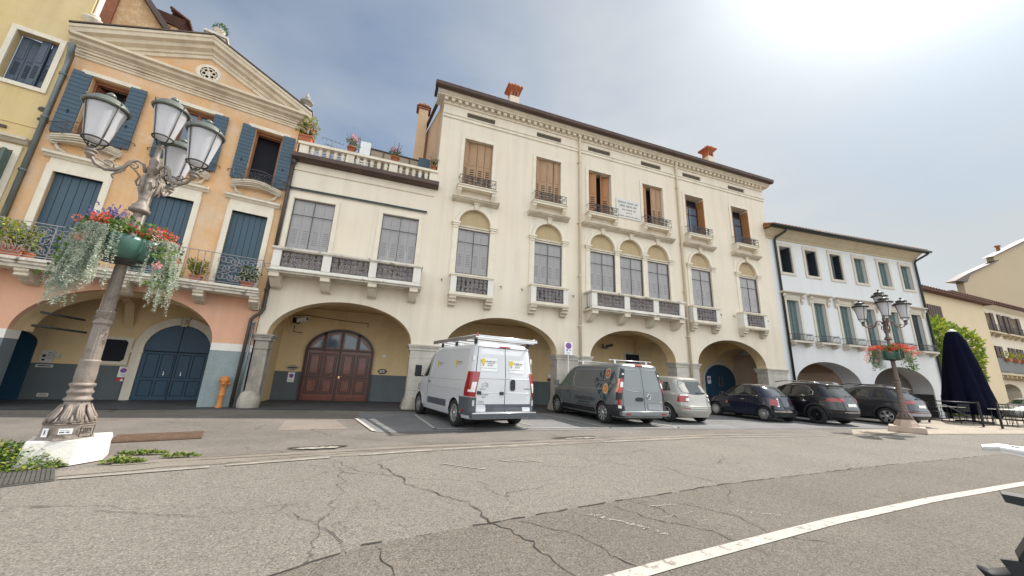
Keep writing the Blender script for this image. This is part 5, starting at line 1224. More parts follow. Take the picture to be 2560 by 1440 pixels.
def planter(label,loc,rz,S,seed,flowers):
    t=thing('flower_planter',label,'planter',loc,rz,'planters on the street lamps'); t.scale=(S,S,S)
    rd=random.Random(seed)
    for a in (RD(-100),RD(-28),RD(140)):
        cx,cy=.19*cos(a),.19*sin(a)
        mb=MB(); mb.lathe([(0.0,2.56),(.10,2.565),(.17,2.61),(.205,2.70),(.215,2.80),(.215,2.86),(.20,2.86)],(cx,cy,0),20); mb.obj('bowl',M['planter'],t)
    mb=MB(); mb.lathe([(.05,2.5),(.09,2.52),(.20,2.62),(.2,2.64),(.08,2.60)],(0,0,0),14); mb.tube([(.24*cos(a),.24*sin(a),2.555) for a in [2*PI*i/16 for i in range(16)]],.012,4,closed=True); mb.obj('bracket',M['lampdk'],t)
    mb=MB()
    for _ in range(46):
        a=rd.uniform(0,2*PI); r=.20+.22*rd.random(); leafball(mb,(r*cos(a),r*sin(a),2.90+.13*rd.random()),(.10,.10,.08),20,.06,.045,rd,(0,0,1),.4)
    for a0 in flowers['side']:
        for _ in range(16):
            a=a0+rd.uniform(-.45,.45); r=.42+.16*rd.random(); leafball(mb,(r*cos(a),r*sin(a),2.88-.65*rd.random()),(.08,.08,.10),13,.055,.04,rd,(0,0,1),.4)
    mb.obj('geranium_leaves',[M['leafg'],M['leafd']],t)
    for nm,mat,n,sp,zr in (('red_blossoms','red',flowers.get('n',40),(.16,.50),(2.95,3.10)),('coral_blossoms','coral',16,(.3,.56),(2.7,3.08)),('pink_blossoms','pink',12,(.3,.60),(2.4,3.05))):
        mb=MB()
        for _ in range(n):
            a=rd.uniform(0,2*PI) if nm=='red_blossoms' or not flowers['side'] else rd.choice(flowers['side'])+rd.uniform(-.6,.6); r=rd.uniform(*sp)*flowers.get('wide',1)
            z=rd.uniform(*zr)-(.0 if r<.4 else (r-.4)*.9*rd.random())
            leafball(mb,(r*cos(a),r*sin(a),z),(.042,.042,.034),24,.030,.026,rd,(0,),.7)
        mb.obj(nm,M[mat],t)
    if flowers.get('lav'):
        mb=MB(); mg=MB()
        for _ in range(70):
            a=flowers['lav']+rd.uniform(-.75,.75); r=.12+.30*rd.random(); h=rd.uniform(.18,.42); tx,ty=rd.uniform(-.12,.12),rd.uniform(-.12,.12)
            x,y=r*cos(a),r*sin(a); mg.tube([(x,y,2.9),(x+tx*.6,y+ty*.6,2.9+h*.7)],.004,3)
            for q in range(12):
                u=rd.uniform(.62,1.0); mb.leaf((x+tx*u,y+ty*u,2.9+h*u),(rd.uniform(-1,1),rd.uniform(-1,1),.6),(rd.uniform(-1,1),rd.uniform(-1,1),0),.028,.018)
            for q in range(5): u=rd.uniform(.0,.5); mg.leaf((x,y,2.92+h*u),(rd.uniform(-1,1),rd.uniform(-1,1),1),(1,0,0),.06,.012)
        mb.obj('lavender_flowers',M['lav'],t); mg.obj('lavender_stems',M['leafg'],t)
    mb=MB()
    for a0,n,Lm in flowers['trail']:
        for _ in range(n):
            a=a0+rd.gauss(0,.21); r=.40+.10*rd.random(); x,y,z=r*cos(a),r*sin(a),2.90+rd.uniform(-.03,.06); L=Lm*rd.uniform(.45,1.0); st=int(L/.016); vx,vy=rd.uniform(-.12,.16)*cos(a),rd.uniform(-.12,.16)*sin(a)
            if rd.random()<.12: L*=1.12
            for q in range(st):
                z-=.0155; x+=vx*.02+rd.uniform(-.004,.004); y+=vy*.02+rd.uniform(-.004,.004)
                for b in range(3): mb.leaf((x,y,z),(rd.uniform(-1,1),rd.uniform(-1,1),rd.uniform(-.5,.5)),(rd.uniform(-1,1),rd.uniform(-1,1),1),.030,.012)
    mb.obj('trailing_silver_plant',M['leafs'],t)
    return t
LX,LY=-3.61,6.23; LR=math.atan2(-LX,LY)   # local -y faces the camera
def plinthA(t):
    b=[(-.33,-.20),(.10,-.29),(.36,-.12),(.42,.26),(-.30,.30)]; u=[(-.29,-.19),(.115,-.25),(.40,-.06),(.40,.25),(-.26,.28)]
    mb=MB(); n=5; mb.add([(x,y,0) for x,y in b]+[(x,y,.28) for x,y in u],[(i,(i+1)%n,n+(i+1)%n,n+i) for i in range(n)]+[tuple(range(n,2*n))]); mb.obj('plinth',M['plinthw'],t,.012)
M['plinthw']=mk('white_painted_concrete',(.70,.67,.62),.85,var=.08,vs=5,fine=.05,streak=.1,wear=((.42,.41,.38),5,.68,.75),bump=.2)
def dirl(dx,dr):  # direction given as seen from the camera: dx to the right, dr away
    return math.atan2(dr,dx)
LA=lamp('street_lamp','nearest ornate taupe street lamp, four frosted lanterns, white plinth in the weeds',(LX,LY,0),LR,1.0,M['lamp'],[RD(180),RD(-46),RD(66)],'dome',plinthA)
PA=planter('round green planter of red geraniums, lavender and long silver trails on the nearest lamp',(LX,LY,0),LR,1.0,5,{'side':[RD(185),RD(-25),RD(150)],'lav':RD(172),'trail':[(RD(-140),120,.92),(RD(-166),60,1.12),(RD(-14),64,.80),(RD(-22),34,1.04),(RD(60),14,.6)]})
# plates on the pedestal
pl=sub('pedestal_plate',LA)
def facew(ang,z,r=.232): return Matrix.Rotation(ang,4,'Z')@Matrix.Translation((0,-r,z))
mb=MB(); mb.T=facew(RD(-4),.375,.236); mb.box(-.055,.055,-.006,0,-.025,.035); mb.obj('plate',M['sign_w'],pl)
mb=MB(); mb.T=facew(RD(-4),.375,.243); words(mb,-.045,.045,-.012,.018,0,0,3); words(mb,-.045,.03,.015,.008,0,0,4); mb.obj('print',M['ink'],pl)
mb=MB(); mb.T=facew(RD(-46),.37,.236); mb.box(-.03,.03,-.006,0,-.05,.045); mb.obj('plate',M['sign_w'],pl); 
mb=MB(); mb.T=facew(RD(-46),.37,.243); mb.box(-.006,.006,-.001,0,-.025,.025); mb.obj('print',M['ink'],pl)
mb=MB(); mb.T=facew(RD(41),.365,.236); mb.wall(rect(-.075,.075,-.065,.065),[rect(-.068,.068,-.058,.058)],.005); words(mb,-.05,.05,.0,.034,-.002,0,5); words(mb,-.045,.04,-.028,.010,-.002,0,6); words(mb,-.03,.03,-.045,.008,-.002,0,7); mb.obj('cast_plate',M['lampdk'],pl)
def plinthB(t):
    mb=MB(); mb.hexa((-.48,.48,-.48,.48),(-.46,.46,-.46,.46),0,.20); mb.box(-.463,-.15,-.484,.3,.0,.202,1) if False else None; mb.obj('plinth',M['pinkst'],t,.02)
    mb=MB(); mb.lathe([(.36,.19),(.33,.30),(.25,.42)],(0,0,0),8,0,False,RD(22.5),RD(382.5)); mb.obj('upper_plinth',M['pinkst'],t)
M['pinkst']=mk('pinkish_limestone',(.47,.37,.30),.85,var=.15,vs=4,fine=.08,streak=.1,bump=.25)
RX,RY=17.1,7.72; RR=math.atan2(-RX,RY)
LB=lamp('street_lamp','farther ornate street lamp, dark brown with pagoda-capped lanterns, before the white house',(RX,RY,0),RR,.945,M['lampbr'],[RD(178),RD(-82),RD(22)],'pagoda',plinthB)
PB=planter('planter of red and coral geraniums on the farther lamp, in front of the white house',(RX,RY,0),RR,.945,9,{'n':120,'wide':1.32,'side':[RD(185),RD(0),RD(-30),RD(200)],'trail':[(RD(-150),70,.78),(RD(-24),60,.55)]})
# ---------------------------------------------------------------- weeds
def weeds(name,label,c,rx,ry,h,n,seed):
    rd=random.Random(seed); mb=MB()
    for _ in range(n):
        a=rd.uniform(0,2*PI); q=rd.random()**.6; x,y=c[0]+rx*q*cos(a),c[1]+ry*q*sin(a); z=h*(1-q*q)*rd.uniform(.2,1)
        mb.leaf((x,y,max(z,.005)),(rd.uniform(-1,1),rd.uniform(-1,1),rd.uniform(-.1,.9)),(rd.uniform(-.6,.6),rd.uniform(-.6,.6),1),rd.uniform(.025,.055),rd.uniform(.018,.035),rd.choice((0,0,1,2)))
    o=mb.obj(name,[M['leafg'],M['leafd'],M['leafy']]); tag(o,label,'weeds'); return o
w1=weeds('weed_clump','big leafy green weed clump spilling round the white lamp plinth',(-3.95,6.0),.55,.30,.28,2600,3)
def more(o,c,rx,ry,h,n,seed): pass
weeds('weed_clump','small weed tuft in the kerb joint just right of the white lamp plinth',(-2.98,6.62),.30,.05,.04,300,4)
weeds('weed_clump','low green weed patch in the gutter in front of the kerb',(-2.93,6.12),.22,.07,.06,320,5)
weeds('weed_clump','narrow strip of weeds along the flush kerb, farthest from the plinth',(-2.45,6.38),.22,.04,.05,220,6)
# ---------------------------------------------------------------- potted plants
def pot(label,p,s,kind,seed,rz=0,grp='potted plants on balconies'):
    t=thing('potted_plant',label,'potted plant',p,rz,grp); rd=random.Random(seed)
    mb=MB()
    if kind.startswith('box'): mb.hexa((-.13*s,.13*s,-.09*s,.09*s),(-.16*s,.16*s,-.12*s,.12*s),0,.20*s); mb.box(-.175*s,.175*s,-.13*s,.13*s,.17*s,.215*s)
    else: mb.lathe([(.09*s,0),(.12*s,.17*s),(.135*s,.17*s),(.135*s,.21*s),(.11*s,.21*s)],(0,0,0),14)
    mb.obj('pot',M['terra'],t)
    mb=MB()
    for _ in range(14): a=rd.uniform(0,6.28); mb.tube([(0,0,.2*s),(.1*s*cos(a),.1*s*sin(a),.42*s),(.2*s*cos(a),.2*s*sin(a),rd.uniform(.4,.75)*s)],.006*s,3)
    mb.obj('stems',M['bark'],t)
    mb=MB()
    if 'bush' in kind:
        for _ in range(26): a=rd.uniform(0,6.28); r=.24*s*rd.random()**.5; leafball(mb,(r*cos(a),r*sin(a),(.30+.42*rd.random())*s),(.10*s,.10*s,.09*s),30,.07*s,.035*s,rd,(0,1),.5)
    else:
        for _ in range(9): a=rd.uniform(0,6.28); r=.13*s*rd.random()**.5; leafball(mb,(r*cos(a),r*sin(a),(.27+.17*rd.random())*s),(.09*s,.09*s,.07*s),20,.06*s,.03*s,rd,(0,1),.5)
    y='yellow' in kind
    mb.obj('foliage',[M['leafy' if y else 'leafg'],M['leafg' if y else 'leafd']],t)
    if 'flower' in kind:
        mb=MB()
        for _ in range(12): a=rd.uniform(0,6.28); r=.18*s*rd.random()**.5; leafball(mb,(r*cos(a),r*sin(a),(.40+.16*rd.random())*s),(.04*s,.04*s,.03*s),14,.035*s,.03*s,rd)
        mb.obj('blossoms',M['pink'],t)
    return t
o2w=lambda x,y,z: tuple(OR.matrix_basis@V((x,y,z)))
pot('yellow-green bush in a square terracotta pot at the left end of the orange house balcony',o2w(-4.97,-.52,3.5),1.15,'boxbushyellow',1,RD(12))
pot('small round terracotta pot beside the yellow-green bush, right edge of its square pot',o2w(-4.72,-.5,3.5),.75,'leafy',7,RD(12))
pot('reddish straggly plant in a terracotta box between the second and third balcony doors',o2w(-1.58,-.45,3.5),.85,'boxbushyellow',2,RD(12))
pot('dark green bush in a terracotta box on the right end of the orange house balcony',o2w(-.36,-.48,3.5),.95,'boxbush',3,RD(12))
G2='flower pots on the terrace balustrade'
pot('terracotta pot with a tall pink-flowered plant on the left end of the terrace balustrade',(-3.72,13.29,9.17),1.3,'boxbushyellowflower',11,0,G2)
pot('terracotta pot of pink flowers on the second pedestal of the terrace balustrade',(-2.2,13.29,9.17),1.25,'leafyflower',12,0,G2)
pot('terracotta pot of bright pink flowers on the third pedestal of the terrace balustrade',(-.62,13.29,9.17),1.2,'leafyflower',13,0,G2)
pot('terracotta pot of white and pink flowers against the tall palace wall',(.9,13.29,9.17),1.05,'leafyflower',14,0,G2)
tw=thing('drying_cloth','white cloth hanging on the terrace beside the awning','cloth',(-1.9,14.6,8.6)); mb=MB()
mb.add([(x,.03*sin(x*40+z*3),z) for z in (2.05,1.2,.2) for x in [-.2+.05*k for k in range(9)]],[(j*9+i,j*9+i+1,j*9+9+i+1,j*9+9+i) for j in range(2) for i in range(8)],0,True); mb.obj('cloth',M['towel'],tw)
mb=MB(); mb.tube([(-.25,0,0),(-.25,0,2.15)]+[(p[0],0,p[1]) for p in scroll(-.30,2.12,.07,1,0,1,8)],.012,5); mb.obj('pole',M['iron'],tw)
an=thing('tv_aerial','thin grey television aerial standing behind the terrace flowers','aerial',(-3.55,16.5,8.3)); mb=MB(); mb.tube([(0,0,0),(0,0,3.3)],.018,5)
for z,w in ((3.2,.45),(2.9,.3),(2.6,.3)):
    mb.tube([(-w,0,z+.12),(w,.1,z)],.01,4)
    for k in range(6): x=-w+2*w*k/5; mb.tube([(x,.02,z+.06-.08),(x,.02,z+.06+.10)],.007,4)
mb.obj('mast',M['iron'],an)
# ---------------------------------------------------------------- signs and wall fittings
def noparking(t,cx,cz,w,h,y,circ=.36,lines=True,seed=0,P=False):
    mb=MB(); mb.box(cx-w/2,cx+w/2,y,y+.008,cz-h/2,cz+h/2); mb.obj('board',M['sign_w'],t)
    z=cz+h*.13 if not P else cz+h*.2; r=w*circ
    mb=MB(); mb.disc((cx,y-.0012,z),r,'y',24,0,r*.78); mb.T=Matrix.Translation((cx,y-.0024,z))@Matrix.Rotation(RD(45),4,'Y'); mb.box(-r*.8,r*.8,0,.0004,-r*.12,r*.12); mb.obj('red_ring',M['sign_r'],t)
    mb=MB(); mb.disc((cx,y-.0008,z),r*.8,'y',24)
    if P: mb.box(cx-w*.3,cx-w*.06,y-.001,y,cz-h*.22,cz-h*.08)
    mb.obj('blue_field',M['sign_b'],t)
    mb=MB()
    if P:
        mb.prism([(cx+.06*w,cz-h*.17),(cx+.10*w,cz-h*.12),(cx+.30*w,cz-h*.12),(cx+.34*w,cz-h*.17)],y-.001,y); words(mb,cx-w*.3,cx+w*.2,cz-h*.36,h*.035,y-.001,0,seed); words(mb,cx-w*.1,cx+w*.15,cz-h*.42,h*.03,y-.001,0,seed+1)
    else:
        text_mesh(mb,'PASSO',h*.11,Matrix.Translation((cx,y-.001,cz-h*.27))); text_mesh(mb,'CARRABILE',h*.09,Matrix.Translation((cx,y-.001,cz-h*.40))); words(mb,cx-w*.32,cx+w*.3,cz+h*.42,h*.035,y-.001,0,seed)
    mb.obj('lettering',M['ink'],t)
    if P:
        mb=MB(); text_mesh(mb,'P',h*.14,Matrix.Translation((cx-w*.18,y-.002,cz-h*.20))); mb.obj('letter_p',M['sign_w'],t)
t=thing('no_parking_sign','white no-parking sign on a thin pole between the two vans','road sign',(6.86,12.86,0)); noparking(t,0,2.44,.36,.50,0,.36,True,3,True)
mb=MB(); mb.tube([(0,.04,0),(0,.04,2.66)],.028,8); mb.obj('pole',M['metall'],t)
t=thing('driveway_sign','white no-parking plate on the grey wall left of the brown door','wall sign',(0,16.27,0)); noparking(t,-3.41,.85,.23,.38,0,.34,True,4)
t=thing('driveway_sign','no-parking plate with a small red notice below it, left of the blue arched door','wall sign',OR.matrix_basis@V((0,2.56,0)),RD(12)); noparking(t,-3.33,.85,.21,.33,0,.36,True,5)
mb=MB(); mb.box(-3.435,-3.225,.0,.006,.56,.675); mb.obj('red_notice',M['sign_r'],t); mb=MB(); mb.add([(-3.35,-.001,.565),(-3.27,-.001,.565),(-3.31,-.001,.66)],[(0,1,2)]); mb.obj('white_triangle',M['sign_w'],t)
t=thing('driveway_sign','small no-parking plate on the dark blue door in the farthest arch','wall sign',(17.72,16.18,0)); noparking(t,0,1.55,.24,.42,0,.36,True,6)
t=thing('letter_slot','lozenge-shaped stone letter slot above the plate left of the brown door','letter slot',(-3.41,16.29,1.21))
mb=MB(); mb.prism([(-.24,0),(-.15,.06),(-.06,.10),(.06,.10),(.15,.06),(.24,0),(.15,-.06),(.06,-.10),(-.06,-.10),(-.15,-.06)],-.03,.01); mb.obj('plate',M['pierdark'],t); mb=MB(); mb.box(-.15,.15,-.034,-.03,-.02,.015); mb.obj('slot',M['void'],t)
t=thing('name_plaque','dark lozenge plaque with pale lettering on the wall right of the brown door','plaque',(-.09,16.29,1.21))
mb=MB(); mb.prism([(-.20,0),(-.10,.10),(.10,.10),(.20,0),(.10,-.10),(-.10,-.10)],-.03,.01); mb.obj('plate',M['brown_dark'],t)
mb=MB()
for k,z in enumerate((.03,-.01,-.05)): words(mb,-.11,.11,z,.028,-.033,0,k+3)
mb.obj('lettering',M['sign_w'],t)
t=thing('house_number','small white house number tile right of the brown door','house number',(-.10,16.29,1.84)); mb=MB(); mb.box(-.07,.07,-.015,.01,-.05,.05); mb.obj('tile',M['sign_w'],t); mb=MB(); text_mesh(mb,'8',.07,Matrix.Translation((0,-.017,-.025))); mb.obj('numeral',M['ink'],t)
t=thing('diamond_plaque','pair of small diamond plaques, one white one brown, behind the grey van','plaque',(7.63,16.28,1.25))
for z,m in ((.09,'sign_w'),(-.09,'brown_dark')):
    mb=MB(); mb.prism([(-.13,z),(0,z+.09),(.13,z),(0,z-.09)],-.02,.01); mb.obj('diamond',M[m],t)
t=thing('marble_tablet','grey marble memorial tablet with five lines of lettering between two upper windows','tablet',(10.25,13.2,9.37))
mb=MB(); mb.box(-.70,.70,-.04,.01,-.51,.51); mb.obj('slab',M['marble'],t,.008)
mb=MB()
for k,(z,a,b,h) in enumerate(((.30,-.60,.60,.105),(.11,-.50,.56,.12),(-.07,-.38,.42,.09),(-.22,-.16,.22,.08),(-.40,-.60,.62,.075))): words(mb,a,b,z-.03,h,-.0415,0,k+20)
mb.obj('lettering',M['inkg'],t)
def cctv(label,p,rz,mt_):
    t=thing('security_camera',label,'camera',p,rz)
    mb=MB(); mb.T=Matrix.Rotation(RD(-14),4,'Y'); mb.box(-.05,.32,-.06,.06,-.06,.05); mb.box(-.06,.36,-.075,.075,.05,.065); mb.obj('housing',M[mt_],t,.01)
    mb=MB(); mb.T=Matrix.Rotation(RD(-14),4,'Y'); mb.box(.32,.325,-.045,.045,-.045,.04); mb.obj('lens',M['void'],t)
    mb=MB(); mb.tube([(.05,0,-.05),(-.02,0,-.12),(-.14,.0,-.08),(-.18,.0,.02)],.025,6); mb.box(-.22,-.17,-.07,.07,-.1,.12); mb.obj('mount',M['metald'],t); return t
cctv('white security camera under the vault of the first cream arch',(-3.35,15.6,2.98),RD(-25),'w_paint')
cctv('dark security camera under the third arch above the grey van',(10.75,16.0,2.98),RD(-25),'metald')
mb=MB(); mb.tube([(-3.9,16.27,3.2),(-3.3,16.27,3.3),(-1.5,16.27,3.17),(-.9,16.27,3.17),(-.9,16.27,3.0)],.014,5); mb.tube([(-3.62,16.27,2.85),(-3.62,16.27,2.6),(-3.3,16.27,2.58)],.014,5); o=mb.obj('wall_cable',M['gutter']); tag(o,'brown cable run along the ochre wall under the first cream arch','cable')
t=thing('intercom_panel','pale intercom and bell panel on the ochre wall at far left','intercom',OR.matrix_basis@V((-5.03,2.56,1.22)),RD(12))
mb=MB(); mb.box(-.13,.13,0,.03,-.17,.17); mb.obj('panel',M['marble'],t)
mb=MB(); mb.box(-.09,-.02,-.004,0,-.02,.06)
for z in (.11,.07,.03,-.02,-.07): words(mb,.01,.11,z,.02,-.003,0,int(z*100)+9)
mb.box(-.08,-.02,-.004,0,-.12,-.07); mb.obj('buttons',M['ink'],t)
mb=MB(); mb.box(.16,.27,-.05,.02,-.02,.10); mb.obj('housing',M['boxgr'],t)
t=thing('mail_slot','white-framed letter slot in the grey wainscot under the intercom','letter slot',OR.matrix_basis@V((-5.02,2.57,.95)),RD(12)); mb=MB(); mb.wall(rect(-.17,.17,-.04,.04),[rect(-.13,.13,-.015,.015)],.02); mb.obj('frame',M['marble'],t); mb=MB(); mb.box(-.13,.13,.008,.015,-.015,.015); mb.obj('slot',M['void'],t)
t=thing('floor_vent','small white-framed vent low on the grey wainscot at far left','vent',OR.matrix_basis@V((-4.86,2.57,.13)),RD(12)); mb=MB(); mb.wall(rect(-.11,.11,-.05,.05),[rect(-.08,.08,-.03,.03)],.02); mb.obj('frame',M['marble'],t); mb=MB(); mb.box(-.08,.08,.008,.015,-.03,.03); mb.obj('grille',M['pierdark'],t)
t=thing('cable_box','small pale electric box with a cable under the orange balcony','electric box',OR.matrix_basis@V((-.05,-.02,3.06)),RD(12)); mb=MB(); mb.box(-.085,.085,-.12,.02,-.13,.13); mb.obj('housing',M['boxgr'],t,.015); mb=MB(); mb.tube([(-.07,-.05,.13),(-.15,-.05,.08),(-.17,-.05,-.06),(-.07,-.05,-.16),(.12,-.06,-.1)],.010,5); mb.obj('cable',M['iron'],t)
t=thing('standpipe','weathered orange iron standpipe against the rough blue pier','standpipe',OR.matrix_basis@V((-.40,-.13,0)),RD(12))
mb=MB(); mb.lathe([(.085,0),(.085,.05),(.06,.07),(.065,.30),(.08,.33),(.08,.37),(.065,.39),(.075,.62),(.095,.66),(.10,.70)],(0,0,0),14); mb.obj('body',M['postor'],t)
mb=MB(); mb.lathe([(.10,.70),(.125,.74),(.125,.80),(.10,.83),(.10,.86),(.085,.88),(0,.89)],(0,0,0),8); mb.tube([(.0,-.08,.68),(0,-.15,.68)],.04,8); mb.tube([(.08,0,.68),(.15,0,.66)],.035,8); mb.obj('head',M['postor'],t)
# ---------------------------------------------------------------- vehicles
def paint(name,col,rough=.28,metal=0,coat=.6,var=.03):
    return mk(name,col,rough,metal,var,2,.0,40,coat=coat,bump=0)
M['pwhite']=paint('white_van_paint',(.60,.615,.64)); M['pgrey']=paint('grey_van_paint',(.17,.185,.19),.3,.25)
M['psilver']=paint('champagne_silver_paint',(.36,.35,.315),.32,.35); M['pblue']=paint('dark_blue_car_paint',(.010,.014,.032),.15)
M['pblack']=paint('black_car_paint',(.008,.008,.010),.15); M['pgrph']=paint('graphite_car_paint',(.045,.045,.052),.22,.3)
M['pfar']=paint('far_car_paint',(.12,.13,.125),.25,.3)
M['clad']=mk('grey_plastic_cladding',(.075,.085,.10),.6,var=.08); M['cladd']=mk('black_plastic',(.02,.021,.023),.6,var=.1)
M['tyre']=mk('tyre_rubber',(.018,.018,.019),.85,var=.15); M['alloy']=mk('alloy_wheel',(.62,.62,.63),.3,.8,var=.04); M['alloyb']=mk('black_wheel',(.02,.02,.022),.35,.5)
M['tail']=mk('red_tail_lamp',(.30,.008,.012),.12,var=.05,fine=0,coat=.8); M['lampw']=mk('clear_lamp',(.75,.74,.72),.12,fine=0,coat=.8); M['orangel']=mk('orange_lamp',(.75,.22,.08),.15,fine=0,coat=.8)
M['cglass']=mk('dark_car_glass',(.012,.018,.018),.03,var=.02,fine=0,spec=.9,coat=.5); M['gglass']=mk('green_tinted_glass',(.05,.13,.105),.04,var=.05,fine=0,spec=.9,coat=.4)
M['chrome']=mk('chrome_trim',(.7,.7,.7),.12,1,fine=0); M['seamd']=mk('door_gap',(.03,.03,.033),.9,fine=0); M['seaml']=mk('light_door_gap',(.30,.31,.33),.8,fine=0); M['alu']=mk('aluminium_rack',(.66,.67,.68),.3,.8)
M['under']=mk('underbody',(.012,.012,.013),.9)
def itp(tab,z):
    if z<=tab[0][0]: return tab[0][1]
    for (a,b),(c,d) in zip(tab,tab[1:]):
        if z<=c:
            t=(z-a)/(c-a); return b+(d-b)*t
    return tab[-1][1]
class Body:
    """vehicle skin: rear at y=0, nose at y=L; tables give rear, nose and half width at each height"""
    def __init__(s,yr,yf,w,zs,nr=6,nf=4,K=120):
        s.yr,s.yf,s.w,s.zs,s.nr,s.nf,s.K=yr,yf,w,zs,nr,nf,K; s.cache={}
    def ring(s,z):
        k=round(z,4)
        if k in s.cache: return s.cache[k]
        a,b,w=itp(s.yr,z),itp(s.yf,z),itp(s.w,z); m=a+(b-a)*.45
        P=[]
        for i in range(480):
            th=2*PI*i/480-PI/2; c,sn=cos(th),sin(th); n=s.nf if sn>0 else s.nr; h=(b-m) if sn>0 else (m-a)
            x=math.copysign(abs(c)**(2/n),c)*w; y=m+math.copysign(abs(sn)**(2/n),sn)*h; P.append((x,y))
        L=[0]
        for p,q in zip(P,P[1:]+P[:1]): L.append(L[-1]+math.hypot(q[0]-p[0],q[1]-p[1]))
        s.cache[k]=(P,L); return P,L
    def at(s,u,z):   # u in 0..1, starts rear centre and runs to the right side (+x)
        P,L=s.ring(z); t=(u%1)*L[-1]; lo,hi=0,480
        while hi-lo>1:
            md=(lo+hi)//2
            if L[md]<=t: lo=md
            else: hi=md
        f=(t-L[lo])/max(1e-9,L[lo+1]-L[lo]); p,q=P[lo],P[(lo+1)%480]
        return V((p[0]+(q[0]-p[0])*f,p[1]+(q[1]-p[1])*f,z))
    def side(s,y,z,sg=-1,off=.006):
        a,b,w=itp(s.yr,z),itp(s.yf,z),itp(s.w,z); m=a+(b-a)*.45; n=s.nf if y>m else s.nr; h=(b-m) if y>m else (m-a)
        t=min(.999,abs(y-m)/h); return V((sg*(w*(1-t**n)**(1/n)+off),y,z))
    def rear(s,x,z,off=.006):
        a,b,w=itp(s.yr,z),itp(s.yf,z),itp(s.w,z); m=a+(b-a)*.45; t=min(.999,abs(x)/w); n=s.nr
        return V((x,m-(m-a)*(1-t**n)**(1/n)-off,z))
    def front(s,x,z,off=.006):
        a,b,w=itp(s.yr,z),itp(s.yf,z),itp(s.w,z); m=a+(b-a)*.45; t=min(.999,abs(x)/w); n=s.nf
        return V((x,m+(b-m)*(1-t**n)**(1/n)+off,z))
    def skin(s,mb,arches,Ra):
        K=s.K; rows=[]
        for z in s.zs:
            row=[s.at(i/K,z) for i in range(K)]
            for p in row:
                for (yc,zc) in arches:
                    d=math.hypot(p.y-yc,p.z-zc)
                    if abs(p.x)>.55*itp(s.w,z) and Ra-.05<d<Ra+.035:
                        p.y=yc+(p.y-yc)*Ra/d; p.z=zc+(p.z-zc)*Ra/d
            rows.append(row)
        vs=[p for r in rows for p in r]; fs=[]
        for i in range(len(rows)-1):
            for j in range(K):
                f=(i*K+j,i*K+(j+1)%K,(i+1)*K+(j+1)%K,(i+1)*K+j)
                c=sum((vs[k] for k in f),V())/4
                if any(math.hypot(c.y-yc,c.z-zc)<Ra-.004 and abs(c.x)>.5*itp(s.w,c.z) for yc,zc in arches): continue
                fs.append(f)
        mb.add(vs,fs,0,True); mb.add(rows[-1],[tuple(range(K))],0,True); mb.add([V((p.x,p.y,s.zs[0])) for p in rows[0]],[tuple(range(K))],0)
    def poly(s,mb,pts,fn,mi=0,**kw):  # polygon of (a,z) laid on a face
        pp=[]
        for a,b in zip(pts,pts[1:]+pts[:1]):
            n=max(1,int(math.hypot(b[0]-a[0],b[1]-a[1])/.09)); pp+=[(a[0]+(b[0]-a[0])*i/n,a[1]+(b[1]-a[1])*i/n) for i in range(n)]
        # inner grid rows give the patch the body's curve
        zs=sorted(set([round(p[1],3) for p in pp])); tr=tessellate_polygon([[V((p[0],p[1],0)) for p in pp]])
        vs=[(p[0],p[1]) for p in pp]; fs=[list(t) for t in tr]
        for _ in range(2):
            ed={}; nf=[]
            for t in fs:
                m=[]
                for i in range(3):
                    a,b=t[i],t[(i+1)%3]; k=(min(a,b),max(a,b))
                    if k not in ed: ed[k]=len(vs); vs.append(((vs[a][0]+vs[b][0])/2,(vs[a][1]+vs[b][1])/2))
                    m.append(ed[k])
                nf+=[[t[0],m[0],m[2]],[m[0],t[1],m[1]],[m[2],m[1],t[2]],m]
            fs=nf
        mb.add([fn(a,z,**kw) for a,z in vs],[tuple(f) for f in fs],mi,True)
    def band(s,mb,u0,u1,z0,z1,off=.008,nu=14,nz=6,mi=0,th=0):
        vs=[]
        for j in range(nz+1):
            for i in range(nu+1):
                z=z0+(z1-z0)*j/nz; p=s.at(u0+(u1-u0)*i/nu,z); c=V((0,(itp(s.yr,z)+itp(s.yf,z))/2,z)); 
                q=s.at(u0+(u1-u0)*i/nu+.002,z); r=s.at(u0+(u1-u0)*i/nu-.002,z); t=(q-r); n=V((t.y,-t.x,0)).normalized(); vs.append(p+n*off)
        mb.add(vs,[(j*(nu+1)+i,j*(nu+1)+i+1,(j+1)*(nu+1)+i+1,(j+1)*(nu+1)+i) for j in range(nz) for i in range(nu)],mi,True)
    def seam(s,mb,pts,fn,r=.006,mi=0,**kw):
        pp=[]
        for a,b in zip(pts,pts[1:]):
            n=max(1,int(math.hypot(b[0]-a[0],b[1]-a[1])/.1)); pp+=[(a[0]+(b[0]-a[0])*i/n,a[1]+(b[1]-a[1])*i/n) for i in range(n)]
        pp.append(pts[-1]); mb.tube([fn(a,z,off=.001,**kw) for a,z in pp],r,4,mi)
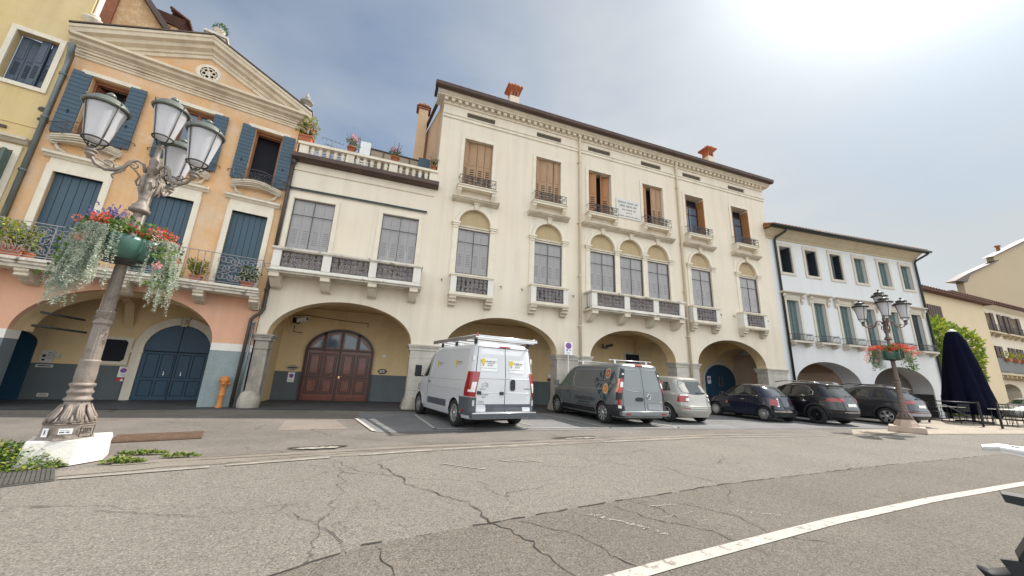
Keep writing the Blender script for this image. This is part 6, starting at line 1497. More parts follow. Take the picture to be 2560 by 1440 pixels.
def wheel(t,x,y,R,wd,kind,rim):
    W=sub('wheel',t,(x,y,R)); sg=1 if x>0 else -1
    def lx(prof,mb,n=28,mi=0):   # lathe about x
        vs=[];m=n
        for r,d in prof:
            for j in range(n): a=2*PI*j/n; vs.append((sg*d,r*cos(a),r*sin(a)))
        mb.add(vs,[(i*m+j,i*m+(j+1)%m,(i+1)*m+(j+1)%m,(i+1)*m+j) for i in range(len(prof)-1) for j in range(n)],mi,True)
    mb=MB(); h=wd/2; lx([(R*.60,-h),(R*.93,-h),(R,-h*.7),(R,h*.7),(R*.95,h),(R*.72,h*1.02),(R*.66,h*.9)],mb); mb.obj('tyre',M['tyre'],W)
    mb=MB(); lx([(R*.68,h*.92),(R*.64,h*.98),(R*.62,h*.8),(R*.60,-h*.5),(0,-h*.5)],mb,28,1 if kind!='steel' else 1)
    lx([(R*.685,h*.9),(R*.69,h*.97),(R*.63,h*.97)],mb)
    n={'ten':10,'five':5,'multi':20,'steel':0,'twin':7}.get(kind,10)
    for k in range(n):
        a=2*PI*k/n; w0,w1={'five':(.13,.22),'multi':(.045,.055),'twin':(.09,.15)}.get(kind,(.075,.12)); 
        vs=[]
        for r,w,d in ((.12,w0,.86),(.4,(w0+w1)/2*.9,.9),(.64,w1,.97)):
            for q in (-1,1): vs.append((sg*h*d,R*(r*cos(a)-q*w*sin(a)),R*(r*sin(a)+q*w*cos(a))))
        mb.add(vs,[(0,1,3,2),(2,3,5,4)],0)
    if kind=='steel':
        lx([(R*.62,h*.8),(R*.50,h*.55),(R*.38,h*.72),(R*.28,h*.8),(0,h*.82)],mb)
        for k in range(8): a=2*PI*k/8; mb.ball((sg*h*.70,R*.44*cos(a),R*.44*sin(a)),R*.05,6,1)
    lx([(R*.16,h*.85),(R*.14,h*1.0),(0,h*1.02)],mb); mb.obj('rim',[M[rim],M['cladd']],W)
def car(name,label,cat,loc,rz,sp):
    t=thing(name,label,cat,loc,RD(rz),sp.get('group')); t.scale=(sp.get('S',.92),)*3; B=Body(sp['yr'],sp['yf'],sp['w'],sp['zs'],sp.get('nr',6),sp.get('nf',4))
    ar=[(sp['ya'],sp['R']),(sp['ya']+sp['wb'],sp['R'])]; Ra=sp['R']+sp.get('gap',.055)
    mb=MB(); B.skin(mb,ar,Ra); mb.obj('body',M[sp['paint']],t)
    mb=MB(); w=max(q[1] for q in sp['w'])
    for yc,zc in ar:
        mb.box(-w+.16,w-.16,yc-Ra,yc+Ra,zc-.12,zc+Ra*.98)
        for sg in (-1,1):
            q=[(yc+Ra*cos(a),zc+Ra*sin(a)) for a in [PI*i/14 for i in range(15)]]
            mb.add([(sg*(w-.03),y,z) for y,z in q]+[(sg*(w-.17),y,z) for y,z in q],[(i,i+1,15+i+1,15+i) for i in range(14)])
    mb.box(-w+.2,w-.2,.5,itp(sp['yf'],.4)-.4,.17,sp['zs'][0]+.01); mb.obj('wheel_arch',M['under'],t)
    mb=MB()
    for yc,zc in ar:
        for sg in (-1,1):
            if sp.get('lip'):
                q=[(yc+(Ra+.0)*cos(a),max(zc+(Ra+.0)*sin(a),.2)) for a in [-.25+(PI+.5)*i/18 for i in range(19)]]
                qq=[(yc+(Ra+sp['lip'])*cos(a),max(zc+(Ra+sp['lip'])*sin(a),.2)) for a in [-.25+(PI+.5)*i/18 for i in range(19)]]
                mb.add([B.side(y,z,sg,.012) for y,z in q]+[B.side(y,z,sg,.010) for y,z in qq],[(i,i+1,19+i+1,19+i) for i in range(18)],0,True)
            else: mb.tube([B.side(yc+Ra*cos(a),zc+Ra*sin(a),sg,.0) for a in [PI*i/16 for i in range(17)]],.012,5)
    mb.obj('arch_trim',M[sp.get('lipmat',sp['paint'])],t)
    for yc,zc in ar:
        for sg in (-1,1): wheel(t,sg*(w-.115-sp.get('inset',0)),yc,sp['R'],.21,sp['wheel'],sp['rim'])
    return t,B
def lv(*ranges):
    o=[]
    for a,b,n in ranges: o+=[a+(b-a)*i/n for i in range(n)]
    return o+[ranges[-1][1]]
def both(fn,B,name,mat,t,bands,off=.010,label=None):  # lamp or trim wrapped round each rear/front corner
    for sg in (-1,1):
        mb=MB()
        for u0,u1,z0,z1 in bands: B.band(mb,*( (sg*u0,sg*u1) if sg>0 else (sg*u1,sg*u0)),z0,z1,off)
        mb.objs(name,M[mat],t)
def mirror(t,B,y,z,mat,w=.2,h=.2):
    for sg in (-1,1):
        p=B.side(y,z,sg,0); mb=MB(); mb.box(min(p.x,p.x+sg*.1),max(p.x,p.x+sg*.1),y-.03,y+.03,z,z+.05); x0=p.x+sg*.08; mb.box(min(x0,x0+sg*w),max(x0,x0+sg*w),y-.06,y+.08,z,z+h); mb.objs('mirror',M[mat],t,.025)
def glassrow(t,B,polys,mat='cglass',trim=None):
    for sg in (-1,1):
        mb=MB()
        for q in polys: B.poly(mb,q,B.side,sg=sg,off=.007)
        mb.obj('side_window',M[mat],t)
        if trim:
            mb=MB(); B.seam(mb,trim,B.side,r=.011,sg=sg); mb.obj('window_trim',M['chrome'],t)
def handles(t,B,pts,mat):
    mb=MB()
    for y,z in pts:
        for sg in (-1,1): mb.tube([B.side(y-.09,z,sg,.012),B.side(y-.05,z,sg,.035),B.side(y+.05,z,sg,.035),B.side(y+.09,z,sg,.012)],.014,5)
    mb.objs('door_handle',M[mat],t)
# --- white van
sp=dict(paint='pwhite',R=.345,wb=3.0,ya=.98,wheel='steel',rim='alloy',nr=13,nf=5,gap=.06,
 yr=[(.25,.10),(.42,.0),(.55,.02),(1.3,.03),(1.9,.09),(2.12,.13),(2.2,.20),(2.25,.45)],
 yf=[(.25,4.75),(.45,4.95),(.75,4.94),(1.0,4.82),(1.18,4.55),(1.26,4.38),(1.95,3.72),(2.12,3.4),(2.2,3.1),(2.25,2.5)],
 w=[(.25,.95),(.42,1.015),(1.05,1.025),(1.3,1.01),(2.0,.915),(2.12,.88),(2.2,.80),(2.25,.55)],
 zs=lv((.27,1.0,15),(1.0,1.3,10),(1.3,2.1,12),(2.1,2.25,6)))
VA,B=car('delivery_van','white panel van with an aluminium roof rack and yellow bulb stickers, parked tail out','van',(2.83,8.52,0),13,sp)
both(None,B,'tail_lamp','tail',VA,[(.066,.098,.82,1.44)],.012)
both(None,B,'reversing_lamp','lampw',VA,[(.068,.077,.98,1.18),(.068,.084,.93,.99)],.018)
both(None,B,'corner_cladding','clad',VA,[(.064,.118,.36,.80)],.010)
mb=MB(); B.poly(mb,[(-.88,.46),(.88,.46),(.88,.64),(-.88,.64)],B.rear,off=.008)
for sg in (-1,1): B.poly(mb,[(1.55,.46),(3.05,.46),(3.05,.64),(1.55,.64)],B.side,sg=sg,off=.012)
mb.objs('lower_moulding',M['clad'],VA)
mb=MB(); mb.box(-.97,.97,-.07,.1,.30,.42); mb.obj('rear_step',M['clad'],VA,.012); mb=MB(); mb.tube([(-.96,-.06,.425),(.96,-.06,.425)],.02,6); mb.obj('step_edge',M['alu'],VA)
mb=MB()
for sg in (-1,1): mb.tube([B.rear(sg*.62,.36,.04),B.rear(sg*.62+.001,.40,.04)],.02,5)
B.band(mb,-.105,-.095,.43,.50,.014); B.band(mb,.078,.09,.43,.50,.014); mb.objs('reflector',M['tail'],VA)
mb=MB(); B.seam(mb,[(0,.44),(0,2.08)],B.rear,r=.009); B.seam(mb,[(-.86,.44),(-.86,1.5),(-.80,2.08),(.80,2.08),(.86,1.5),(.86,.44)],B.rear,r=.009)
for sg in (-1,1): B.seam(mb,[(3.15,.45),(3.15,1.1),(3.05,1.95),(3.3,1.98)],B.side,r=.006,sg=sg); B.seam(mb,[(4.05,.62),(4.05,1.0)],B.side,r=.006,sg=sg)
mb.obj('door_gap',M['seamd'],VA)
mb=MB()
for sg in (-1,1): B.seam(mb,[(.4,1.22),(3.0,1.22)],B.side,r=.010,sg=sg); B.seam(mb,[(.30,.98),(3.0,.98)],B.side,r=.008,sg=sg); B.seam(mb,[(.30,1.3),(.36,2.02),(2.95,2.04),(3.0,1.3)],B.side,r=.007,sg=sg)
B.seam(mb,[(-.85,1.28),(.85,1.28)],B.rear,r=.012); B.seam(mb,[(-.84,.92),(-.03,.92)],B.rear,r=.008); B.seam(mb,[(.03,.92),(.84,.92)],B.rear,r=.008); mb.obj('body_crease',M['pwhite'],VA)
mb=MB(); B.poly(mb,[(.15,1.02),(.19,.98),(.27,.98),(.31,1.02),(.31,1.22),(.27,1.27),(.19,1.27),(.15,1.22)],B.rear,off=.02); mb.obj('rear_handle',M['cladd'],VA)
mb=MB(); mb.box(-.82,-.72,-.02,.05,.88,.96); mb.box(-.16,-.05,-.02,.05,.87,.95); mb.objs('plate_lamp',M['cladd'],VA,.01)
mb=MB()
for sg in (-1,1):
    for z in (1.78,.66): p=B.rear(sg*.90,z,.01); mb.box(p.x-.03,p.x+.03,p.y-.012,p.y+.03,z-.07,z+.07)
mb.objs('hinge',M['alu'],VA,.008)
mb=MB(); B.poly(mb,[(-.17,2.10),(.17,2.10),(.17,2.145),(-.17,2.145)],B.rear,off=.02); mb.obj('brake_lamp',M['tail'],VA)
glassrow(VA,B,[[(3.22,1.26),(4.10,1.24),(3.76,1.68),(3.50,1.92),(3.22,1.92)]])
mb=MB(); B.poly(mb,[(-.80,1.30),(.80,1.30),(.72,1.98),(-.72,1.98)],B.front,off=.006); mb.obj('windscreen',M['cglass'],VA)
handles(VA,B,[(3.0,1.10)],'cladd'); mirror(VA,B,3.95,1.22,'cladd',.2,.38)
both(None,B,'headlamp','lampw',VA,[(.40,.45,.75,1.0)],.01)
for k,(x,z) in enumerate(((-.50,1.66),(.36,1.64))):   # bulb stickers on the doors
    D=sub('sticker',VA); Y=B.rear(x,z,.010).y
    mb=MB(); mb.add([(x-.24,B.rear(x,z-.20,.009).y,z-.20),(x+.24,B.rear(x,z-.2,.009).y,z-.20),(x+.24,B.rear(x,z+.14,.009).y,z+.14),(x-.24,B.rear(x,z+.14,.009).y,z+.14)],[(0,1,2,3)]); mb.obj('backing',M['stick'],D)
    mb=MB(); mb.disc((x-.18,Y-.012,z+.06),.062,'y',16); mb.prism([(x-.215,z+.0),(x-.145,z+.0),(x-.155,z-.04),(x-.205,z-.04)],Y-.012,Y-.008); mb.obj('bulb',M['yel'],D)
    mb=MB(); mb.box(x-.20,x-.16,Y-.012,Y-.008,z-.065,z-.045); words(mb,x-.10,x+.22,z+.035,.034,Y-.012,0,2); words(mb,x-.04,x+.16,z-.005,.02,Y-.012,0,3); words(mb,x-.06,x+.12,z-.06,.028,Y-.012,0,8); words(mb,x-.23,x+.23,z-.135,.022,Y-.012,0,4); words(mb,x-.23,x+.23,z-.185,.018,Y-.012,0,5); mb.obj('print',M['inkg'],D)
D=sub('emblem',VA)
mb=MB()
for z in (1.13,1.07):
    mb.tube([B.rear(-.70,z,.012),B.rear(-.61,z+.06,.012),B.rear(-.52,z,.012)],.011,4)
mb.obj('chevrons',M['chrome'],D); mb=MB(); y=B.rear(-.6,1.0,.012).y; words(mb,-.76,-.58,1.0,.028,y,0,1); words(mb,.60,.84,1.02,.035,y,0,2); words(mb,-.74,-.50,.86,.03,y,0,12); words(mb,-.68,-.56,.80,.03,y,0,13); words(mb,-.78,-.62,.70,.022,y,0,14); words(mb,-.78,-.62,.66,.018,y,0,15); mb.obj('name_badge',M['inkg'],D)
for y,z in ((.95,1.62),(2.35,1.60)):
    D=sub('side_sticker',VA); mb=MB(); X=B.side(y,z,-1,.012).x
    mb.add([(X-.003,y+.20,z+.02),(X-.003,y+.08,z+.02),(X-.003,y+.11,z+.13),(X-.003,y+.17,z+.13)],[(0,1,2,3)]); mb.add([(X-.003,y+.17,z+.02),(X-.003,y+.11,z+.02),(X,y+.13,z-.12),(X,y+.15,z-.12)],[(0,1,2,3)]); mb.obj('bulb',M['yel'],D)
    mb=MB(); mb.T=Matrix.Translation((X-.002,0,0))@Matrix.Rotation(-PI/2,4,'Z')
    words(mb,-y-.04,-y+.24,z+.05,.035,0,0,3); words(mb,-y-.02,-y+.14,z+.0,.022,0,0,4); words(mb,-y-.18,-y+.25,z-.17,.025,0,0,5); words(mb,-y-.18,-y+.25,z-.22,.02,0,0,6); mb.obj('print',M['inkg'],D)
RK=sub('roof_rack',VA)
mb=MB()
for sg in (-1,1):
    mb.box(sg*.90-.015,sg*.90+.015,.05,3.3,2.29,2.38); mb.tube([(sg*.90,.04,2.385),(sg*.90,3.3,2.385)],.018,6)
for y in (.05,.75,1.5,2.2,2.95): mb.box(-.90,.90,y-.03,y+.03,2.27,2.31)
mb.box(-.98,.98,-.02,.05,2.30,2.36); mb.tube([(-.98,.0,2.36),(.98,.0,2.36)],.025,8)
mb.obj('rails',M['alu'],RK)
mb=MB()
for sg in (-1,1):
    for y in (.25,1.5,2.6): mb.box(sg*.84-.03,sg*.84+.03,y-.04,y+.04,2.16,2.29)
mb.objs('foot',M['cladd'],RK); mb=MB(); mb.box(-.97,-.91,-.03,.04,2.34,2.42); mb.obj('end_marker',M['tail'],RK)
# --- grey van
sp=dict(paint='pgrey',R=.335,wb=3.10,ya=.93,wheel='ten',rim='alloy',nr=12,nf=4.5,gap=.055,
 yr=[(.25,.08),(.42,.0),(.6,.03),(1.1,.06),(1.7,.16),(1.86,.20),(1.93,.30),(1.96,.5)],
 yf=[(.25,4.8),(.45,4.99),(.7,4.98),(.95,4.85),(1.1,4.5),(1.16,4.3),(1.7,3.6),(1.85,3.3),(1.93,2.9),(1.96,2.3)],
 w=[(.25,.90),(.42,.965),(.95,.978),(1.12,.965),(1.7,.86),(1.86,.815),(1.93,.74),(1.96,.5)],
 zs=lv((.25,.95,15),(.95,1.16,8),(1.16,1.85,12),(1.85,1.96,6)))
VB,B=car('work_van','grey work van with an orange flower decal on its side, parked tail out','van',(7.30,8.98,0),2.5,sp)
both(None,B,'pillar_trim','cladd',VB,[(.066,.082,.78,1.88)],.008)
both(None,B,'tail_lamp','tail',VB,[(.067,.078,1.00,1.18),(.067,.076,.64,.80),(.068,.077,1.34,1.45)],.014)
both(None,B,'reversing_lamp','lampw',VB,[(.068,.076,1.18,1.34),(.067,.075,.54,.63),(.068,.075,1.56,1.61)],.014)
both(None,B,'side_lamp','orangel',VB,[(.078,.084,1.03,1.44)],.014)
both(None,B,'corner_cladding','cladd',VB,[(.060,.115,.28,.62)],.010)
mb=MB()
for sg in (-1,1): B.poly(mb,[(1.36,.30),(3.62,.30),(3.62,.46),(1.36,.46)],B.side,sg=sg,off=.010); B.poly(mb,[(.06,.28),(.50,.28),(.58,.5),(.35,.64),(.06,.66)],B.side,sg=sg,off=.009)
mb.objs('sill_cladding',M['cladd'],VB)
mb=MB(); mb.box(-.93,.93,-.06,.1,.32,.45); mb.obj('bumper',M['pgrey'],VB,.03); mb=MB(); mb.tube([(-.92,-.05,.455),(.92,-.05,.455)],.016,5); mb.obj('bumper_edge',M['alu'],VB)
mb=MB()
for sg in (-1,1): mb.box(sg*.70-.09,sg*.70+.09,-.068,-.05,.36,.41)
mb.objs('reflector',M['tail'],VB)
mb=MB(); B.seam(mb,[(.02,.46),(.02,1.84)],B.rear,r=.008); B.seam(mb,[(-.80,.46),(-.80,1.2),(-.74,1.84),(.74,1.84),(.80,1.2),(.80,.46)],B.rear,r=.007)
for sg in (-1,1): B.seam(mb,[(2.98,.47),(2.98,1.1),(2.86,1.76),(3.1,1.78)],B.side,r=.006,sg=sg); B.seam(mb,[(3.72,.5),(3.75,.95)],B.side,r=.006,sg=sg); B.seam(mb,[(2.98,.86),(2.95,.86),(2.95,.72)],B.side,r=.006,sg=sg)
mb.obj('door_gap',M['seamd'],VB)
mb=MB()
for sg in (-1,1): B.seam(mb,[(.5,1.72),(2.70,1.74),(2.78,1.3),(2.6,1.08),(.45,1.08)],B.side,r=.010,sg=sg)
B.seam(mb,[(-.70,1.74),(-.06,1.74)],B.rear,r=.008); B.seam(mb,[(-.72,1.12),(-.4,1.06),(-.05,1.04)],B.rear,r=.009); B.seam(mb,[(.09,1.74),(.68,1.74),(.72,1.2),(.68,1.08),(.09,1.04)],B.rear,r=.009); B.seam(mb,[(.1,.74),(.74,.74)],B.rear,r=.012); mb.obj('panel_crease',M['seaml'],VB)
mb=MB(); B.poly(mb,[(-.34,.80),(-.28,.76),(-.05,.76),(-.02,.83),(-.06,.88),(-.3,.88)],B.rear,off=.02); mb.obj('rear_handle',M['cladd'],VB); mb=MB(); B.seam(mb,[(-.32,.87),(-.05,.87)],B.rear,r=.012) ; mb.obj('handle_trim',M['chrome'],VB)
mb=MB(); B.poly(mb,[(.14,.50),(.66,.50),(.66,.68),(.14,.68)],B.rear,off=.012); mb.obj('plate_panel',M['seaml'],VB)
mb=MB(); p=B.rear(.2,.90,.014); mb.tube([(p.x+.075*cos(a),p.y,p.z+.075*sin(a)) for a in [2*PI*i/20 for i in range(20)]],.012,5,closed=True); mb.tube([(p.x-.11,p.y,p.z+.02),(p.x+.0,p.y,p.z+.025),(p.x,p.y,p.z-.025),(p.x+.11,p.y,p.z-.02)],.010,5); mb.obj('round_emblem',M['chrome'],VB)
mb=MB(); B.poly(mb,[(-.16,1.86),(.16,1.86),(.14,1.92),(-.14,1.92)],B.rear,off=.02); mb.obj('brake_lamp',M['tail'],VB)
glassrow(VB,B,[[(3.06,1.14),(3.44,1.12),(3.44,1.64),(3.06,1.70)],[(3.50,1.12),(4.02,1.12),(3.70,1.46),(3.50,1.62)]],'gglass')
mb=MB(); B.poly(mb,[(-.74,1.18),(.74,1.18),(.66,1.74),(-.66,1.74)],B.front,off=.006); mb.obj('windscreen',M['cglass'],VB)
handles(VB,B,[(3.12,.92)],'cladd'); mirror(VB,B,3.82,1.10,'pgrey',.17,.22); both(None,B,'headlamp','lampw',VB,[(.40,.45,.66,.90)],.01)
mb=MB()
for y in (.62,2.55):
    mb.tube([(-.86,y,2.04),(.86,y,2.04)],.018,6)
    for sg in (-1,1): mb.box(sg*.66-.03,sg*.66+.03,y-.03,y+.03,1.9,2.03); mb.box(sg*.87-.012,sg*.87+.012,y-.03,y+.03,2.02,2.07)
mb.objs('roof_bar',M['alu'],VB)
DC=sub('flower_decal',VB); S=lambda y,z,o=.009:B.side(y,z,-1,o)
mb=MB(); dl=[(.50,1.70),(1.28,1.40),(1.38,1.28),(.78,.66),(.22,1.34),(.40,1.70)]
for a,b in zip(dl[1:],dl[2:]): B.seam(mb,[a,b],B.side,r=.012,sg=-1)
B.seam(mb,[(1.30,1.34),(.9,1.37),(.55,1.30),(.25,1.20)],B.side,r=.013,sg=-1); B.seam(mb,[(.70,1.62),(.62,1.45),(.48,1.28)],B.side,r=.009,sg=-1); B.seam(mb,[(.85,1.0),(.75,1.15),(.5,1.27)],B.side,r=.009,sg=-1)
def lf(y,z,a,L,W):
    q=[]
    for k in range(9): u=k/8; q.append((u,sin(PI*u)))
    pts=[(y+cos(a)*L*(u-.5)-sin(a)*W*v/2,z+sin(a)*L*(u-.5)+cos(a)*W*v/2) for u,v in q]+[(y+cos(a)*L*(u-.5)+sin(a)*W*v/2,z+sin(a)*L*(u-.5)-cos(a)*W*v/2) for u,v in q[::-1][1:-1]]
    mb.add([S(*p,.008) for p in pts],[tuple(range(len(pts)))])
for y,z,a,L in ((1.24,1.40,.2,.2),(1.05,1.55,1.1,.22),(.86,1.64,1.3,.24),(1.15,1.22,-.7,.2),(.98,1.20,-1.2,.16),(1.02,1.0,-.4,.24),(.78,.82,1.4,.3),(.9,1.48,1.2,.15),(.45,1.50,1.9,.3),(.6,1.22,-.9,.16),(.98,.84,1.0,.12),(.5,1.06,2.2,.2)): lf(y,z,a,L*1.15,L*.52)
mb.obj('branch',M['decalg'],DC)
for nm,(y,z) in (('flower_upper',(.66,1.60)),('flower_lower',(.72,1.10))):
    mb=MB()
    for r0,r1,mi in ((.155,.118,0),(.118,.04,1),(.04,0,2)):
        n=20; o=.0095+.001*mi
        vs=[S(y+r0*.9*cos(2*PI*i/n),z+r0*1.1*sin(2*PI*i/n),o) for i in range(n)]
        if r1: vs+=[S(y+r1*.9*cos(2*PI*i/n),z+r1*1.1*sin(2*PI*i/n),o) for i in range(n)]; mb.add(vs,[(i,(i+1)%n,n+(i+1)%n,n+i) for i in range(n)],mi)
        else: mb.add(vs,[tuple(range(n))],mi)
    mb.obj('flower',[M['decalc'],M['decalr'] if 'upper' in nm else M['decalo'],M['decalc']],DC)
mb=MB(); X=S(2.0,.74).x-.004; text_mesh(mb,'CREA&DECORA',.185,Matrix.Translation((X,1.98,.66))@Matrix.Rotation(-PI/2,4,'Z')); mb.obj('lettering',M['decalt'],DC)
mb=MB(); mb.T=Matrix.Translation((S(2.0,.58).x-.004,1.98,0))@Matrix.Rotation(-PI/2,4,'Z'); words(mb,-.42,.36,.575,.045,0,0,4); words(mb,-.5,.55,.495,.035,0,0,5); mb.obj('small_print',M['decalt'],DC)
def plate(t,B,x0,x1,z0,z1,mat='sign_w',off=.014):
    mb=MB(); B.poly(mb,rect(x0,x1,z0,z1),B.rear,off=off); mb.obj('number_plate',M[mat],t)
def wiper(t,B,z,x0,x1):
    mb=MB(); mb.tube([B.rear(x0,z,.02),B.rear((x0+x1)/2,z+.015,.03),B.rear(x1,z+.01,.02)],.012,5); mb.obj('wiper',M['cladd'],t)
# --- silver hatchback
sp=dict(paint='psilver',R=.32,wb=2.75,ya=.80,wheel='five',rim='alloy',nr=4.2,nf=3.6,
 yr=[(.22,.12),(.42,.0),(.62,.02),(.7,.06),(.95,.12),(1.05,.18),(1.45,.46),(1.54,.44),(1.60,.66),(1.63,1.1)],
 yf=[(.22,4.15),(.45,4.34),(.7,4.28),(.88,3.95),(1.0,3.45),(1.05,3.3),(1.5,2.3),(1.6,2.0),(1.63,1.7)],
 w=[(.22,.80),(.42,.87),(.7,.885),(1.0,.86),(1.05,.845),(1.5,.685),(1.58,.62),(1.63,.45)],
 zs=lv((.22,.9,14),(.9,1.06,7),(1.06,1.54,10),(1.54,1.63,5)))
CO,B=car('hatchback','champagne silver hatchback mostly hidden behind the grey van','car',(9.98,9.5,0),3,sp)
mb=MB(); B.poly(mb,[(-.60,1.08),(-.3,1.01),(0,.99),(.3,1.01),(.60,1.08),(.60,1.3),(.52,1.46),(-.52,1.46),(-.60,1.3)],B.rear,off=.007); mb.obj('rear_window',M['cglass'],CO)
glassrow(CO,B,[[(.62,1.12),(1.0,1.08),(1.02,1.42),(.80,1.42)],[(1.10,1.07),(1.95,1.05),(1.95,1.48),(1.12,1.46)],[(2.03,1.05),(2.9,1.03),(2.5,1.32),(2.2,1.48),(2.03,1.48)]])
both(None,B,'tail_lamp','tail',CO,[(.048,.084,.74,1.0)],.012); both(None,B,'reversing_lamp','lampw',CO,[(.045,.056,.78,.88),(.05,.08,.95,1.0)],.016)
mb=MB(); B.seam(mb,[(-.62,.50),(-.66,.72),(-.64,1.0)],B.rear,r=.006); B.seam(mb,[(.62,.50),(.66,.72),(.64,1.0)],B.rear,r=.006); B.seam(mb,[(-.62,.50),(.62,.50)],B.rear,r=.006); B.seam(mb,[(.36,.52),(.37,.84)],B.rear,r=.006); mb.obj('hatch_gap',M['seamd'],CO)
mb=MB(); B.seam(mb,[(-.78,.60),(.78,.60)],B.rear,r=.016); mb.obj('bumper_crease',M['psilver'],CO)
mb=MB(); B.poly(mb,[(-.70,.52),(-.48,.52),(-.48,.55),(-.70,.55)],B.rear,off=.01); mb.objs('reflector',M['tail'],CO); wiper(CO,B,1.06,-.05,.42); handles(CO,B,[(1.2,.92),(2.2,.92)],'psilver'); mirror(CO,B,2.95,1.03,'psilver')
# --- dark blue small car
sp=dict(paint='pblue',R=.295,wb=2.3,ya=.55,wheel='multi',rim='alloy',nr=3.4,nf=3.0,
 yr=[(.22,.10),(.40,.0),(.52,.0),(.66,.05),(.95,.15),(1.0,.20),(1.32,.55),(1.42,.72),(1.47,1.0),(1.5,1.3)],
 yf=[(.22,3.42),(.42,3.54),(.62,3.50),(.80,3.32),(.92,2.98),(.98,2.78),(1.38,2.08),(1.46,1.85),(1.5,1.65)],
 w=[(.22,.74),(.42,.80),(.66,.815),(.92,.80),(.98,.78),(1.36,.62),(1.45,.55),(1.5,.38)],
 zs=lv((.22,.82,13),(.82,1.0,8),(1.0,1.42,10),(1.42,1.5,5)))
FI,B=car('small_car','small dark blue retro hatchback with a light rounded roof and spoked hubcaps','car',(14.7,9.9,0),1,sp)
mb=MB(); B.poly(mb,[(-.52,1.04),(0,1.0),(.52,1.04),(.46,1.34),(-.46,1.34)],B.rear,off=.007); mb.obj('rear_window',M['cglass'],FI)
glassrow(FI,B,[[(.80,1.03),(1.28,1.02),(1.28,1.38),(1.05,1.36)],[(1.38,1.02),(2.55,1.0),(2.25,1.22),(2.0,1.38),(1.38,1.40)]],'cglass',[(.76,1.015),(2.6,.985)])
both(None,B,'tail_lamp','tail',FI,[(.052,.088,.66,.90)],.013); both(None,B,'lamp_trim','chrome',FI,[(.050,.058,.62,.94)],.011)
mb=MB(); B.band(mb,-.10,.10,.40,.455,.012,40,2); mb.obj('chrome_bumper_strip',M['chrome'],FI)
mb=MB(); B.band(mb,-.11,.11,.24,.38,.008,40,3); mb.obj('lower_bumper',M['cladd'],FI)
mb=MB(); B.seam(mb,[(-.56,.48),(-.60,.8),(-.56,1.0)],B.rear,r=.005); B.seam(mb,[(.56,.48),(.60,.8),(.56,1.0)],B.rear,r=.005)
for sg in (-1,1): B.seam(mb,[(1.30,1.0),(1.25,.6),(1.28,.33),(2.32,.33),(2.45,.6),(2.5,.98)],B.side,r=.005,sg=sg)
mb.obj('door_gap',M['seamd'],FI); plate(FI,B,-.26,.26,.52,.62,'cladd'); wiper(FI,B,1.03,-.1,.34)
mb=MB(); p=B.rear(0,.72,.012); mb.disc((p.x,p.y,p.z),.05,'y',16); mb.obj('emblem',M['chrome'],FI); handles(FI,B,[(1.45,.84)],'chrome'); mirror(FI,B,2.4,.98,'pblue',.16,.12)
mb=MB(); B.band(mb,.30,.31,.62,.70,.008); B.band(mb,-.31,-.30,.62,.70,.008); mb.objs('indicator',M['orangel'],FI)
mb=MB(); mb.tube([(.0,1.1,1.49),(0,.85,1.78)],.006,4); mb.obj('aerial',M['cladd'],FI)
mb=MB(); n=24; mb.add([V((q.x*.98,q.y,q.z+.004)) for z in (1.452,1.475,1.5) for q in [B.at(i/n,z) for i in range(n)]],[(j*n+i,j*n+(i+1)%n,(j+1)*n+(i+1)%n,(j+1)*n+i) for j in range(2) for i in range(n)]+[tuple(range(2*n,3*n))],0,True); mb.obj('pale_roof',M['psilver'],FI)
# --- black suv
sp=dict(paint='pblack',R=.355,wb=2.68,ya=.88,wheel='five',rim='alloyb',nr=4,nf=3.8,lip=.06,lipmat='cladd',
 yr=[(.28,.14),(.45,.02),(.62,.0),(.72,.03),(.98,.08),(1.08,.14),(1.12,.18),(1.52,.52),(1.58,.40),(1.64,.62),(1.68,1.2)],
 yf=[(.28,4.3),(.48,4.46),(.75,4.44),(.95,4.2),(1.06,3.5),(1.10,3.3),(1.56,2.35),(1.64,2.1),(1.68,1.8)],
 w=[(.28,.86),(.45,.915),(.75,.92),(1.05,.895),(1.12,.87),(1.55,.70),(1.62,.65),(1.68,.5)],
 zs=lv((.28,1.0,14),(1.0,1.12,7),(1.12,1.58,11),(1.58,1.68,5)))
TG,B=car('black_suv','glossy black estate-style SUV with chrome window line and roof rails','car',(16.75,8.95,0),0,sp)
def suvrear(t,B,plz=(.74,.86),glassz=(1.12,1.50),hw=(.62,.54)):
    mb=MB(); B.poly(mb,[(-hw[0],glassz[0]+.02),(0,glassz[0]),(hw[0],glassz[0]+.02),(hw[1],glassz[1]),(-hw[1],glassz[1])],B.rear,off=.007); mb.obj('rear_window',M['cglass'],t)
    plate(t,B,-.26,.26,*plz); wiper(t,B,glassz[0]+.04,-.08,.36)
    mb=MB(); B.seam(mb,[(-.66,.66),(-.68,1.0),(-.62,1.1)],B.rear,r=.006); B.seam(mb,[(.66,.66),(.68,1.0),(.62,1.1)],B.rear,r=.006); B.seam(mb,[(-.66,.66),(.66,.66)],B.rear,r=.006); mb.obj('hatch_gap',M['seamd'],t)
    mb=MB(); B.band(mb,-.10,.10,.30,.46,.010,40,4); mb.obj('lower_bumper',M['cladd'],t)
suvrear(TG,B)
glassrow(TG,B,[[(.95,1.16),(1.75,1.13),(1.75,1.50),(1.20,1.50),(1.02,1.36)],[(1.83,1.13),(2.62,1.11),(2.62,1.52),(1.83,1.51)],[(2.70,1.11),(3.25,1.10),(2.95,1.34),(2.70,1.51)]],'cglass',[(3.3,1.09),(1.1,1.125),(.93,1.17),(.92,1.28),(1.1,1.47),(1.3,1.54),(2.5,1.555)])
both(None,B,'tail_lamp','tail',TG,[(.036,.098,.92,1.06)],.012)
mb=MB()
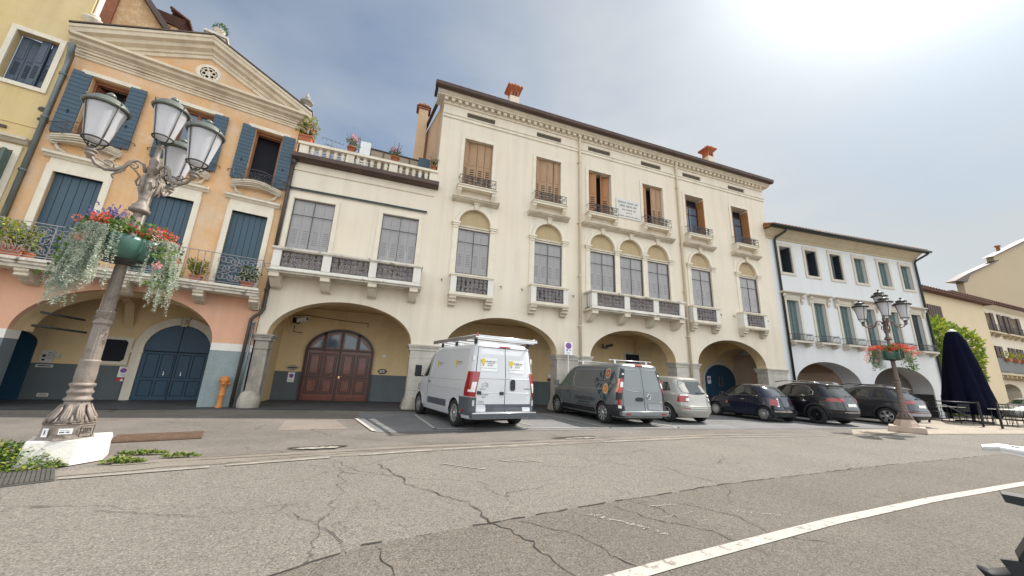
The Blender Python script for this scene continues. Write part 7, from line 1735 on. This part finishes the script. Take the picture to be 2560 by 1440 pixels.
for sg in (-1,1): mb.tube([(sg*.62,.75,1.64),(sg*.63,1.0,1.71),(sg*.63,2.2,1.72),(sg*.62,2.6,1.66)],.02,6)
mb.objs('roof_rail',M['chrome'],TG); handles(TG,B,[(1.15,1.0),(2.0,.99)],'pblack'); mirror(TG,B,3.2,1.10,'pblack'); mb=MB(); B.seam(mb,[(-.5,.52),(.5,.52)],B.rear,r=.01); mb.obj('bumper_trim',M['chrome'],TG)
mb=MB(); p=B.rear(0,1.0,.012); mb.disc((p.x,p.y,p.z),.06,'y',16,0,.045); mb.obj('emblem',M['chrome'],TG)
# --- graphite suv
sp=dict(sp); sp.update(paint='pgrph',wb=2.69,ya=.90,rim='alloy',wheel='five',lip=.09,
 yr=[(.28,.12),(.45,.0),(.66,.0),(.74,.05),(.98,.08),(1.10,.14),(1.14,.20),(1.50,.58),(1.58,.42),(1.64,.66),(1.69,1.2)],zs=lv((.28,1.0,14),(1.0,1.12,7),(1.12,1.58,11),(1.58,1.69,5)))
RV,B=car('graphite_suv','dark graphite SUV with black wheel-arch cladding, half behind the farther lamp','car',(20.6,8.65,0),0,sp)
suvrear(RV,B,(.78,.90))
glassrow(RV,B,[[(.92,1.24),(1.35,1.15),(1.38,1.48),(1.20,1.46)],[(1.46,1.14),(2.45,1.12),(2.45,1.52),(1.46,1.50)],[(2.53,1.12),(3.25,1.10),(2.95,1.34),(2.66,1.51),(2.53,1.52)]])
both(None,B,'tail_lamp','tail',RV,[(.040,.094,.94,1.07)],.012); handles(RV,B,[(1.35,.99),(2.4,.98)],'pgrph'); mirror(RV,B,3.2,1.10,'pgrph')
mb=MB(); B.band(mb,-.085,.085,.44,.56,.012,40,3); mb.obj('silver_bumper_trim',M['seaml'],RV); mb=MB(); B.seam(mb,[(-.6,.58),(.6,.58)],B.rear,r=.015); B.band(mb,-.085,-.055,.60,.63,.012); mb.obj('reflector_strip',M['tail'],RV)
mb=MB()
for sg in (-1,1): mb.tube([(sg*.62,.85,1.66),(sg*.63,1.1,1.72),(sg*.63,2.3,1.73),(sg*.62,2.7,1.66)],.018,6)
mb.objs('roof_rail',M['cladd'],RV)
# --- far car
sp=dict(sp); sp.update(paint='pfar',R=.32,wb=2.6,ya=.8,wheel='ten',lip=0,lipmat='pfar',yr=[(.2,.12),(.42,.0),(.7,.03),(.95,.1),(1.0,.3),(1.32,.9),(1.42,1.3),(1.45,1.6)],
 yf=[(.2,4.1),(.42,4.25),(.68,4.18),(.86,3.7),(.95,3.2),(.99,3.0),(1.36,2.35),(1.45,2.0)],w=[(.2,.8),(.42,.87),(.7,.885),(.95,.86),(1.0,.83),(1.36,.65),(1.45,.45)],zs=lv((.2,.9,12),(.9,1.0,6),(1.0,1.36,8),(1.36,1.45,4)))
FC,B=car('far_car','distant grey car seen side-on behind the cafe tables at the right edge','car',(39.5,10.6,0),75,sp)
glassrow(FC,B,[[(1.0,1.05),(1.85,1.03),(1.85,1.33),(1.35,1.31)],[(1.95,1.03),(2.9,1.01),(2.5,1.27),(2.3,1.34),(1.95,1.34)]]); mb=MB(); B.poly(mb,[(-.62,1.04),(.62,1.04),(.55,1.3),(-.55,1.3)],B.front,off=.007); mb.obj('windscreen',M['cglass'],FC)
both(None,B,'headlamp','lampw',FC,[(.40,.45,.6,.76)],.012)
# ---------------------------------------------------------------- folded parasol, cafe furniture, railings
UM=thing('folded_parasol','tall closed market parasol in a dark navy cover beside the vine','parasol',(28.3,10.15,0))
mb=MB(); K=64; rows=[(.16,4.58,.0),(.24,4.50,.04),(.36,4.1,.10),(.48,3.4,.14),(.60,2.6,.17),(.70,1.8,.2),(.80,1.1,.22),(.84,.55,.24),(.80,.42,.24)]
vs=[]
for r,z,fl in rows:
    for j in range(K): a=2*PI*j/K; q=r*(1+fl*1.15*(abs(cos(a*4+z*.35))**.6*1.6-1.1+.35*sin(a*9+z*1.3))); vs.append((q*cos(a),q*sin(a),z))
mb.add(vs,[(i*K+j,i*K+(j+1)%K,(i+1)*K+(j+1)%K,(i+1)*K+j) for i in range(len(rows)-1) for j in range(K)],0,True); mb.add(vs[:K],[tuple(range(K))]); mb.obj('cover',M['navy'],UM)
MB().lathe([(.17,4.57),(.16,4.63),(.05,4.70),(0,4.71)],(0,0,0),14).obj('cap',M['tabletop'],UM)
mb=MB(); mb.tube([(0,0,.05),(0,0,.6)],.06,8); mb.obj('pole',M['metald'],UM); mb=MB(); mb.box(-.5,.5,-.5,.5,0,.10); mb.obj('base',M['metald'],UM,.02)
def chair(p,rz,label,src=[None]):
    if src[0]: return dup(src[0],p,rz,label)
    t=thing('cafe_chair',label,'chair',p,rz,'metal cafe chairs')
    mb=MB()
    for k in range(7): y=-.20+k*.064; mb.box(-.20,.20,y,y+.042,.44,.455)
    mb.obj('seat',M['metald'],t)
    mb=MB()
    for k in range(7): z=.56+k*.05; mb.box(-.19,.19,.20+.02*k*.4,.215+.02*k*.4,z,z+.032)
    mb.tube([(-.20,.2,.45),(-.20,.25,.92),(.20,.25,.92),(.20,.2,.45)],.012,5); mb.obj('backrest',M['metald'],t)
    for x in (-.2,.2):
        for y0,y1 in ((-.2,-.22),(.2,.24)): mb=MB(); mb.tube([(x,y0,.45),(x,y1,0)],.013,5); mb.obj('leg',M['metald'],t)
    mb=MB()
    for x in (-.21,.21): mb.tube([(x,.22,.66),(x,-.14,.67),(x,-.2,.62),(x,-.2,.45)],.011,5)
    mb.obj('armrest',M['metald'],t); src[0]=t; return t
def table(p,w,d,label,rz=0,src=[None]):
    t=thing('cafe_table',label,'table',p,rz,'cafe tables')
    mb=MB(); mb.box(-w/2,w/2,-d/2,d/2,.72,.75); mb.obj('tabletop',M['tabletop'],t)
    for x in (-1,1):
        for y in (-1,1): mb=MB(); mb.tube([(x*(w/2-.08),y*(d/2-.08),.72),(x*(w/2-.04),y*(d/2-.04),0)],.014,5); mb.obj('leg',M['metald'],t)
    mb=MB(); mb.tube([(-w/2+.06,-d/2+.06,.3),(w/2-.06,d/2-.06,.3)],.01,4); mb.tube([(w/2-.06,-d/2+.06,.3),(-w/2+.06,d/2-.06,.3)],.01,4); mb.obj('brace',M['metald'],t)
    return t
TB=[((24.2,11.4,0),.8,.7,'pale cafe table nearest the graphite SUV'),((26.9,10.3,0),.7,.7,'small cafe table just in front of the folded parasol'),((28.6,9.0,0),1.9,.8,'long pale cafe table right of the middle railing'),((31.6,9.0,0),1.6,.8,'pale cafe table nearest the right edge'),((31.0,10.9,0),.8,.8,'small cafe table behind the long pale table')]
for p,w_,d_,l in TB: table(p,w_,d_,l)
CH=[((24.1,10.7,0),170,'metal cafe chair in front of the table nearest the graphite SUV'),((23.6,11.9,0),30,'metal cafe chair behind the table nearest the graphite SUV'),((25.1,11.5,0),-60,'metal cafe chair right of the table nearest the graphite SUV'),
 ((26.3,9.8,0),140,'slatted cafe chair at the small table in front of the parasol'),((27.3,10.95,0),-20,'cafe chair tucked between small table and parasol'),
 ((28.2,8.3,0),185,'cafe chair on the near side of the long table, left end'),((29.1,8.35,0),175,'cafe chair on the near side of the long table, right end'),((28.2,9.7,0),5,'cafe chair on the far side of the long table, left end'),((29.2,9.7,0),-8,'cafe chair on the far side of the long table, right end'),
 ((31.2,8.3,0),180,'cafe chair in front of the table nearest the right edge'),((31.3,9.7,0),0,'cafe chair behind the table nearest the right edge'),((30.3,10.8,0),90,'cafe chair left of the small table behind the long one'),((32.4,8.5,0),200,'outermost cafe chair at the right edge')]
for p,a,l in CH: chair(p,RD(a),l)
def railing(a,b,label,brace,src=[None]):
    dx,dy=b[0]-a[0],b[1]-a[1]; L=math.hypot(dx,dy); t=thing('railing_panel',label,'railing',(a[0],a[1],0),math.atan2(dy,dx),'dark railings round the cafe terrace')
    for x in (0,L): mb=MB(); mb.box(x-.035,x+.035,-.03,.03,0,1.06); mb.obj('post',M['metald'],t)
    mb=MB(); mb.tube([(0,0,1.0),(L,0,1.0)],.024,6); mb.tube([(0,0,.14),(L,0,.14)],.02,6); mb.objs('rail',M['metald'],t)
    mb=MB()
    if brace: mb.tube([(L*.15,0,.82),(L*.4,0,.82),(L*.97,0,.16)],.02,6)
    else:
        for k in range(9): x=L*(k+1)/10; mb.tube([(x,0,.14),(x,0,1.0)],.008,4)
    mb.obj('infill',M['metald'],t)
railing((25.4,10.9),(24.9,9.15),'dark railing panel with a diagonal brace in front of the parasol',True) if False else None
railing((24.6,10.25),(24.95,8.72),'dark railing panel with a diagonal brace in front of the parasol',True)
railing((24.3,11.9),(24.6,10.25),'dark railing panel just right of the graphite SUV',False)
railing((25.1,8.25),(28.9,7.95),'long low dark railing in front of the pale cafe tables',False)
# ---------------------------------------------------------------- motorcycle cut by the right edge of the picture
MC=thing('motorcycle','tail of a motorcycle with white cowl and black mudguard at the right edge','motorcycle',(3.30,1.18,0),math.atan2(-.93,.36))
# local +x runs forward from the tail tip, y to its left
mb=MB(); cw=[(0,.972,.035,.012),(.06,.985,.085,.02),(.20,.978,.125,.035),(.42,.950,.15,.06),(.66,.91,.17,.09)]
vs=[]
for x,z,w_,h_ in cw: vs+=[(x,-w_*.92,z-h_),(x,-w_,z-.004),(x,-w_*.93,z+.006),(x,-w_*.4,z+.014),(x,w_*.4,z+.014),(x,w_*.93,z+.006),(x,w_,z-.004),(x,w_*.92,z-h_)]
n=8
mb.add(vs,[(i*n+j,i*n+j+1,(i+1)*n+j+1,(i+1)*n+j) for i in range(4) for j in range(7)]+[tuple(range(8)),tuple(range(32,40))]+[(i*n,i*n+7,(i+1)*n+7,(i+1)*n) for i in range(4)],0,False); mb.obj('tail_cowl',M['w_paint'],MC,.004)
mb=MB()
for s in (-1,1): mb.tube([(.10,s*.055,.997),(.6,s*.075,.936)],.003,4)
mb.obj('cowl_groove',M['cladd'],MC)
mb=MB(); mb.prism([(.13,.885),(.14,.935),(.60,.86),(.62,.70),(.48,.76),(.30,.83)],-.07,.07); mb.obj('undertray',M['cladd'],MC,.012)
mb=MB(); pr=[(.02,.745),(.34,.735),(.35,.66),(.24,.64),(.18,.69),(.03,.705)]; mb.prism(pr,-.06,.06); mb.obj('bracket',M['cladd'],MC,.006)
mb=MB(); g=[(.30,.70,.05),(.22,.60,.07),(.14,.49,.08),(.06,.40,.085),(-.01,.345,.08),(-.07,.318,.07),(-.115,.325,.05)]
vs=[]
for k,(x,z,w_) in enumerate(g):
    t_=.05*(1-k/8); vs+=[(x,-w_,z),(x-.012,-w_*.6,z+.012),(x-.012,w_*.6,z+.012),(x,w_,z),(x+t_,w_,z-.02),(x+t_,-w_,z-.02)]
mb.add(vs,[(i*6+j,i*6+(j+1)%6,(i+1)*6+(j+1)%6,(i+1)*6+j) for i in range(6) for j in range(6)]+[(0,1,2,3,4,5),(36,37,38,39,40,41)],0,True)
mb.prism([(-.04,.42),(.06,.44),(.05,.36),(-.01,.355)],-.085,-.06); mb.obj('mudguard',M['cladd'],MC)
mb=MB(); mb.T=Matrix.Translation((.095,0,.545))@Matrix.Rotation(RD(28),4,'Y'); mb.box(-.016,.0,-.08,.08,-.13,.12); mb.box(.0,.012,-.06,.06,-.11,.10); mb.obj('plate_holder',M['cladd'],MC,.006)
mb=MB(); mb.T=Matrix.Translation((.10,-.0,.57))@Matrix.Rotation(RD(28),4,'Y'); mb.box(-.03,-.016,.03,.07,.09,.12); mb.obj('plate_bolt',M['metall'],MC)
W=sub('wheel',MC,(.48,0,.31))
mb=MB(); mb.tube([(.25*cos(a),0,.25*sin(a)) for a in [2*PI*i/28 for i in range(28)]],.062,10,closed=True); mb.obj('tyre',M['tyre'],W)
mb=MB(); mb.tube([(.19*cos(a),0,.19*sin(a)) for a in [2*PI*i/24 for i in range(24)]],.018,6,closed=True)
for k in range(6): a=PI*k/3; mb.tube([(0,0,0),(.19*cos(a),0,.19*sin(a))],.012,5)
mb.obj('rim',M['alloyb'],W)
W=dup(W,(1.85,0,.31),0,None,MC)
mb=MB(); mb.prism([(.45,.95),(.60,.99),(1.05,.86),(1.12,.80),(.6,.80)],-.13,.13); mb.obj('seat',M['cladd'],MC,.03)
mb=MB(); mb.prism([(1.05,.82),(1.10,.98),(1.35,1.04),(1.52,.94),(1.45,.75),(1.1,.72)],-.15,.15); mb.obj('tank',M['w_paint'],MC,.05)
mb=MB(); mb.box(.85,1.4,-.16,.16,.30,.70); mb.obj('engine',M['metald'],MC,.04); mb=MB(); mb.tube([(.48,.11,.31),(.95,.10,.42)],.03,6); mb.tube([(.48,-.11,.31),(.95,-.10,.42)],.03,6); mb.tube([(1.85,.1,.31),(1.55,.1,1.0)],.03,6); mb.tube([(1.85,-.1,.31),(1.55,-.1,1.0)],.03,6); mb.objs('fork',M['metall'],MC)
mb=MB(); mb.tube([(1.40,-.38,1.08),(1.52,-.15,1.06),(1.52,.15,1.06),(1.40,.38,1.08)],.016,6); mb.obj('handlebar',M['cladd'],MC)
mb=MB(); mb.tube([(.9,.14,.3),(.78,.24,.02)],.012,5); mb.obj('kickstand',M['cladd'],MC)
mb=MB(); mb.prism([(1.55,.86),(1.66,.98),(1.60,1.08),(1.5,1.06)],-.1,.1); mb.obj('headlamp',M['w_paint'],MC,.02)
